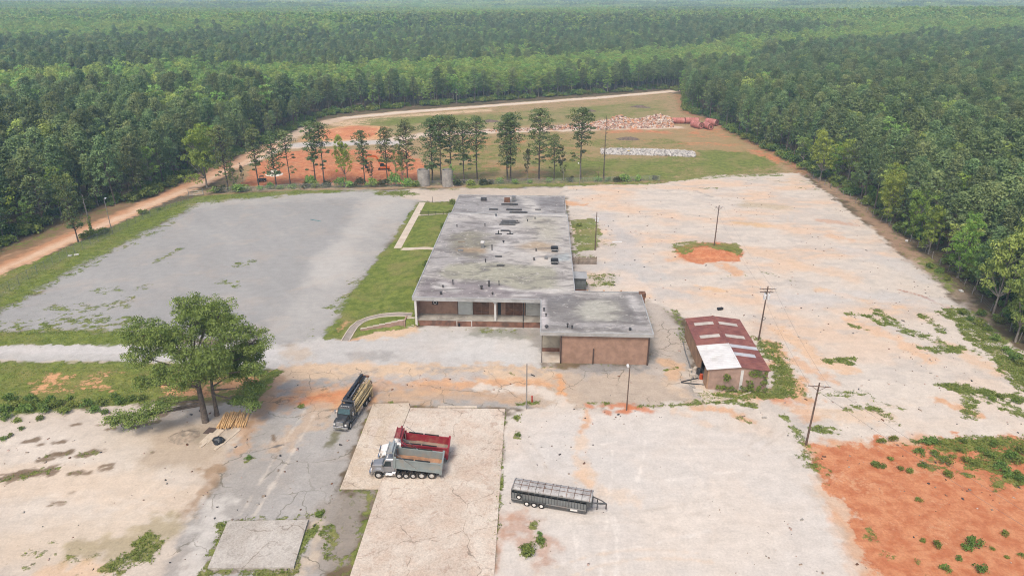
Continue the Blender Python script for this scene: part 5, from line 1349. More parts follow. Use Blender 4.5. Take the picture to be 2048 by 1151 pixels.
M_WIRE = simple_mat('power_line', (.20, .19, .19), .6, .3, var=.05)
def wire(a, b, sag, label, off=(0, 0)):
    P = []
    for k in range(17):
        t = k / 16
        P.append((a[0] + (b[0] - a[0]) * t + off[0], a[1] + (b[1] - a[1]) * t + off[1], a[2] + (b[2] - a[2]) * t - sag * 4 * t * (1 - t)))
    o = MB().tube(P, .013, 4).build('power_line', M_WIRE); tag(o, label, 'cable', 'overhead lines'); return o
nx_ = (62.0, 40.0, 9.5)
for s_ in (-1.3, 1.3):
    wire(TOPS['d'], nx_, .8, 'thin overhead lines crossing above the red clay', (s_, 0))
    wire(TOPS['c'], TOPS['d'], .6, 'overhead lines between the shed pole and the clay corner pole', (s_, 0))
    wire(TOPS['b'], TOPS['c'], .9, 'overhead lines between the mound pole and the shed pole', (s_ * .8, 0))
wire(TOPS['a'], TOPS['b'], .9, 'overhead line from the warehouse pole to the mound pole')
# ================================================================== vehicles
def paint_mat(name, col, rough=.35, metal=.0, dirt=(.35, .25, .17), amt=.35):
    m = simple_mat(name, col, rough, metal, var=.08, scale=1.2, dirt=dirt, dirt_amt=amt, spec=.5); return m
M_TYRE = simple_mat('tyre_rubber', (.028, .027, .026), .9, var=.3, scale=3, dirt=(.16, .12, .09), dirt_amt=.5, spec=.2)
M_RIM = simple_mat('rim_metal', (.62, .62, .61), .35, .4, var=.1, scale=4, dirt=(.4, .33, .27), dirt_amt=.4)
M_RIM_W = simple_mat('rim_white', (.72, .71, .69), .5, 0, var=.08, scale=4, dirt=(.4, .33, .27), dirt_amt=.4)
M_GLASS = simple_mat('dark_glass', (.02, .03, .035), .08, 0, var=.1, spec=.8)
M_GLASS_T = simple_mat('teal_glass', (.03, .075, .085), .08, 0, var=.3, scale=2, spec=.8)
M_CHROME = simple_mat('chrome', (.62, .62, .63), .18, .9, var=.1, scale=3)
M_CHASSIS = simple_mat('chassis_black', (.02, .02, .021), .7, .1, var=.3, scale=2, dirt=(.12, .09, .07), dirt_amt=.5)
M_LAMP = simple_mat('lamp_glass', (.7, .7, .68), .15, 0, var=.05)
M_REDLAMP = simple_mat('red_lamp', (.35, .02, .02), .3, 0, var=.05)

def wheel(parent, x, y, r, w, side, rim=M_RIM, dual=False, z=None):
    z = r if z is None else z
    o = MB().ring((0, 0, 0), (0, 1, 0), r, r * .58, w, 20).build('wheel', M_TYRE, parent, smooth=True)
    o.location = (x, y, z)
    s = 1 if side > 0 else -1
    mb = MB().ring((0, s * w * .30, 0), (0, 1, 0), r * .60, r * .34, w * .25, 18)
    mb.cyl((0, s * w * .05, 0), (0, s * w * .24, 0), r * .50, n=16); mb.cyl((0, s * w * .24, 0), (0, s * w * .48, 0), r * .2, r * .16, 10)
    mb.build('rim', rim, o)
    if dual:
        d = MB().ring((0, -s * w * 1.12, 0), (0, 1, 0), r, r * .58, w, 20).build('inner_tyre', M_TYRE, o, smooth=True)
    return o

def cab_front(T, cm, x0, tall=3.0, hood_mat=None, sleeper=0.0, grille=M_CHROME):
    """bonneted cab: cab box x0..x0+1.55, hood ahead of it"""
    hm = hood_mat or cm
    c0, c1 = x0, x0 + 1.55
    cab = MB().hexa([(c0, -1.12, 1.05), (c1 + .12, -1.12, 1.05), (c1 + .12, 1.12, 1.05), (c0, 1.12, 1.05)], [(c0, -1.12, 1.95), (c1 + .12, -1.12, 1.95), (c1 + .12, 1.12, 1.95), (c0, 1.12, 1.95)])
    cab.hexa([(c0, -1.12, 1.953), (c1 + .12, -1.12, 1.953), (c1 + .12, 1.12, 1.953), (c0, 1.12, 1.953)], [(c0 + .05, -1.0, tall - .12), (c1 - .28, -1.0, tall - .12), (c1 - .28, 1.0, tall - .12), (c0 + .05, 1.0, tall - .12)])
    cab.hexa([(c0 + .05, -1.0, tall - .117), (c1 - .25, -1.0, tall - .117), (c1 - .25, 1.0, tall - .117), (c0 + .05, 1.0, tall - .117)], [(c0 + .15, -.85, tall), (c1 - .5, -.85, tall), (c1 - .5, .85, tall), (c0 + .15, .85, tall)])
    C = cab.build('cab', cm, T, bevel=.05)
    MB().hexa([(c1 + .13, -.92, 2.02), (c1 + .15, -.92, 2.02), (c1 + .15, .92, 2.02), (c1 + .13, .92, 2.02)], [(c1 - .21, -.86, tall - .22), (c1 - .19, -.86, tall - .22), (c1 - .19, .86, tall - .22), (c1 - .21, .86, tall - .22)]).build('windshield', M_GLASS_T, C)
    for s in (-1, 1):
        MB().hexa([(c0 + .45, s * 1.10, 2.0), (c1 - .05, s * 1.10, 2.0), (c1 - .05, s * 1.135, 2.0), (c0 + .45, s * 1.135, 2.0)] if s > 0 else [(c0 + .45, -1.135, 2.0), (c1 - .05, -1.135, 2.0), (c1 - .05, -1.10, 2.0), (c0 + .45, -1.10, 2.0)],
                  [(c0 + .45, s * 1.02, tall - .3), (c1 - .38, s * 1.02, tall - .3), (c1 - .38, s * 1.05, tall - .3), (c0 + .45, s * 1.05, tall - .3)] if s > 0 else [(c0 + .45, -1.05, tall - .3), (c1 - .38, -1.05, tall - .3), (c1 - .38, -1.02, tall - .3), (c0 + .45, -1.02, tall - .3)]).build('side_window', M_GLASS, C)
        d = MB().box(c0 + .40, c1, s * 1.123, s * 1.15, 1.12, 1.96).build('door', cm, C)
        m = MB().box(c1 - .05, c1 + .05, s * 1.32, s * 1.52, 1.95, 2.5); m.cyl((c1 - .1, s * 1.1, 2.35), (c1, s * 1.35, 2.35), .025, n=5); m.build('mirror', M_CHROME, T)
        for k in range(2): MB().box(c0 + .35, c1, s * (.95 + .12 * k), s * (1.2 + .05 * k), .95 - .35 * k, 1.0 - .35 * k).build('step', M_CHROME, T)
        MB().cyl((c0 - .12, s * .98, 1.0), (c0 - .12, s * .98, tall + .35), .085, n=10).build('exhaust_stack', M_CHROME, T)
    for k in (-.6, -.3, 0, .3, .6): MB().box(c1 - .62, c1 - .5, k - .06, k + .06, tall - .003, tall + .07).build('roof_lamp', M_LAMP, C)
    h0, h1 = c1 + .16, x0 + 3.25
    hood = MB().hexa([(h0, -.95, 1.1), (h1, -.72, 1.05), (h1, .72, 1.05), (h0, .95, 1.1)], [(h0, -.80, 2.02), (h1 - .12, -.60, 1.78), (h1 - .12, .60, 1.78), (h0, .80, 2.02)])
    H = hood.build('hood', hm, T, bevel=.12)
    for s in (-1, 1):
        ax = x0 + 2.25
        prof = [(ax - .78, 1.0), (ax - .62, 1.32), (ax - .25, 1.45), (ax + .25, 1.43), (ax + .65, 1.25), (ax + .85, .85), (ax + .70, .85), (ax + .52, 1.12), (ax + .2, 1.22), (ax - .25, 1.22), (ax - .52, 1.1), (ax - .62, .95)]
        MB().prism_y(prof, s * .62, s * 1.2).build('fender', hm, T, bevel=.03)
        MB().box(h1 - .10, h1 + .03, s * .74, s * 1.02, 1.05, 1.3).build('headlight', M_LAMP, T)
    MB().box(h1 + .005, h1 + .08, -.55, .55, 1.0, 1.72).build('grille', grille, T)
    MB().hexa([(h1 + .05, -1.2, .55), (h1 + .30, -.95, .55), (h1 + .30, .95, .55), (h1 + .05, 1.2, .55)], [(h1 + .05, -1.2, .92), (h1 + .30, -.95, .92), (h1 + .30, .95, .92), (h1 + .05, 1.2, .92)]).build('bumper', M_CHROME, T, bevel=.03)
    return C

def dump_truck(loc, rz, label, cab_m, bed_m, soil_m, canopy_m, tilt):
    T = empty('dump_truck', loc, rz); tag(T, label, 'dump truck', None)
    MB().box(-4.4, 4.6, -.45, -.25, .72, 1.0).box(-4.4, 4.6, .25, .45, .72, 1.0).box(-4.3, 2.0, -.25, .25, .75, .95).build('chassis', M_CHASSIS, T)
    for ax in (3.75, .98, .05, -.9, -2.05, -3.4): 
        MB().cyl((ax, -.95, .5), (ax, .95, .5), .09, n=8).build('axle', M_CHASSIS, T)
    cab_front(T, cab_m, 1.5)
    for s in (-1, 1):
        wheel(T, 3.75, s * 1.05, .53, .32, s)
        for x in (.98, .05, -.9): wheel(T, x, s * 1.1, .43, .28, s, z=.47)
        for x in (-2.05, -3.4): wheel(T, x, s * 1.1, .53, .26, s, dual=True)
        f = MB().cyl((1.45, s * .88, .72), (2.75, s * .88, .72), .33, n=16).build('fuel_tank', M_CHROME, T)
        MB().box(1.7, 1.78, s * .53, s * 1.24, .66, .78).box(2.4, 2.48, s * .53, s * 1.24, .66, .78).build('strap', M_CHASSIS, f)
        MB().box(-4.55, -4.5, s * .55, s * 1.25, .25, 1.05).build('mud_flap', M_CHASSIS, T)
        MB().box(-4.49, -4.42, s * .6, s * .95, 1.02, 1.14).build('tail_lamp', M_REDLAMP, T)
    MB().cyl((1.1, 0, 1.0), (1.25, 0, 2.5), .14, .10, 10).build('hoist', M_CHASSIS, T)
    # body, tipped a little about the rear hinge
    B = empty('dump_bed', (-4.1, 0, 1.12)); B.parent = T; B.rotation_euler = (0, -tilt, 0)
    L_, hh = 5.75, 1.5
    b = MB()
    b.box(-.55, L_, -1.15, 1.15, 0, .10)
    for s in (-1, 1):
        b.hexa(*[[(x0, y0, z) for x0, y0 in ((-.55, min(s * 1.15, s * 1.25)), (L_, min(s * 1.15, s * 1.25)), (L_, max(s * 1.15, s * 1.25)), (-.55, max(s * 1.15, s * 1.25)))] for z in (-.05, hh)])
        b.box(-.55, L_, s * 1.252, s * 1.33, -.06, .10); b.box(-.55, L_, s * 1.252, s * 1.34, hh - .16, hh + .02)
        b.box(-.70, -.40, s * 1.24, s * 1.40, -.25, hh + .22)
        b.box(L_ - .2, L_ + .05, s * 1.252, s * 1.38, -.05, hh + .3)
    b.hexa([(L_ - .02, -1.15, 0), (L_ + .1, -1.15, 0), (L_ + .1, 1.15, 0), (L_ - .02, 1.15, 0)], [(L_ + .10, -1.25, hh + .75), (L_ + .22, -1.25, hh + .75), (L_ + .22, 1.25, hh + .75), (L_ + .10, 1.25, hh + .75)])
    b.build('body', bed_m, B, bevel=.02)
    MB().box(-.70, -.56, -1.22, 1.22, .02, hh + .05).build('tailgate', bed_m, B, bevel=.02)
    MB().box(-.68, -.5, -1.38, 1.38, hh + .09, hh + .2).build('tail_bar', bed_m, B)
    for s in (-1, 1):
        for x0, x1 in ((1.0, 3.0), (3.2, 5.2)): MB().box(x0, x1, s * 1.21, s * 1.29, hh + .024, hh + .20).build('side_board', M_CHASSIS, B)
        MB().cyl((L_ - .1, s * 1.42, hh + .9), (2.6, s * 1.45, .35), .035, n=6).build('tarp_arm', M_CHROME, B)
    cp = MB().box(L_ + .225, L_ + 1.15, -1.2, 1.2, hh + .66, hh + .74).box(L_ + 1.05, L_ + 1.15, -1.2, 1.2, hh + .743, hh + .86).build('cab_shield', canopy_m, B)
    MB().cyl((L_ + .5, -1.25, hh + .92), (L_ + .5, 1.25, hh + .92), .16, n=12).build('tarp_roll', canopy_m, B)
    # load: uneven heap inside
    nx2, ny2 = 24, 10
    gx = np.linspace(-.45, L_ - .05, nx2); gy = np.linspace(-1.14, 1.14, ny2)
    X, Y = np.meshgrid(gx, gy)
    Zl = .35 + .35 * np.exp(-((X - 3.2) / 2.0) ** 2) * (.6 + .5 * np.sin(Y * 1.3 + .6)) + .16 * (fbm(X * 1.6, Y * 1.6, int(abs(loc[1]) * 10)) - .5)
    jj, ii = np.meshgrid(np.arange(ny2 - 1), np.arange(nx2 - 1), indexing='ij')
    qq = np.stack([jj * nx2 + ii, jj * nx2 + ii + 1, (jj + 1) * nx2 + ii + 1, (jj + 1) * nx2 + ii], -1).reshape(-1, 4)
    link('load', np_mesh('load', np.stack([X, Y, Zl], -1).reshape(-1, 3), qq), soil_m, B, smooth=True)
    return T

M_SOIL_O = simple_mat('orange_soil_load', (.36, .20, .115), .95, var=.25, scale=1.5, dirt=(.22, .12, .07), dirt_amt=.6, bump=.5)
M_SOIL_G = simple_mat('grey_soil_load', (.22, .185, .15), .95, var=.3, scale=1.2, dirt=(.36, .24, .15), dirt_amt=.7, bump=.5)
fx0, fy0 = G(762, 957); rx0, ry0 = G(868, 958)
ctr = ((fx0 + rx0) / 2 - .1, (fy0 + ry0) / 2 + 1.15)
scale_ok = math.hypot(fx0 - rx0, fy0 - ry0) / 7.15
ANG = math.pi + math.atan2(ry0 - fy0, rx0 - fx0)
print('truck scale', scale_ok)
dump_truck((ctr[0], ctr[1], .1), ANG, 'grey dump truck with grey bed of orange soil, parked nearest the camera', paint_mat('grey_cab_paint', (.30, .31, .33), .3, .5), paint_mat('grey_bed_paint', (.235, .275, .275), .45, .1), M_SOIL_O, paint_mat('shield_grey', (.36, .40, .41), .4, .2), math.radians(7.5))
dump_truck((ctr[0] + .55, ctr[1] + 3.35, .1), ANG, 'white-cabbed dump truck with a dark red bed behind the grey one', paint_mat('white_cab_paint', (.70, .70, .69), .35), paint_mat('red_bed_paint', (.26, .018, .03), .4), M_SOIL_G, paint_mat('shield_red', (.24, .03, .04), .45), math.radians(7.5))

# ------------------------------------------------------------------ concrete pump truck
M_KHAKI = simple_mat('pump_pipe_gold', (.44, .35, .19), .6, .1, var=.25, scale=1.5, dirt=(.22, .16, .09), dirt_amt=.5)
M_BOOM = paint_mat('boom_black', (.018, .022, .03), .28, 0, (.12, .12, .13), .3)
M_PCAB = paint_mat('pump_cab_black', (.035, .038, .042), .3, .1, (.20, .18, .16), .3)
f0 = G(681, 863); r0 = G(722, 806)
pa = math.atan2(f0[1] - r0[1], f0[0] - r0[0])
P = empty('concrete_pump_truck', (f0[0] - 5.05 * math.cos(pa), f0[1] - 5.05 * math.sin(pa), 0), pa)
tag(P, 'black concrete pump truck with its long boom folded over gold pipes', 'truck')
MB().box(-5.0, 4.6, -.45, -.25, .72, 1.0).box(-5.0, 4.6, .25, .45, .72, 1.0).build('chassis', M_CHASSIS, P)
cab_front(P, M_PCAB, 1.7, 2.95)
for s in (-1, 1):
    wheel(P, 3.95, s * 1.05, .53, .32, s)
    for x in (-2.3, -3.65): wheel(P, x, s * 1.1, .53, .26, s, dual=True)
    MB().box(-.9, 1.1, s * .75, s * 1.2, .55, 1.15).build('tool_box', M_CHROME if s > 0 else M_PCAB, P)
    MB().box(-4.9, 1.3, s * .78, s * 1.22, 1.22, 1.32).build('catwalk', M_KHAKI, P)
    for k in range(9): MB().box(-3.9 + k * .55, -3.6 + k * .55, s * .85, s * 1.12, 1.323, 1.36).build('tread_plate', M_CHASSIS, P)
    MB().tube([(1.25, s * 1.2, 1.5), (-1.0, s * 1.25, 1.62), (-4.9, s * 1.25, 1.9)], .11, 8).build('outrigger', M_KHAKI, P)
    MB().box(-4.7, -4.4, s * 1.05, s * 1.35, .4, 1.9).build('outrigger_leg', M_KHAKI, P)
    MB().tube([(1.1, s * .75, 2.35), (-2.0, s * .82, 2.6), (-5.2, s * .82, 2.85)], .075, 8).build('delivery_pipe', M_KHAKI, P)
MB().box(-4.6, 1.2, -.75, .75, 1.05, 1.45).build('deck', M_KHAKI, P)
MB().cyl((.9, 0, 1.4), (.9, 0, 2.3), .48, .40, 14).build('turret', M_BOOM, P)
MB().box(.3, 1.5, -.6, .6, 2.2, 2.7).build('turret_head', M_BOOM, P)
MB().hexa([(-5.5, -.75, .9), (-4.7, -.6, .7), (-4.7, .6, .7), (-5.5, .75, .9)], [(-5.8, -.95, 1.75), (-4.6, -.8, 1.75), (-4.6, .8, 1.75), (-5.8, .95, 1.75)]).build('hopper', M_KHAKI, P)
def beam(y, x0, z0, x1, z1, w0, w1, nm='boom_section', mat=M_BOOM):
    MB().hexa([(x1, y - w1, z1 - w1), (x0, y - w0, z0 - w0), (x0, y + w0, z0 - w0), (x1, y + w1, z1 - w1)], [(x1, y - w1, z1 + w1), (x0, y - w0, z0 + w0), (x0, y + w0, z0 + w0), (x1, y + w1, z1 + w1)]).build(nm, mat, P, bevel=.08)
beam(-.62, 1.35, 3.05, -5.6, 3.55, .34, .24); beam(-.05, 1.2, 3.0, -5.4, 3.5, .24, .18); beam(-.35, .9, 3.65, -5.0, 4.0, .2, .15)
for y, z0, z1, r_ in ((.38, 2.75, 3.1, .085), (.62, 2.5, 2.85, .085), (.85, 2.2, 2.5, .085), (1.05, 1.95, 2.2, .075), (.5, 2.15, 2.35, .07)):
    MB().tube([(1.0, y, z0), (-2.0, y, (z0 + z1) / 2), (-5.5, y * .92, z1)], r_, 8).build('delivery_pipe', M_KHAKI, P)
MB().cyl((1.3, -.9, 3.0), (1.3, .7, 3.0), .26, n=14).build('boom_joint', M_BOOM, P); MB().cyl((-5.4, -.7, 3.5), (-5.4, .6, 3.5), .18, n=12).build('boom_joint', M_RUST, P)
MB().cyl((.6, .05, 3.35), (-2.6, .05, 3.65), .1, n=10).build('hydraulic_ram', M_CHROME, P)
for y, z in ((.98, 2.9), (-1.02, 2.95)): MB().tube([(1.2, y, z), (-2, y, z + .12), (-5.4, y * .95, z + .3)], .065, 8).build('delivery_pipe', M_KHAKI, P)
MB().tube([(-5.2, .8, 2.9), (-5.6, .95, 2.4), (-5.5, .6, 1.7)], .07, 8).tube([(-5.3, -.5, 3.0), (-5.75, -.4, 2.2)], .06, 8).build('hose', M_RUST, P)
for k in range(6): MB().cyl((1.05 - .12 * k, 1.05 + .05 * (k % 2), .9), (.95 - .1 * k, 1.15, 2.1), .035, n=5).build('hydraulic_hose', M_KHAKI if k % 2 else M_CHASSIS, P)

# ------------------------------------------------------------------ livestock trailer
a0 = G(1023, 1000, .45); b0 = G(1172, 1025, .45)
ta = math.atan2(b0[1] - a0[1], b0[0] - a0[0]); TL = math.hypot(b0[0] - a0[0], b0[1] - a0[1])
print('trailer length', TL)
cx_, cy_ = (a0[0] + b0[0]) / 2 - math.sin(ta) * 1.1, (a0[1] + b0[1]) / 2 + math.cos(ta) * 1.1
T = empty('livestock_trailer', (cx_, cy_, 0), ta); tag(T, 'long dark grey slatted livestock trailer with torn rusty roof sheet', 'trailer')
hl = TL / 2
M_TRL = paint_mat('trailer_grey', (.085, .09, .092), .55, .3, (.16, .12, .09), .35)
M_TRL2 = paint_mat('trailer_panel', (.20, .215, .215), .5, .3, (.12, .11, .10), .4)
M_TRL_L = paint_mat('trailer_rail', (.30, .31, .31), .5, .4, (.25, .15, .1), .5)
MB().box(-hl, hl, -1.05, 1.05, .45, .58).build('floor', M_TRL, T)
MB().box(-hl, hl, -1.1, -1.05, .35, .75).box(-hl, hl, 1.05, 1.1, .35, .75).build('skirt', M_TRL, T)
for s in (-1, 1):
    MB().box(-hl, hl, s * 1.1, s * 1.16, .75, .88).build('rub_rail', M_TRL_L, T)
    n = 26; st = 2 * hl / n
    for k in range(n): MB().box(-hl + k * st + .05, -hl + (k + 1) * st - .05, s * 1.04, s * 1.075, .88, 1.72).build('side_panel', M_TRL2, T)
    MB().box(-hl, hl, s * 1.0, s * 1.035, .6, 1.72).build('side_wall', M_TRL, T)
    for k in range(0, n + 1, 2): MB().box(-hl + k * st - .03, -hl + k * st + .03, s * 1.01, s * 1.09, 1.723, 2.2).build('side_post', M_TRL, T)
    MB().box(-hl, hl, s * 1.0, s * 1.08, 2.0, 2.05).build('rail', M_TRL, T)
    MB().box(-hl, hl + .6, s * 1.0, s * 1.1, 2.2, 2.32).build('top_rail', M_TRL_L, T)
    for k, x in enumerate((-hl + 2.0, -hl + 2.95, -hl + 3.9)): wheel(T, x, s * 1.08, .39, .24, s, rim=M_RIM_W)
    prof = [(-hl + 1.3, .72), (-hl + 1.5, .95), (-hl + 4.4, .95), (-hl + 4.6, .72), (-hl + 4.5, .72), (-hl + 4.35, .87), (-hl + 1.55, .87), (-hl + 1.4, .72)]
    MB().prism_y(prof, s * 1.102, s * 1.28).build('fender', M_TRL, T)
sp = wheel(T, -hl + 1.0, -1.22, .36, .2, -1, rim=M_RIM_W, z=1.35); sp.name = 'spare_wheel'
MB().box(hl - 2.0, hl - 1.1, -1.13, -1.105, .45, .72).build('sign_plate', M_RIM_W, T)
MB().box(-hl - .06, -hl, -1.05, 1.05, .5, 2.2).build('gate', M_TRL, T)
MB().box(hl, hl + .05, -1.0, 1.0, .5, 1.3).build('nose_panel', M_TRL, T)
MB().hexa([(hl, -1.05, 1.25), (hl + .7, -.85, 1.25), (hl + .7, .85, 1.25), (hl, 1.05, 1.25)], [(hl, -1.05, 2.2), (hl + .55, -.85, 2.2), (hl + .55, .85, 2.2), (hl, 1.05, 2.2)]).build('nose', M_TRL, T, bevel=.08)
def trailer_roof():
    m, nt, p = new_mat('torn_roof_sheet'); L = nt.links.new
    oc = N(nt, 'TexCoord').outputs['Object']
    n1 = noise(nt, .7, 6, .7, oc, .6); n2 = noise(nt, 2.4, 6, .7, oc, .4); n3 = noise(nt, .5, 4, .6, oc, 1.0)
    c = mixc(nt, maprange(nt, n1, .38, .62), (.40, .40, .395), (.27, .26, .255)); c = mixc(nt, mth(nt, 'MULTIPLY', maprange(nt, n2, .54, .64), .85), c, (.115, .09, .075)); c = mixc(nt, mth(nt, 'MULTIPLY', maprange(nt, n3, .58, .70), .8), c, (.28, .13, .075))
    L(c, p.inputs['Base Color']); p.inputs['Roughness'].default_value = .7
    return m
M_TROOF = trailer_roof()
prof = [(-1.1, 2.30), (-.95, 2.45), (-.5, 2.56), (0, 2.6), (.5, 2.56), (.95, 2.45), (1.1, 2.30)]
vs, fs = [], []
xs_ = np.linspace(-hl, hl + .6, 40); rt = random.Random(4)
for x in xs_:
    for y, z in prof: vs.append((x, y, z + rt.uniform(-.025, .025)))
for i in range(len(xs_) - 1):
    for k in range(len(prof) - 1): fs.append((i * 7 + k, (i + 1) * 7 + k, (i + 1) * 7 + k + 1, i * 7 + k + 1))
ro = MB().raw(vs, fs).build('roof_sheet', M_TROOF, T, smooth=True)
sm = ro.modifiers.new('thick', 'SOLIDIFY'); sm.thickness = .03
for k in range(11):
    x = -hl + .15 + k * (2 * hl + .2) / 10
    MB().tube([(x, y * 1.0, z + .035) for y, z in prof], .03, 5).build('roof_bow', M_RUST if k % 3 else M_TRL, T)
MB().tube([(-hl + .2, -.35, 2.63), (hl + .3, -.35, 2.63)], .025, 5).tube([(-hl + .2, .4, 2.62), (hl + .3, .4, 2.62)], .025, 5).build('roof_stringer', M_RUST, T)
g = MB()
for s in (-.28, .28): g.tube([(hl + .5, s * 2.2, 1.75), (hl + 1.7, s * .9, 1.65), (hl + 2.35, 0, 1.45)], .08, 8)
g.tube([(hl + .3, 0, 1.25), (hl + 1.6, 0, 1.3), (hl + 2.35, 0, 1.42)], .07, 8)
g.build('gooseneck', M_TRL, T)
MB().cyl((hl + 2.35, 0, 1.5), (hl + 2.35, 0, .62), .085, n=10).build('coupler', M_CHASSIS, T)
MB().cyl((hl + 1.2, .35, 1.6), (hl + 1.2, .35, 0.0), .06, n=8).build('landing_leg', M_CHASSIS, T)

# ------------------------------------------------------------------ excavator and small vehicle in the far field
M_ORANGE = paint_mat('excavator_orange', (.55, .13, .03), .45)
ex = GP(768, 343)
E_ = empty('excavator', ex, math.radians(188)); tag(E_, 'orange excavator with its arm raised on the red clay behind the pines', 'excavator')
for s in (-1, 1): MB().prism_y([(-2.0, .1), (-1.7, 0), (1.7, 0), (2.0, .1), (2.1, .45), (1.8, .8), (-1.8, .8), (-2.1, .45)], s * .9, s * 1.5).build('track', M_CHASSIS, E_)
MB().box(-1.9, 1.2, -1.3, 1.3, 1.0, 1.9).build('house', M_ORANGE, E_, bevel=.1); MB().box(-2.3, -1.5, -1.25, 1.25, .95, 1.8).build('counterweight', M_ORANGE, E_, bevel=.12)
cb = MB().hexa([(-.2, .35, 1.9), (1.3, .35, 1.9), (1.3, 1.3, 1.9), (-.2, 1.3, 1.9)], [(-.2, .4, 3.0), (1.0, .4, 3.0), (1.0, 1.25, 3.0), (-.2, 1.25, 3.0)]).build('cab', M_GLASS, E_); MB().box(-.25, 1.05, .35, 1.3, 3.003, 3.1).build('cab_roof', M_ORANGE, cb)
MB().cyl((0, 0, .8), (0, 0, 1.0), .8, n=14).build('turntable', M_CHASSIS, E_)
def arm(nm, pts, w):
    m_ = MB()
    for a, b in zip(pts[:-1], pts[1:]):
        a = Vector(a); b = Vector(b); d = (b - a).normalized(); up = Vector((-d.z, 0, d.x)) * w
        m_.hexa([tuple(a - up + Vector((0, -.22, 0))), tuple(b - up + Vector((0, -.22, 0))), tuple(b - up + Vector((0, .22, 0))), tuple(a - up + Vector((0, .22, 0)))], [tuple(a + up + Vector((0, -.22, 0))), tuple(b + up + Vector((0, -.22, 0))), tuple(b + up + Vector((0, .22, 0))), tuple(a + up + Vector((0, .22, 0)))])
    return m_.build(nm, M_ORANGE, E_)
arm('boom', [(.9, -.2, 1.9), (2.4, -.2, 5.2), (6.0, -.2, 5.6)], .34); arm('stick', [(5.8, -.2, 5.7), (6.5, -.2, 2.4)], .26)
MB().prism_y([(6.3, 2.4), (6.8, 2.1), (6.6, 1.2), (5.8, 1.0), (5.4, 1.5), (5.9, 1.7)], -.75, .35).build('bucket', M_CHASSIS, E_)
tx = GP(524, 363)
V_ = empty('utility_vehicle', tx, .2); tag(V_, 'small dark utility vehicle standing on the red clay behind the back fence', 'vehicle')
MB().box(-1.5, 1.5, -.8, .8, .45, 1.0).build('body', M_CHASSIS, V_, bevel=.06); MB().box(-.6, .7, -.75, .75, 1.85, 1.93).build('roof', M_CHASSIS, V_)
for sx in (-.55, .65):
    for sy in (-.7, .7): MB().cyl((sx, sy, 1.0), (sx, sy, 1.86), .04, n=5).build('roof_post', M_CHASSIS, V_)
for sx in (-1.0, 1.0):
    for s in (-1, 1): wheel(V_, sx, s * .78, .36, .25, s)
# ================================================================== the tree row along the back fence
ROW = [(457, 381.5, 254, 0, 'pine beside the bright green tree at the gate end of the back row'),
       (518, 375.5, 259, 4, 'slim pine near the small dark vehicle at the left of the back row'),
       (553, 374, 264, 2, 'shaggy pine with low branches in front of the white gravel heap'),
       (581, 372, 264, 5, 'slim bare-stemmed pine just right of the white gravel heap'),
       (632, 370, 244, 4, 'sparse pine, left of the pair standing before the red cut bank'),
       (649, 370.5, 247, 5, 'sparse pine, right of the pair standing before the red cut bank'),
       (730, 370, 263, 4, 'short pine in front of the pale track, right of the leafy young tree'),
       (775.5, 367, 256.5, 4, 'pine beside the orange excavator arm in the back row'),
       (816, 367, 243, 0, 'broad pine just left of the first concrete cylinder'),
       (865, 366, 239, 2, 'pine between the two concrete cylinders, clad low with foliage'),
       (883, 368, 234, 5, 'tall slim pine beside the left edge of the second concrete cylinder'),
       (903, 366, 235, 1, 'pine rising directly behind the second concrete cylinder'),
       (928, 367, 245, 4, 'narrow pine just right of the second concrete cylinder'),
       (955, 361.5, 236.5, 3, 'umbrella-crowned pine alone right of the concrete cylinders'),
       (1015, 361, 232, 2, 'left pine of the close pair in the middle of the back row'),
       (1021, 361, 229, 1, 'right pine of the close pair in the middle of the back row'),
       (1078, 358.5, 220, 0, 'tallest pine of the back row, with full crown'),
       (1108, 359.5, 270, 4, 'short dark pine right of the tallest pine in the back row'),
       (1161, 358.5, 220, 3, 'tall pine near the right end of the back row, left of the dead pine')]
rp = random.Random(21)
for px, yb, yt, k, lab in ROW:
    x, y, z = GP(px, yb); h = tree_height(px, yb, yt)
    place_tree('pine_tree', OPEN_PINES[k], x, y, h / 22.0 * 1.12, rp.uniform(0, 6.28), lab, 'tree', 'pines in a row along the back fence', z, sz=h / 22.0)
def broad_at(px, yb, yt, k, lab, wide=1.0, mat=None, group=None, name='broadleaf_tree', tilt=(0, 0), full=False):
    x, y, z = GP(px, yb); h = tree_height(px, yb, yt)
    return place_tree(name, (FULL_BROADS[k % 3] if full else BROADS[k]), x, y, h / 16.0 * wide, rp.uniform(0, 6.28), lab, 'tree', group, z, sz=h / 16.0, crown_mat=mat, tilt=tilt)
broad_at(414, 375, 248, 2, 'bright yellow-green tree standing before the dark wood near the gate', .95, M_LEAF_BRIGHT, full=True)
broad_at(692, 367, 271, 1, 'leafy young green tree in the back row before the red cut bank', .6, M_LEAF_BRIGHT, full=True)
broad_at(805, 366, 297, 4, 'leafy green sapling left of the first concrete cylinder', .7, M_LEAF)
broad_at(1055, 361, 290, 4, 'thin dull sapling left of the tallest pine', .45, M_LEAF_DULL)
broad_at(1127, 360, 288, 2, 'dull olive leaning tree between the short pine and the tall right pine', .55, M_LEAF_DULL, tilt=(0, .12))
broad_at(486, 367, 326, 4, 'small sapling left of the small dark vehicle', .45, M_LEAF_DULL)
broad_at(470, 380, 325, 0, 'low leafy tree at the gate end of the back row', .75, M_LEAF)
broad_at(793, 366, 300, 1, 'dark leafy tree behind the left concrete cylinder thicket', .55, M_LEAF)
broad_at(745, 370, 322, 1, 'thin leafy sapling between the excavator and the short pine', .5, M_LEAF_DULL)
broad_at(905, 372, 328, 0, 'leafy bush-like tree right behind the second concrete cylinder', .55, M_LEAF)
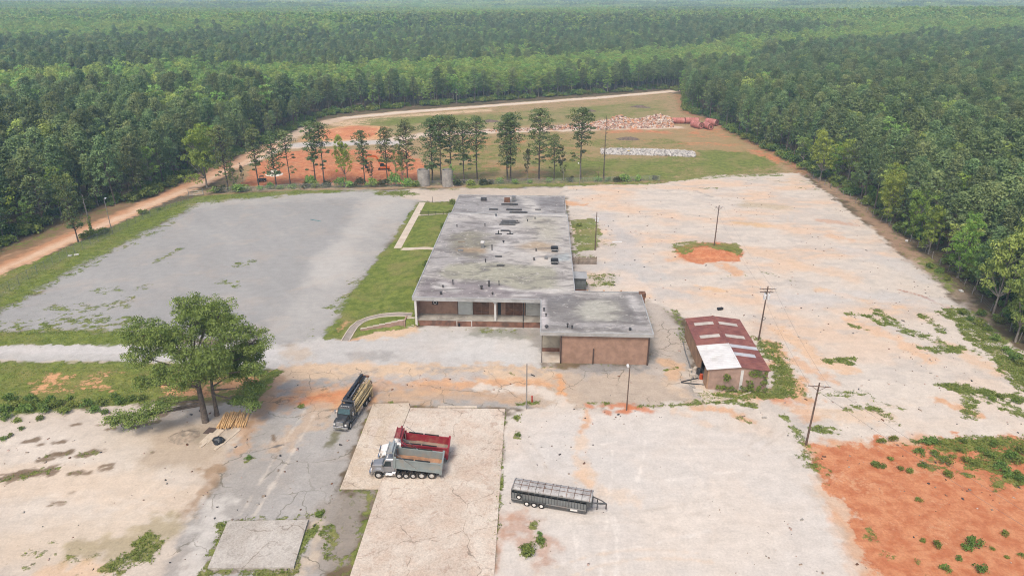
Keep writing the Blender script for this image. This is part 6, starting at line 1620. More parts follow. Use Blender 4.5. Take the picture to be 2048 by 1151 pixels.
# right forest edge, standing out from the pines
RE = [(1640, 361, 262, 1, .8, M_LEAF_BRIGHT, 'yellow-green tree among the trunks above the corner of the yard'),
      (1772, 446, 350, 3, .85, M_LEAF_BRIGHT, 'bright spreading tree at the forest edge, farthest of the big broadleaf ones'),
      (1822, 478, 382, 0, .8, M_LEAF_BRIGHT, 'mid green tree behind the bent fence at the right forest edge'),
      (1856, 508, 410, 2, .8, M_LEAF_BRIGHT, 'pale green round tree with pale stem at the right forest edge'),
      (1915, 556, 430, 0, .72, M_LEAF_BRIGHT, 'yellow-topped tall tree at the right forest edge above the weed strip'),
      (1985, 630, 435, 1, .68, M_LEAF, 'tall tree with thin leaning stem near the right picture edge'),
      (2030, 684, 465, 3, .6, M_LEAF, 'tall pale-stemmed tree at the right picture edge'),
      (1950, 580, 470, 4, .7, M_LEAF, 'dark green narrow tree between the yellow-topped and the leaning one')]
for px, yb, yt, k, wd, mt, lab in RE: broad_at(px, yb, yt, k, lab, wd, mt, 'big broadleaf trees of the right forest edge', full=True)
# dead trees
def snag(px, yb, yt, lab, mat, nbr, seed, r=.2, vine=False):
    x, y, z = GP(px, yb); h = tree_height(px, yb, yt)
    R = empty('dead_tree', (x, y, z)); tag(R, lab, 'tree')
    rng = np.random.default_rng(seed); lb = []
    for k in range(nbr):
        t = rng.uniform(.35, .97); a = rng.uniform(0, 6.28); l = rng.uniform(.6, 2.4) * (1.2 - t * .6)
        lb.append(((0, 0, h * t), (l * math.cos(a), l * math.sin(a), h * t + l * .35), .045))
    me = trunk_mesh('trunk', h, r, rng, lb, top=.3, lean=.012); me.materials.append(mat); link('trunk', me, None, R)
    if vine:
        cen = np.array([(rng.uniform(-.3, .3), rng.uniform(-.3, .3), t) for t in np.linspace(.2, h * .45, 14)]); c = leaf_mesh('vine', [leaves(rng, cen, np.full(14, .45), 30, .35, 1.2)])
        c.materials.append(M_LEAF); link('vine', c, None, R)
    return R
snag(1207, 358, 231, 'dead bare pine at the right end of the back row', M_BARK_DARK, 46, 71, .24)
snag(184, 468, 388, 'pale dead trunk with vine at its foot beside the dirt road', M_BARK_PALE, 7, 72, .26, True)
x, y, z = GP(157, 484); place_tree('pine_tree', OPEN_PINES[2], x, y, .75, 1.0, 'pine with vine-clad stem beside the pale dead trunk at the dirt road', 'tree', None, z)

# ================================================================== the big tree and its neighbour in the lower left
def big_tree(name, px, yb, label, lobes, h, r, seed, nleaf, gain=1.0, leaf=.23):
    x, y, z = GP(px, yb)
    rng = np.random.default_rng(seed)
    R = empty(name, (x, y, z)); tag(R, label, 'tree', None)
    mb = MB()
    P = [(0, 0, -.1), (.05, .05, h * .18), (.0, .15, h * .36), (.2, .1, h * .55), (.3, .0, h * .74)]
    rad = [r * 1.35, r, r * .86, r * .6, r * .3]
    for i in range(4): mb.cyl(P[i], P[i + 1], rad[i], rad[i + 1], 12, caps=False)
    cen, rr_ = [], []
    for (lx, ly, lz, lr, hb) in lobes:
        k_ = gain if lz > 5 else (gain - 1) * .4 + 1; lx = lx * k_ + (1.1 if lz > 5 else .3); ly *= k_; lz *= k_; hb *= k_; lr *= 1 + (k_ - 1) * .8
        base = Vector((P[1][0] * .5, P[1][1], hb))
        tip = Vector((lx, ly, lz)); mid = base.lerp(tip, .5) + Vector((0, 0, (lz - hb) * .12))
        mb.cyl(base, mid, r * .42, r * .28, 7, caps=False); mb.cyl(mid, tip, r * .28, r * .12, 6, caps=False)
        n = int(9 + lr * lr * 8.0)
        for k in range(n):
            d = rng.normal(size=3); d /= np.linalg.norm(d)
            q = lr * rng.uniform(.45, 1.0)
            c = np.array((lx, ly, lz)) + d * q * np.array([1, 1, .72])
            cen.append(c); rr_.append(rng.uniform(.55, 1.0))
            if k % 2 == 0: mb.cyl(tip.lerp(mid, rng.uniform(0, .5)), tuple(c), r * .09, r * .03, 4, caps=False)
    me = bpy.data.meshes.new('trunk'); me.from_pydata([tuple(p) for p in mb.v], [], mb.f); me.materials.append(M_BARK); link('trunk', me, None, R, smooth=True)
    cen = np.array(cen); rr_ = np.array(rr_)
    per = max(12, nleaf // len(cen))
    c = leaf_mesh('crown', [leaves(rng, cen, rr_, per, leaf, .75, jit=.6)]); c.materials.append(M_OAK); link('crown', c, None, R)
    return R
big_tree('shade_tree', 411, 843, 'big spreading green tree with dark trunk beside the timber posts', 
         [(-6.8, .5, 12.6, 2.7, 7.0), (-4.6, 1.5, 11.2, 2.7, 7.0), (-7.0, -.5, 10.0, 2.1, 6.5), (-3.8, -1, 13.2, 2.2, 7.5), (-1.2, -1, 11.5, 2.9, 7.5), (.6, .5, 14.4, 3.0, 9.0), (-.8, 1.8, 15.6, 2.3, 9.5), (2.8, 1.0, 15.2, 2.6, 9.0), (4.6, -.3, 13.0, 2.8, 8.0), (3.0, -2.4, 10.6, 2.8, 7.0),
          (6.8, .4, 11.4, 2.4, 7.0), (.5, -3.0, 9.5, 2.5, 6.5), (-1.6, -2.6, 7.6, 2.0, 5.0), (-7.6, -.8, 6.2, 1.1, 5.2), (-5.6, -.6, 6.4, .9, 5.2), (1.2, 3.0, 12.5, 2.6, 8.0), (5.6, 2.0, 9.0, 2.0, 6.0), (6.9, -1.0, 8.4, 1.6, 6.0), (-4.2, -2.0, 8.4, 1.7, 6.0), (1.8, -1.6, 8.0, 1.8, 5.5),
          (-4.0, -2.0, 4.3, 1.5, 3.6), (-6.4, -2.6, 3.2, 1.7, 3.2), (-9.0, -2.6, 2.4, 1.7, 3.0), (-11.2, -2.2, 1.9, 1.5, 2.8)], 19, .40, 81, 80000, gain=1.17)
big_tree('shade_tree', 434, 830, 'second slimmer tree with pale trunk, right behind the big one', 
         [(1.5, .5, 9.5, 2.2, 6.0), (3.6, .0, 7.6, 1.8, 5.0), (5.4, -.8, 5.4, 1.5, 4.5), (6.2, -2.2, 3.4, 1.2, 3.8), (4.6, -1.8, 3.8, 1.1, 3.8), (-.5, 1.8, 9.5, 2.0, 6.0), (3.0, 2.2, 9.5, 2.0, 6.0)], 12.0, .29, 82, 17000)

# ================================================================== shrubs
def shrub_mesh(seed, n=16, per=26, size=.17, up=.9, spread=.7):
    rng = np.random.default_rng(seed)
    d = rng.normal(size=(n, 3)); d /= np.linalg.norm(d, axis=1)[:, None]
    cen = d * np.array([spread, spread, .5 * up]) * rng.uniform(.3, 1.0, n)[:, None]; cen[:, 2] = np.abs(cen[:, 2]) + .18
    return leaf_mesh('shrub', [leaves(rng, cen, rng.uniform(.22, .42, n), per, size, .9, jit=.8)])
SHRUBS = [shrub_mesh(900 + i) for i in range(5)]
for s_ in SHRUBS: s_.materials.append(M_SHRUB)
def shrub(px, py, r, label, group=None, hz_=1.0, mat=None):
    x, y, z = GP(px, py)
    o = link('shrub', SHRUBS[rp.randrange(5)]); o.location = (x, y, z - .05); o.rotation_euler = (0, 0, rp.uniform(0, 6.28)); o.scale = (r, r, r * hz_)
    tag(o, label, 'shrub', group)
    if mat is not None: o.material_slots[0].link = 'OBJECT'; o.material_slots[0].material = mat
    return o
for px, py, r, h_, lab in [(905, 408, 1.6, 1.5, 'round bright shrub at the far corner of the warehouse wall'), (900, 431, 1.3, 1.3, 'dark shrub where the iron railing meets the warehouse'), (887, 458, 1.5, 1.6, 'tall shrub against the warehouse wall above the side path'), (879, 478, 1.1, 1.2, 'small shrub against the warehouse wall beside the side path'),
                        (853, 532, 1.4, 1.5, 'shrub against the warehouse wall, second from the dock'), (841, 566, 1.3, 1.4, 'shrub against the warehouse wall nearest the dock'), (1170, 572, 1.0, 1.6, 'bright shrub at the corner of the grey lean-to'), (1158, 452, 1.3, 1.0, 'shrub in the green patch beside the warehouse')]:
    shrub(px, py, r, lab, None, h_)
for px, py, r in [(1762, 884, 1.2), (1785, 880, 1.3), (1838, 905, 1.5), (1868, 910, 1.4), (1866, 884, 1.7), (1850, 886, 1.5), (1890, 925, 1.5), (1920, 902, 1.1), (1932, 922, 1.5), (1845, 932, 1.2), (1820, 944, 1.0), (1800, 938, .9), (1950, 930, .9), (1978, 912, 1.5), (2002, 938, 1.9), (2015, 950, 1.6), (2020, 915, 2.0), (2035, 925, 1.8), (2030, 948, 1.2),
                  (1750, 932, 1.3), (1765, 934, 1.0), (1895, 952, 1.3), (1780, 918, .9), (1905, 915, .9), (1960, 902, 1.2), (2044, 905, 1.6), (2040, 960, 1.3), (1985, 890, 1.3), (1925, 884, 1.1), (1945, 1090, 1.7), (1933, 1098, 1.2), (1875, 1092, 1.1), (1918, 1118, .8), (1836, 1000, .9), (1846, 1082, .7), (2008, 1068, 1.0), (1890, 1140, 1.1), (1960, 1142, 1.3), (2014, 1115, .6), (1985, 1098, .6), (2042, 1110, .7)]:
    shrub(px, py, r * .78, 'green weedy shrub growing on the red clay at the lower right', 'shrubs on the red clay', rp.uniform(.9, 1.3))
for px, py, r in [(8, 822, 2.0), (30, 815, 1.9), (52, 822, 1.8), (72, 812, 1.8), (92, 820, 2.0), (112, 812, 1.7), (128, 824, 1.8), (148, 812, 1.4), (175, 810, 1.6), (190, 822, 1.5), (205, 806, 1.6), (10, 838, 1.6), (35, 842, 1.1), (82, 838, 1.0), (212, 826, 1.0), (238, 806, 1.5), (262, 800, 1.4), (285, 798, 1.3), (60, 800, 1.5), (20, 800, 1.6), (100, 800, 1.3), (140, 798, 1.1), (230, 795, 1.2)]:
    shrub(px, py, r * .95, 'leafy shrub in the hedge along the grassy bank at the left', 'shrubs of the hedge on the left', rp.uniform(.8, 1.15))
for px, py, r, lab in [(44, 858, .7, 'small lone shrub at the foot of the hedge'), (8, 879, .8, 'lone shrub at the left picture edge on the pale gravel'), (20, 872, .7, 'tiny shrub above the lone shrub at the left picture edge'), (640, 1030, .8, 'lone green weed clump on the cracked asphalt left of the concrete pad'), (497, 917, .7, 'low green weed clump on the dirt patch of the access road'),
                       (1054, 1104, 1.5, 'spiky green weed clump below the livestock trailer'), (1081, 1082, .8, 'small bush right of the spiky weed clump'), (1080, 1068, .6, 'small green tuft above the small bush'), (1036, 870, .7, 'small green shrub on the yard near the pad edge'), (1030, 836, .6, 'small shrub nearest the bare grey pole')]:
    shrub(px, py, r, lab, None, 1.0)
for px, py, r in [(1195, 362, 1.6), (1215, 362, 1.3), (1250, 362, 2.2), (1235, 364, 1.5), (1140, 364, 1.3), (1098, 364, 1.2), (1000, 366, 1.6), (1030, 367, 1.4), (980, 368, 1.5), (720, 374, 2.0), (745, 374, 2.2), (765, 373, 2.0), (790, 372, 2.5), (815, 372, 2.2), (830, 373, 2.0), (700, 374, 2.0), (680, 374, 2.2), (655, 374, 1.8), (630, 375, 1.8), (610, 376, 1.5), (585, 376, 1.5),
                  (560, 378, 1.4), (540, 378, 1.4), (520, 379, 1.3), (440, 385, 2.2), (430, 386, 1.8), (475, 384, 2.4), (490, 382, 1.8), (940, 370, 1.6), (965, 370, 1.6), (915, 371, 1.8), (620, 372, 2.2), (1275, 362, 1.4), (1060, 366, 1.2), (1310, 358, 1.2)]:
    shrub(px, py, r * 1.45, 'scrubby bush along the back fence under the tree row', 'bushes along the back fence', rp.uniform(.9, 1.5), M_LEAF if rp.random() < .6 else M_LEAF_DULL)
for px, py, r in [(168, 478, 2.0), (180, 474, 2.2), (205, 466, 1.9), (192, 470, 1.8), (214, 462, 1.4), (283, 428, 1.8), (292, 427, 1.4), (318, 420, 1.1)]:
    shrub(px, py, r, 'green bush at the chain-link fence along the dirt road', 'bushes along the dirt road fence', 1.1)
for px, py, r in [(1925, 628, 1.4), (1940, 640, 1.2), (1960, 650, 1.6), (1975, 660, 1.3), (1990, 680, 1.4), (2015, 705, 1.5), (2030, 720, 1.7), (1960, 630, 1.6), (2000, 645, 1.8), (1990, 640, 1.5), (2040, 730, 1.4), (1985, 800, 1.0), (2000, 795, .9), (1880, 545, 1.6), (1895, 560, 1.3), (1860, 535, 1.4), (2035, 805, 1.2)]:
    shrub(px, py, r, 'green bush in the weed strip below the right forest edge', 'bushes of the right weed strip', 1.1)

# ================================================================== weeds and undergrowth (masses)
FX = np.concatenate([s.X.ravel() for s in SHEETS[:2]]); FY = np.concatenate([s.Y.ravel() for s in SHEETS[:2]]); FG = np.concatenate([s.msk[..., GR].ravel() * 1.0 for s in SHEETS[:2]]); FA = np.concatenate([np.full(s.X.size, (s.xs[1] - s.xs[0]) ** 2) for s in SHEETS[:2]])
rw = np.random.default_rng(77)
def tufts(name, sel, count, size, blades, label, mat, zfun=None):
    wgt = np.where(sel, np.clip(FG - .42, 0, 1) ** 1.2, 0) * FA
    idx = rw.choice(len(wgt), count, p=wgt / wgt.sum())
    bx = FX[idx] + rw.uniform(-.3, .3, count); by = FY[idx] + rw.uniform(-.3, .3, count); bz = height(bx, by)
    sc = size * rw.uniform(.4, 1.3, count)
    k = count * blades
    ci = np.repeat(np.arange(count), blades)
    a = rw.uniform(0, 6.28, k); l = sc[ci] * rw.uniform(.6, 1.2, k); out = l * rw.uniform(.25, .9, k); w_ = l * .17
    base = np.stack([bx[ci], by[ci], bz[ci] - .02], 1) + np.stack([np.cos(a), np.sin(a), a * 0], 1) * (sc[ci] * .25)[:, None]
    tip = base + np.stack([np.cos(a) * out, np.sin(a) * out, l * .8], 1)
    side = np.stack([-np.sin(a), np.cos(a), a * 0], 1) * w_[:, None]
    mid = base * .45 + tip * .55
    v = np.stack([base, mid + side, tip, mid - side], 1).reshape(-1, 3)
    tn = np.repeat(np.clip(rw.uniform(0, 1, count)[ci] * .7 + rw.uniform(0, .3, k), 0, 1), 4)
    o = link(name, np_mesh(name, v, np.arange(k * 4).reshape(-1, 4), {'tone': tn}), mat)
    tag(o, label, 'weeds', kind='stuff'); return o
# 'cover' weights decide where they grow
zc = []
for s in SHEETS[:2]:
    z_ = np.zeros(s.X.shape, int); z_[:-1, :-1] = s.zone; zc.append(z_.ravel())
zc = np.concatenate(zc)
tufts('weeds', np.isin(zc, [7, 8, 9, 10]) & (FY < 150), 13000, .22, 9, 'low green weeds growing in patches over the yard and red clay', M_WEED)
tufts('grass', np.isin(zc, [5, 6]), 9000, .18, 7, 'rough green grass of the verge and the bank', M_WEED)
tufts('lot_weeds', np.isin(zc, [2]), 2000, .2, 8, 'sparse weeds scattered over the grey gravel lot', M_WEED)

pu = []
rng = np.random.default_rng(5)
for a, b in zip(CLEAR[1:24], CLEAR[2:25]):
    L_ = math.hypot(b[0] - a[0], b[1] - a[1])
    n = int(L_ / 1.1)
    nxn, nyn = (b[1] - a[1]) / L_, -(b[0] - a[0]) / L_
    for k in range(n):
        t = rng.uniform(); d = rng.uniform(0, 9)
        p = (a[0] + (b[0] - a[0]) * t, a[1] + (b[1] - a[1]) * t)
        for sgn in (1, -1):
            qx, qy = p[0] + nxn * d * sgn, p[1] + nyn * d * sgn
            pu.append((qx, qy))
pu = np.array(pu); sdv = poly_sd(pu[:, 0], pu[:, 1], CLEAR); pu = pu[sdv > .6]
me = bpy.data.meshes.new('undergrowth'); me.vertices.add(len(pu)); me.vertices.foreach_set('co', np.c_[pu, height(pu[:, 0], pu[:, 1]) - .1].astype(np.float32).ravel())
at = me.attributes.new('which', 'INT', 'POINT'); at.data.foreach_set('value', rng.integers(0, 5, len(pu)).astype(np.int32))
at = me.attributes.new('size', 'FLOAT', 'POINT'); at.data.foreach_set('value', rng.uniform(1.2, 4.6, len(pu)).astype(np.float32))
at = me.attributes.new('turn', 'FLOAT', 'POINT'); at.data.foreach_set('value', rng.uniform(0, 6.28, len(pu)).astype(np.float32))
pc = bpy.data.collections.new('undergrowth_prototypes')
for i, s_ in enumerate(SHRUBS): pc.objects.link(bpy.data.objects.new('bush%d' % i, s_))
ug = link('undergrowth', me); tag(ug, 'leafy undergrowth along the forest edges', 'undergrowth', kind='stuff')
md = ug.modifiers.new('bushes', 'NODES'); md.node_group = scatter_nodes('undergrowth_scatter', pc)
# ================================================================== yard clutter and field things
def ground_box(name, px, py, sx, sy, sz, rz, mat, label, cat, z=0.0, group=None, bevel=.02):
    x, y, g = GP(px, py)
    o = MB().box(-sx / 2, sx / 2, -sy / 2, sy / 2, 0, sz).build(name, mat, None, bevel=bevel); o.location = (x, y, g + z); o.rotation_euler = (0, 0, rz); tag(o, label, cat, group); return o
# timber posts
M_TIMBER = simple_mat('fresh_timber', (.60, .39, .19), .8, var=.16, scale=2.0, dirt=(.42, .26, .13), dirt_amt=.5)
pa_, pb_ = G(433, 863), G(450, 824)
dl = math.hypot(pb_[0] - pa_[0], pb_[1] - pa_[1]); ang = math.atan2(pb_[1] - pa_[1], pb_[0] - pa_[0]); dx, dy = math.cos(ang), math.sin(ang); sx_, sy_ = dy, -dx
post = MB().cyl((-2.15, 0, 0), (2.15, 0, 0), .11, .105, 9)
pm = None; rt = random.Random(9)
c0 = ((pa_[0] + pb_[0]) / 2, (pa_[1] + pb_[1]) / 2)
for layer, n in ((0, 16), (1, 13), (2, 8)):
    for k in range(n):
        w_ = .26 * k + .13 * layer + rt.uniform(-.05, .05); al = rt.uniform(-.25, .25) - (.3 if layer == 2 else 0)
        ln = rt.uniform(.75, 1.0)
        if pm is None: o = post.build('timber_post', M_TIMBER, None, smooth=False); pm = o.data
        else: o = link('timber_post', pm)
        o.location = (c0[0] + sx_ * w_ + dx * al, c0[1] + sy_ * w_ + dy * al, gz(*c0) + .11 + layer * .19)
        o.rotation_euler = (0, rt.uniform(-.02, .02), ang + rt.uniform(-.09, .09)); o.scale = (ln, 1, 1)
        tag(o, 'peeled yellow timber post in the heap beside the big tree', 'post', 'heap of timber posts')
M_PLY = simple_mat('plywood', (.50, .43, .34), .85, var=.12, scale=1, dirt=(.38, .31, .24), dirt_amt=.5)
pang = ang - .35
ground_box('plywood_sheet', 417, 876, 2.6, 1.3, .05, pang, M_PLY, 'pale plywood sheet lying left of the black tarp bundle', 'board')
ground_box('plywood_sheet', 432, 868, 2.6, 1.2, .05, pang, M_PLY, 'pale plywood sheet lying under the ends of the timber posts', 'board', .055)
ground_box('dark_board', 421, 861, 1.6, 1.5, .04, pang, simple_mat('dark_board', (.085, .06, .05), .9), 'dark brown board against the left side of the timber posts', 'board')
ground_box('plank', 463, 873, 3.8, .38, .10, pang - .1, M_PLY, 'long pale plank lying right of the black tarp bundle', 'plank'); ground_box('plank', 437, 893, 1.5, .45, .10, pang - .15, M_PLY, 'short pale plank below the black tarp bundle', 'plank'); ground_box('plank', 407, 889, 1.3, .45, .12, pang - .1, M_PLY, 'short reddish plank left of the black tarp bundle', 'plank')
rng = np.random.default_rng(3)
bm = bmesh.new(); bmesh.ops.create_icosphere(bm, subdivisions=3, radius=.8)
for v in bm.verts:
    n_ = 1 + .22 * (vnoise(np.array([v.co.x * 3 + 5]), np.array([v.co.y * 3 + v.co.z * 2]))[0] - .5) * 2
    v.co = Vector((v.co.x * n_ * 1.05, v.co.y * n_ * .85, max(-.02, v.co.z * n_ * .85 + .25)))
me = bpy.data.meshes.new('tarp_bundle'); bm.to_mesh(me); bm.free()
o = link('tarp_bundle', me, simple_mat('black_tarp', (.02, .024, .03), .3, var=.3, scale=3, bump=.6), None, False); o.location = GP(437, 884); tag(o, 'black plastic tarp bundle beside the plywood sheets', 'tarp')
def mound(name, px, py, rx, ry, h, mat, label, cat, seed, hollow=0.0, n=36, kind=None, rough=.25):
    x, y, z = GP(px, py)
    g = np.linspace(-1.15, 1.15, n); X, Y = np.meshgrid(g, g); d = np.hypot(X, Y)
    Z = h * (1 - sstep(.15, 1.0, d + .25 * (fbm(X * 2 + seed, Y * 2, seed) - .5))) - hollow * (1 - sstep(0, .4, d)) + rough * h * (fbm(X * 5, Y * 5, seed + 2) - .5) * (d < 1.0) - .03
    jj, ii = np.meshgrid(np.arange(n - 1), np.arange(n - 1), indexing='ij')
    qq = np.stack([jj * n + ii, jj * n + ii + 1, (jj + 1) * n + ii + 1, (jj + 1) * n + ii], -1).reshape(-1, 4)
    o = link(name, np_mesh(name, np.stack([X * rx, Y * ry, Z], -1).reshape(-1, 3), qq), mat, smooth=True); o.location = (x, y, z); tag(o, label, cat, kind=kind); return o
mound('dirt_pile', 372, 872, 2.3, 2.0, .55, simple_mat('grey_brown_dirt', (.29, .24, .185), .95, var=.25, scale=1.5, dirt=(.18, .13, .09), dirt_amt=.6, bump=.8), 'low heap of grey dirt left of the plywood sheets', 'dirt pile', 3, .3)
mound('gravel_pile', 549, 349, 3.2, 3.2, 1.7, simple_mat('white_gravel', (.62, .58, .51), .95, var=.1, scale=1.5), 'white gravel heap on the red clay behind the back row', 'gravel pile', 4)
# shed surroundings
def bar(name, a, b, r, mat, label, cat='pipe', z0=.08, z1=.08, group=None):
    pa1 = GP(*a); pb1 = GP(*b); o = MB().cyl((pa1[0], pa1[1], pa1[2] + z0), (pb1[0], pb1[1], pb1[2] + z1), r, n=8).build(name, mat); tag(o, label, cat, group); return o
bar('steel_bar', (1362, 764), (1396, 756), .10, M_BLACK, 'black steel bar pointing out from the open shed side, farther one'); bar('steel_bar', (1362, 765), (1408, 770), .10, M_BLACK, 'black steel bar pointing out from the open shed side, nearer one')
pp = [GP(*p) for p in ((1369, 684), (1374, 705), (1381, 725), (1390, 757))]
o = MB().tube([(p[0] - .3, p[1], p[2] + .15) for p in pp], .10, 8).build('drain_hose', M_GREYMETAL); tag(o, 'long bent grey pipe lying along the shed side', 'pipe')
o = MB().cyl((0, 0, 0), (0, 0, .9), .3, n=14).ring((0, 0, .3), (0, 0, 1), .33, .28, .05, 14).ring((0, 0, .6), (0, 0, 1), .33, .28, .05, 14).build('barrel', simple_mat('orange_barrel', (.55, .09, .025), .5)); o.location = GP(1402, 757); tag(o, 'orange barrel at the open side of the red-roofed shed', 'barrel')
for k, (px, py, sx1, sy1, sz1, mt, lab) in enumerate([(1384, 752, .9, .6, .5, M_CONC_L, 'pale block beside the pipe at the shed side'), (1380, 742, .7, .5, .4, M_CONC_L, 'small pale block under the pipe at the shed side'), (1398, 748, .6, .8, 1.1, M_DKMETAL, 'dark metal machine in the shed opening'), (1390, 738, .8, .5, .4, M_CONC_L, 'pale rubble block at the shed opening')]):
    ground_box('block' if mt is M_CONC_L else 'machine', px, py, sx1, sy1, sz1, .3 * k, mt, lab, 'block' if mt is M_CONC_L else 'machine')
ground_box('step_slab', 1396, 782, 1.6, 1.1, .2, -.1, M_CONC_L, 'small concrete step at the corner of the shed', 'step')
bar('board', (1478, 792), (1502, 784), .07, M_PLY, 'pale board lying in the weeds before the shed', 'board')
ground_box('debris', 1440, 619, 1.2, .6, .45, .3, M_BLACK, 'small dark object lying on the pale yard behind the shed', 'debris'); ground_box('debris', 1234, 484, 2.6, .9, .12, .05, M_WHITE, 'white sheet lying on the yard beside the transformer pole', 'debris')
bar('debris_pipe', (1062, 749), (1069, 752), .09, M_BLACK, 'short black pipe on the drive near the bare grey pole')
o = MB().cyl((0, 0, 0), (0, 0, 1.0), .12, .12, 10).cyl((0, 0, 1.0), (0, 0, 1.12), .17, .1, 10).build('hydrant', simple_mat('hydrant_red', (.45, .06, .03), .5)); o.location = GP(1064, 803); tag(o, 'small red hydrant post beside the bare grey pole', 'hydrant')
bar('lot_pipe', (621, 439), (642, 443), .10, simple_mat('teal_pipe', (.10, .22, .24), .5), 'thin blue-green pipe lying on the grey lot')
# ivy on the shed
rng = np.random.default_rng(8)
cen = []
for k in range(26): cen.append((rng.uniform(6.6, 9.6), -.12, rng.uniform(2.3, 3.7) if k % 2 else rng.uniform(3.1, 3.8)))
for k in range(12): cen.append((rng.uniform(2.6, 4.0), -.1, rng.uniform(1.7, 3.0)))
for k in range(40): cen.append((rng.uniform(1.5, 9.7), -.35 - rng.uniform(0, .5), rng.uniform(.1, .9)))
for k in range(16): cen.append((rng.uniform(8.6, 9.75), -.15, rng.uniform(.3, 2.0)))
for k in range(10): cen.append((rng.uniform(6.4, 7.6), -.2, rng.uniform(.3, 1.8)))
cen = np.array(cen); iv = leaf_mesh('ivy', [leaves(rng, cen, np.full(len(cen), .30), 26, .22, .9)]); iv.materials.append(M_SHRUB)
o = link('ivy', iv); o.location = SH.location; o.rotation_euler = SH.rotation_euler; tag(o, 'green ivy climbing the front wall of the red-roofed shed', 'ivy')

# ------------------------------------------------------------------ concrete cylinders at the back fence
def cylinder_tank(px, py, w_px, yt, lab):
    x, y, z = GP(px, py); dep = y * math.cos(PITCH) + (CAM_H) * math.sin(PITCH); r = w_px / F_PX * dep / 2
    h = tree_height(px, py + 2, yt)
    R = empty('concrete_cylinder', (x, y + r * .8, z)); tag(R, lab, 'concrete cylinder', 'concrete cylinders at the back fence')
    n = 28; vs, fs = [], []
    for rr1, zz in ((r, 0), (r, h), (r * .86, h), (r * .86, .3)):
        for k in range(n): a = 2 * math.pi * k / n; vs.append((rr1 * math.cos(a), rr1 * math.sin(a), zz))
    for j in range(3):
        for k in range(n): fs.append((j * n + k, j * n + (k + 1) % n, (j + 1) * n + (k + 1) % n, (j + 1) * n + k))
    fs.append(tuple(3 * n + k for k in range(n)))
    MB().raw(vs, fs).build('shell', simple_mat('weathered_tank', (.30, .285, .265), .9, var=.25, scale=.5, dirt=(.17, .15, .13), dirt_amt=.6), R, smooth=False)
    for zz in (h * .33, h * .66, h - .12): MB().ring((0, 0, zz), (0, 0, 1), r * 1.015, r * .99, .12, 28).build('band', M_CONC, R)
    MB().cyl((0, 0, .31), (0, 0, .9), r * .85, n=20).build('fill', M_RUST, R)
cylinder_tank(847, 373, 24.5, 343, 'grey concrete cylinder at the back fence, left one')
cylinder_tank(895, 374, 23, 343, 'grey concrete cylinder at the back fence, right one')
# ------------------------------------------------------------------ red pipe sections
M_PIPE = simple_mat('faded_red_tank', (.42, .16, .14), .7, .1, var=.2, scale=.5, dirt=(.50, .30, .27), dirt_amt=.7)
def big_pipe(a, b, r, lab):
    x0, y0, z0 = GP(*a); x1, y1, z1 = GP(*b)
    R = empty('steel_tank', ((x0 + x1) / 2, (y0 + y1) / 2, (z0 + z1) / 2), math.atan2(y1 - y0, x1 - x0)); L_ = math.hypot(x1 - x0, y1 - y0) / 2
    tag(R, lab, 'tank', 'red steel tanks in the far field')
    MB().cyl((-L_, 0, r), (L_, 0, r), r, n=24).build('shell', M_PIPE, R)
    for t in (-L_, L_): MB().ring((t, 0, r), (1, 0, 0), r * 1.03, r * .86, .25, 24).build('rim', M_RUST if t > 0 else M_PIPE, R)
    for t in (-L_ * .4, L_ * .35): MB().ring((t, 0, r), (1, 0, 0), r * 1.02, r * .98, .2, 24).build('seam', M_RUST, R)
    MB().cyl((L_ + .14, 0, r), (L_ + .17, 0, r), r * .4, n=14).build('manhole', M_RUST, R)
big_pipe((1343, 247), (1368, 247), 1.45, 'long faded red tank touching the end of the brick rubble heap'); big_pipe((1370, 247), (1396, 247), 1.45, 'long faded red tank, second of the two end to end')
big_pipe((1385, 254), (1402, 258), 1.55, 'short red tank lying askew below the long red tanks'); big_pipe((1409, 256), (1421, 260), 1.5, 'short pink tank lying end-on, nearest the camera'); big_pipe((1413, 249), (1433, 252), 1.6, 'short red tank lying nearest the forest edge')
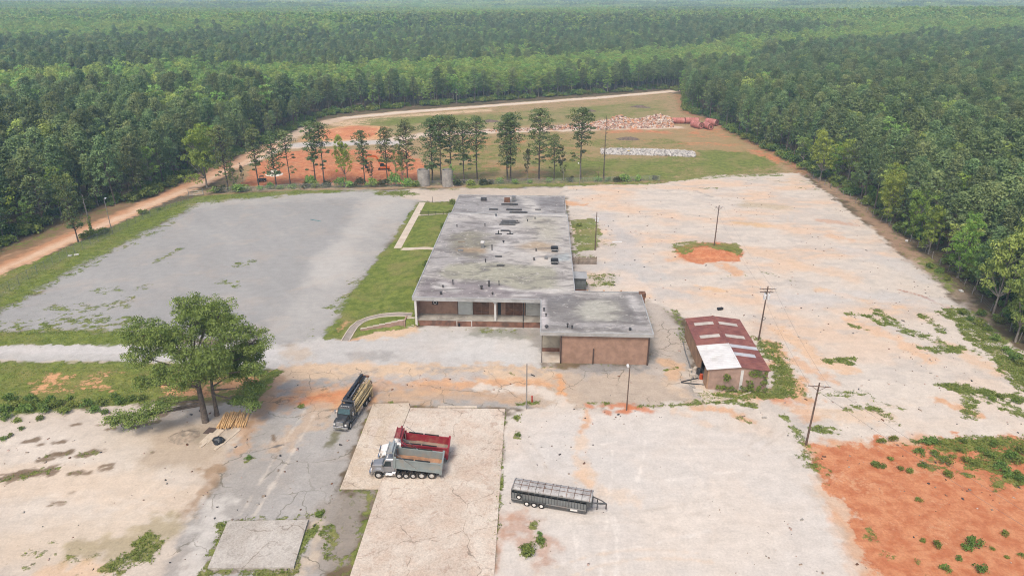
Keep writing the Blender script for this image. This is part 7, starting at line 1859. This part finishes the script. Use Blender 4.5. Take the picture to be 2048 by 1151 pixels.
# ------------------------------------------------------------------ rubble heaps: every chunk is real, too many to count
def rubble(name, line, hw, hts, n, size, mats, label, seed):
    P = [GP(*p) for p in line]
    rng = np.random.default_rng(seed); vs = []; fs = []; mi = []
    seg = np.cumsum([0] + [math.hypot(b[0] - a[0], b[1] - a[1]) for a, b in zip(P[:-1], P[1:])])
    for k in range(n):
        t = rng.uniform(0, seg[-1]); j = min(len(P) - 2, int(np.searchsorted(seg, t) - 1)); j = max(0, j); f = (t - seg[j]) / (seg[j + 1] - seg[j])
        x = P[j][0] + (P[j + 1][0] - P[j][0]) * f; y = P[j][1] + (P[j + 1][1] - P[j][1]) * f; z = P[j][2]
        hl_ = hts[j] + (hts[j + 1] - hts[j]) * f
        hl_ *= .75 + .5 * float(vnoise(np.array([t / 7.0]), np.array([seed * 1.0]))[0])
        o = rng.uniform(-1, 1); zz = z + hl_ * (1 - abs(o) ** 1.3) * rng.uniform(.75, 1.0)
        s_ = size * rng.uniform(.4, 1.5, 3) * np.array([1, 1, .6])
        c = np.array([(a, b, e) for e in (-.5, .5) for a, b in ((-.5, -.5), (.5, -.5), (.5, .5), (-.5, .5))]) * s_ * rng.uniform(.75, 1.15, (8, 3))
        q_ = Matrix.Rotation(rng.uniform(0, 6.28), 3, 'Z') @ Matrix.Rotation(rng.uniform(-.9, .9), 3, 'X') @ Matrix.Rotation(rng.uniform(-.9, .9), 3, 'Y')
        c = c @ np.array(q_).T + np.array([x + o * hw * .1, y + o * hw, zz])
        b0_ = len(vs); vs += [tuple(p) for p in c]; fs += [tuple(b0_ + i for i in ff) for ff in ((3, 2, 1, 0), (4, 5, 6, 7), (0, 1, 5, 4), (1, 2, 6, 5), (2, 3, 7, 6), (3, 0, 4, 7))]; mi += [int(rng.integers(0, len(mats)))] * 6
    me = bpy.data.meshes.new(name); me.from_pydata(vs, [], fs)
    for m_ in mats: me.materials.append(m_)
    me.polygons.foreach_set('material_index', np.array(mi, np.int32))
    o = link(name, me); tag(o, label, 'rubble', kind='stuff'); return o
MR = [simple_mat('rubble_' + n_, c_, .95, var=.2, scale=.8) for n_, c_ in (('brick', (.34, .19, .14)), ('pink', (.42, .31, .26)), ('pale', (.46, .38, .32)), ('dark', (.22, .15, .12)), ('orange', (.45, .24, .13)), ('white', (.50, .45, .40)))]
MW = [simple_mat('rubble_' + n_, c_, .95, var=.15, scale=.8) for n_, c_ in (('white2', (.46, .44, .42)), ('grey', (.42, .41, .40)), ('light', (.42, .41, .39)), ('dark_grey', (.24, .23, .22)))]  # last tone is a darker grey, dealt to chunks at random
rubble('brick_rubble', [(1182, 254), (1200, 254), (1240, 252), (1262, 251), (1285, 251), (1318, 250), (1343, 249)], 7.5, [1.0, 3.6, 4.9, 3.2, 3.6, 5.2, 2.4], 3400, 1.0, MR, 'long heap of broken brick rubble in the far field', 31)
rubble('brick_rubble', [(1095, 258), (1130, 256), (1182, 254)], 4.0, [.8, 1.4, 1.4], 500, .9, MR, 'low trail of broken brick left of the big rubble heap', 32)
rubble('brick_rubble', [(900, 268), (990, 262), (1095, 258)], 3.0, [.2, .5, .6], 160, .7, MR, 'thin scatter of broken brick along the field track', 34)
rubble('concrete_rubble', [(1203, 303), (1225, 304), (1270, 305), (1310, 306), (1350, 307), (1388, 309)], 5.0, [.4, 1.2, 1.4, 1.2, 1.4, .6], 1700, .85, MW, 'low row of white broken concrete across the green field', 33)
ground_box('container', 1259, 306, 2.4, 1.4, 1.2, .1, simple_mat('yellow_box', (.52, .42, .10), .6), 'small yellow box beside the white rubble row', 'box')
o = ground_box('boat_hull', 1281, 307, 4.6, 1.8, .9, .05, M_GREYMETAL, 'grey overturned hull lying at the white rubble row', 'hull', bevel=.3)
mound('brush_pile', 1405, 0 + 218, 5, 3, .9, simple_mat('dry_brush', (.14, .10, .08), .95, var=.4, scale=1), 'brown brush heap in the far field behind the red tanks', 'brush pile', 9) if False else None
for px, py, lab in [(1278, 214, 'dark brush heap in the far field near the road'), (1176, 222, 'dark brush heap in the far field left of the rubble'), (1257, 278, 'small dark brush heap between the two rubble rows'), (980, 243, 'small brown brush heap behind the back row in the far field')]:
    mound('brush_pile', px, py, 5.5, 3.5, .9, simple_mat('dry_brush', (.13, .095, .075), .95, var=.4, scale=1.2, bump=1), lab, 'brush pile', px, 0, 24, rough=.9)

# ------------------------------------------------------------------ fences
def mesh_fabric():
    m, nt, p = new_mat('chain_link'); L = nt.links.new
    oc = N(nt, 'TexCoord').outputs['Object']
    sx = N(nt, 'SeparateXYZ'); L(oc, sx.inputs[0])
    a = mth(nt, 'FRACT', mth(nt, 'MULTIPLY', mth(nt, 'ADD', sx.outputs[0], sx.outputs[2]), 12.0)); b = mth(nt, 'FRACT', mth(nt, 'MULTIPLY', mth(nt, 'SUBTRACT', sx.outputs[0], sx.outputs[2]), 12.0))
    w_ = mth(nt, 'MAXIMUM', mth(nt, 'LESS_THAN', a, .11), mth(nt, 'LESS_THAN', b, .11))
    p.inputs['Base Color'].default_value = (.36, .38, .37, 1); p.inputs['Metallic'].default_value = .3; p.inputs['Roughness'].default_value = .5
    L(w_, p.inputs['Alpha']); return m
M_LINK = mesh_fabric()
def chain_fence(pts, label, h=2.2, step=3.0, posts_mat=M_GREYMETAL, fabric=True, leanv=0.0):
    W_ = [GP(*p) for p in pts]
    R = empty('chain_link_fence' if fabric else 'wire_fence', W_[0]); tag(R, label, 'fence')
    o0 = Vector(W_[0]); rr1 = random.Random(len(pts))
    for a, b in zip(W_[:-1], W_[1:]):
        a = Vector(a) - o0; b = Vector(b) - o0; d = b - a; L_ = d.length; n = max(1, round(L_ / step)); rz = math.atan2(d.y, d.x)
        for k in range(n):
            p = a + d * (k / n); MB().cyl((0, 0, -.1), (rr1.uniform(-leanv, leanv), rr1.uniform(-leanv, leanv), h * rr1.uniform(.9, 1.05)), .045 if fabric else .08, n=6).build('post', posts_mat, R).location = p
        if fabric:
            f = MB().raw([(0, 0, .05), (L_, 0, .05), (L_, 0, h), (0, 0, h)], [(0, 1, 2, 3)]).build('mesh_panel', M_LINK, R); f.location = a; f.rotation_euler = (0, 0, rz)
        w_ = MB()
        for zz in ((h - .02,) if fabric else (.5, .95, 1.35)): w_.cyl((0, 0, zz), (L_, 0, zz), .025 if fabric else .012, n=5)
        t = w_.build('rail' if fabric else 'wire', posts_mat if fabric else M_WIRE, R); t.location = a; t.rotation_euler = (0, 0, rz)
chain_fence([(-70, 632), (0, 592), (75, 548), (150, 506), (240, 461), (330, 421), (388, 396)], 'chain-link fence between the grey lot and the dirt road')
chain_fence([(430, 387), (600, 378), (760, 374), (920, 370), (1100, 367), (1320, 361)], 'chain-link fence along the back under the tree row', h=1.8, step=4)
chain_fence([(1625, 357), (1700, 398), (1745, 434), (1795, 462), (1850, 505), (1912, 556), (1962, 604), (2020, 662), (2080, 722)], 'old wire fence with crooked posts along the right forest edge', h=1.8, step=4.5, posts_mat=M_POLE_G, fabric=False, leanv=.25)
# gate
GT = empty('gate', GP(378, 392)); GT.rotation_euler = (0, 0, .35); tag(GT, 'pale metal gate standing open at the dirt road end of the lot', 'gate')
MB().tube([(0, 0, .2), (4.2, 0, .2), (4.2, 0, 1.5), (0, 0, 1.5), (0, 0, .2)], .05, 6).tube([(0, 0, .85), (4.2, 0, .85)], .04, 6).tube([(0, 0, .2), (4.2, 0, 1.5)], .03, 6).build('frame', M_WHITE, GT)
for t in (0, 4.3): MB().cyl((t, 0, -.1), (t, 0, 2.1), .09, n=8).build('post', M_GREYMETAL, GT)
for k, (px, py, lab) in enumerate([(140, 512, 'white scrap lying on the verge at the fence bend, upper one'), (153, 510, 'white scrap lying on the verge at the fence bend, lower one'), (1813, 482, 'white litter at the fence below the bright trees'), (1922, 582, 'pale litter at the fence of the weed strip'), (905, 372, 'white scrap beside the right concrete cylinder')]):
    ground_box('litter', px, py, 1.0, .6, .25, .5 * k, M_WHITE, lab, 'litter')

# ------------------------------------------------------------------ small stones and scraps lying about, past counting
rng = np.random.default_rng(91)
okz = np.isin(zc, [7, 8, 9, 10]) & (FY < 235)
wgt = okz * FA * (.15 + np.clip(fbm(FX / 9, FY / 9, 301) - .42, 0, 1) * 6); wgt = wgt / wgt.sum()
nd = 1500; idx = rng.choice(len(wgt), nd, p=wgt)
bx = FX[idx]; by = FY[idx]; bz = height(bx, by)
base = np.array([(a, b, e) for e in (-.3, .5) for a, b in ((-.5, -.5), (.5, -.5), (.5, .5), (-.5, .5))])
sz = .08 + .26 * rng.uniform(0, 1, nd) ** 3
c = base[None] * rng.uniform(.55, 1.3, (nd, 8, 3)) * sz[:, None, None] * np.stack([rng.uniform(.7, 1.8, nd), rng.uniform(.6, 1.1, nd), rng.uniform(.3, .7, nd)], 1)[:, None]
an = rng.uniform(0, 6.28, nd); ca, sa = np.cos(an)[:, None], np.sin(an)[:, None]
v = np.stack([c[..., 0] * ca - c[..., 1] * sa + bx[:, None], c[..., 0] * sa + c[..., 1] * ca + by[:, None], c[..., 2] + bz[:, None] + .02], -1).reshape(-1, 3)
fq = np.array([(3, 2, 1, 0), (4, 5, 6, 7), (0, 1, 5, 4), (1, 2, 6, 5), (2, 3, 7, 6), (3, 0, 4, 7)])
me = np_mesh('scattered_debris', v, (fq[None] + (np.arange(nd) * 8)[:, None, None]).reshape(-1, 4))
for m_ in (M_RUST, M_WOOD, M_CONC, MR[1], M_DKMETAL): me.materials.append(m_)
me.polygons.foreach_set('material_index', np.repeat(rng.integers(0, 5, nd), 6).astype(np.int32))
tag(link('scattered_debris', me), 'small stones and scraps scattered over the open yard', 'debris', kind='stuff')
# ================================================================== haze over the land
hz = MB().box(-10500, 10500, -400, 11500, -12, 95)
m = bpy.data.materials.new('haze'); m.use_nodes = True
nt = m.node_tree
nt.nodes.remove(nt.nodes['Principled BSDF'])
pv = nt.nodes.new('ShaderNodeVolumePrincipled')
pv.inputs['Color'].default_value = (.42, .71, 1.0, 1)
pv.inputs['Absorption Color'].default_value = (1, 1, 1, 1)
pv.inputs['Density'].default_value = .00029
pv.inputs['Anisotropy'].default_value = 0.0
nt.links.new(pv.outputs[0], nt.nodes['Material Output'].inputs['Volume'])
ho = hz.build('haze', m)
tag(ho, 'pale bluish haze lying over the forest and the distance', 'haze', kind='stuff')
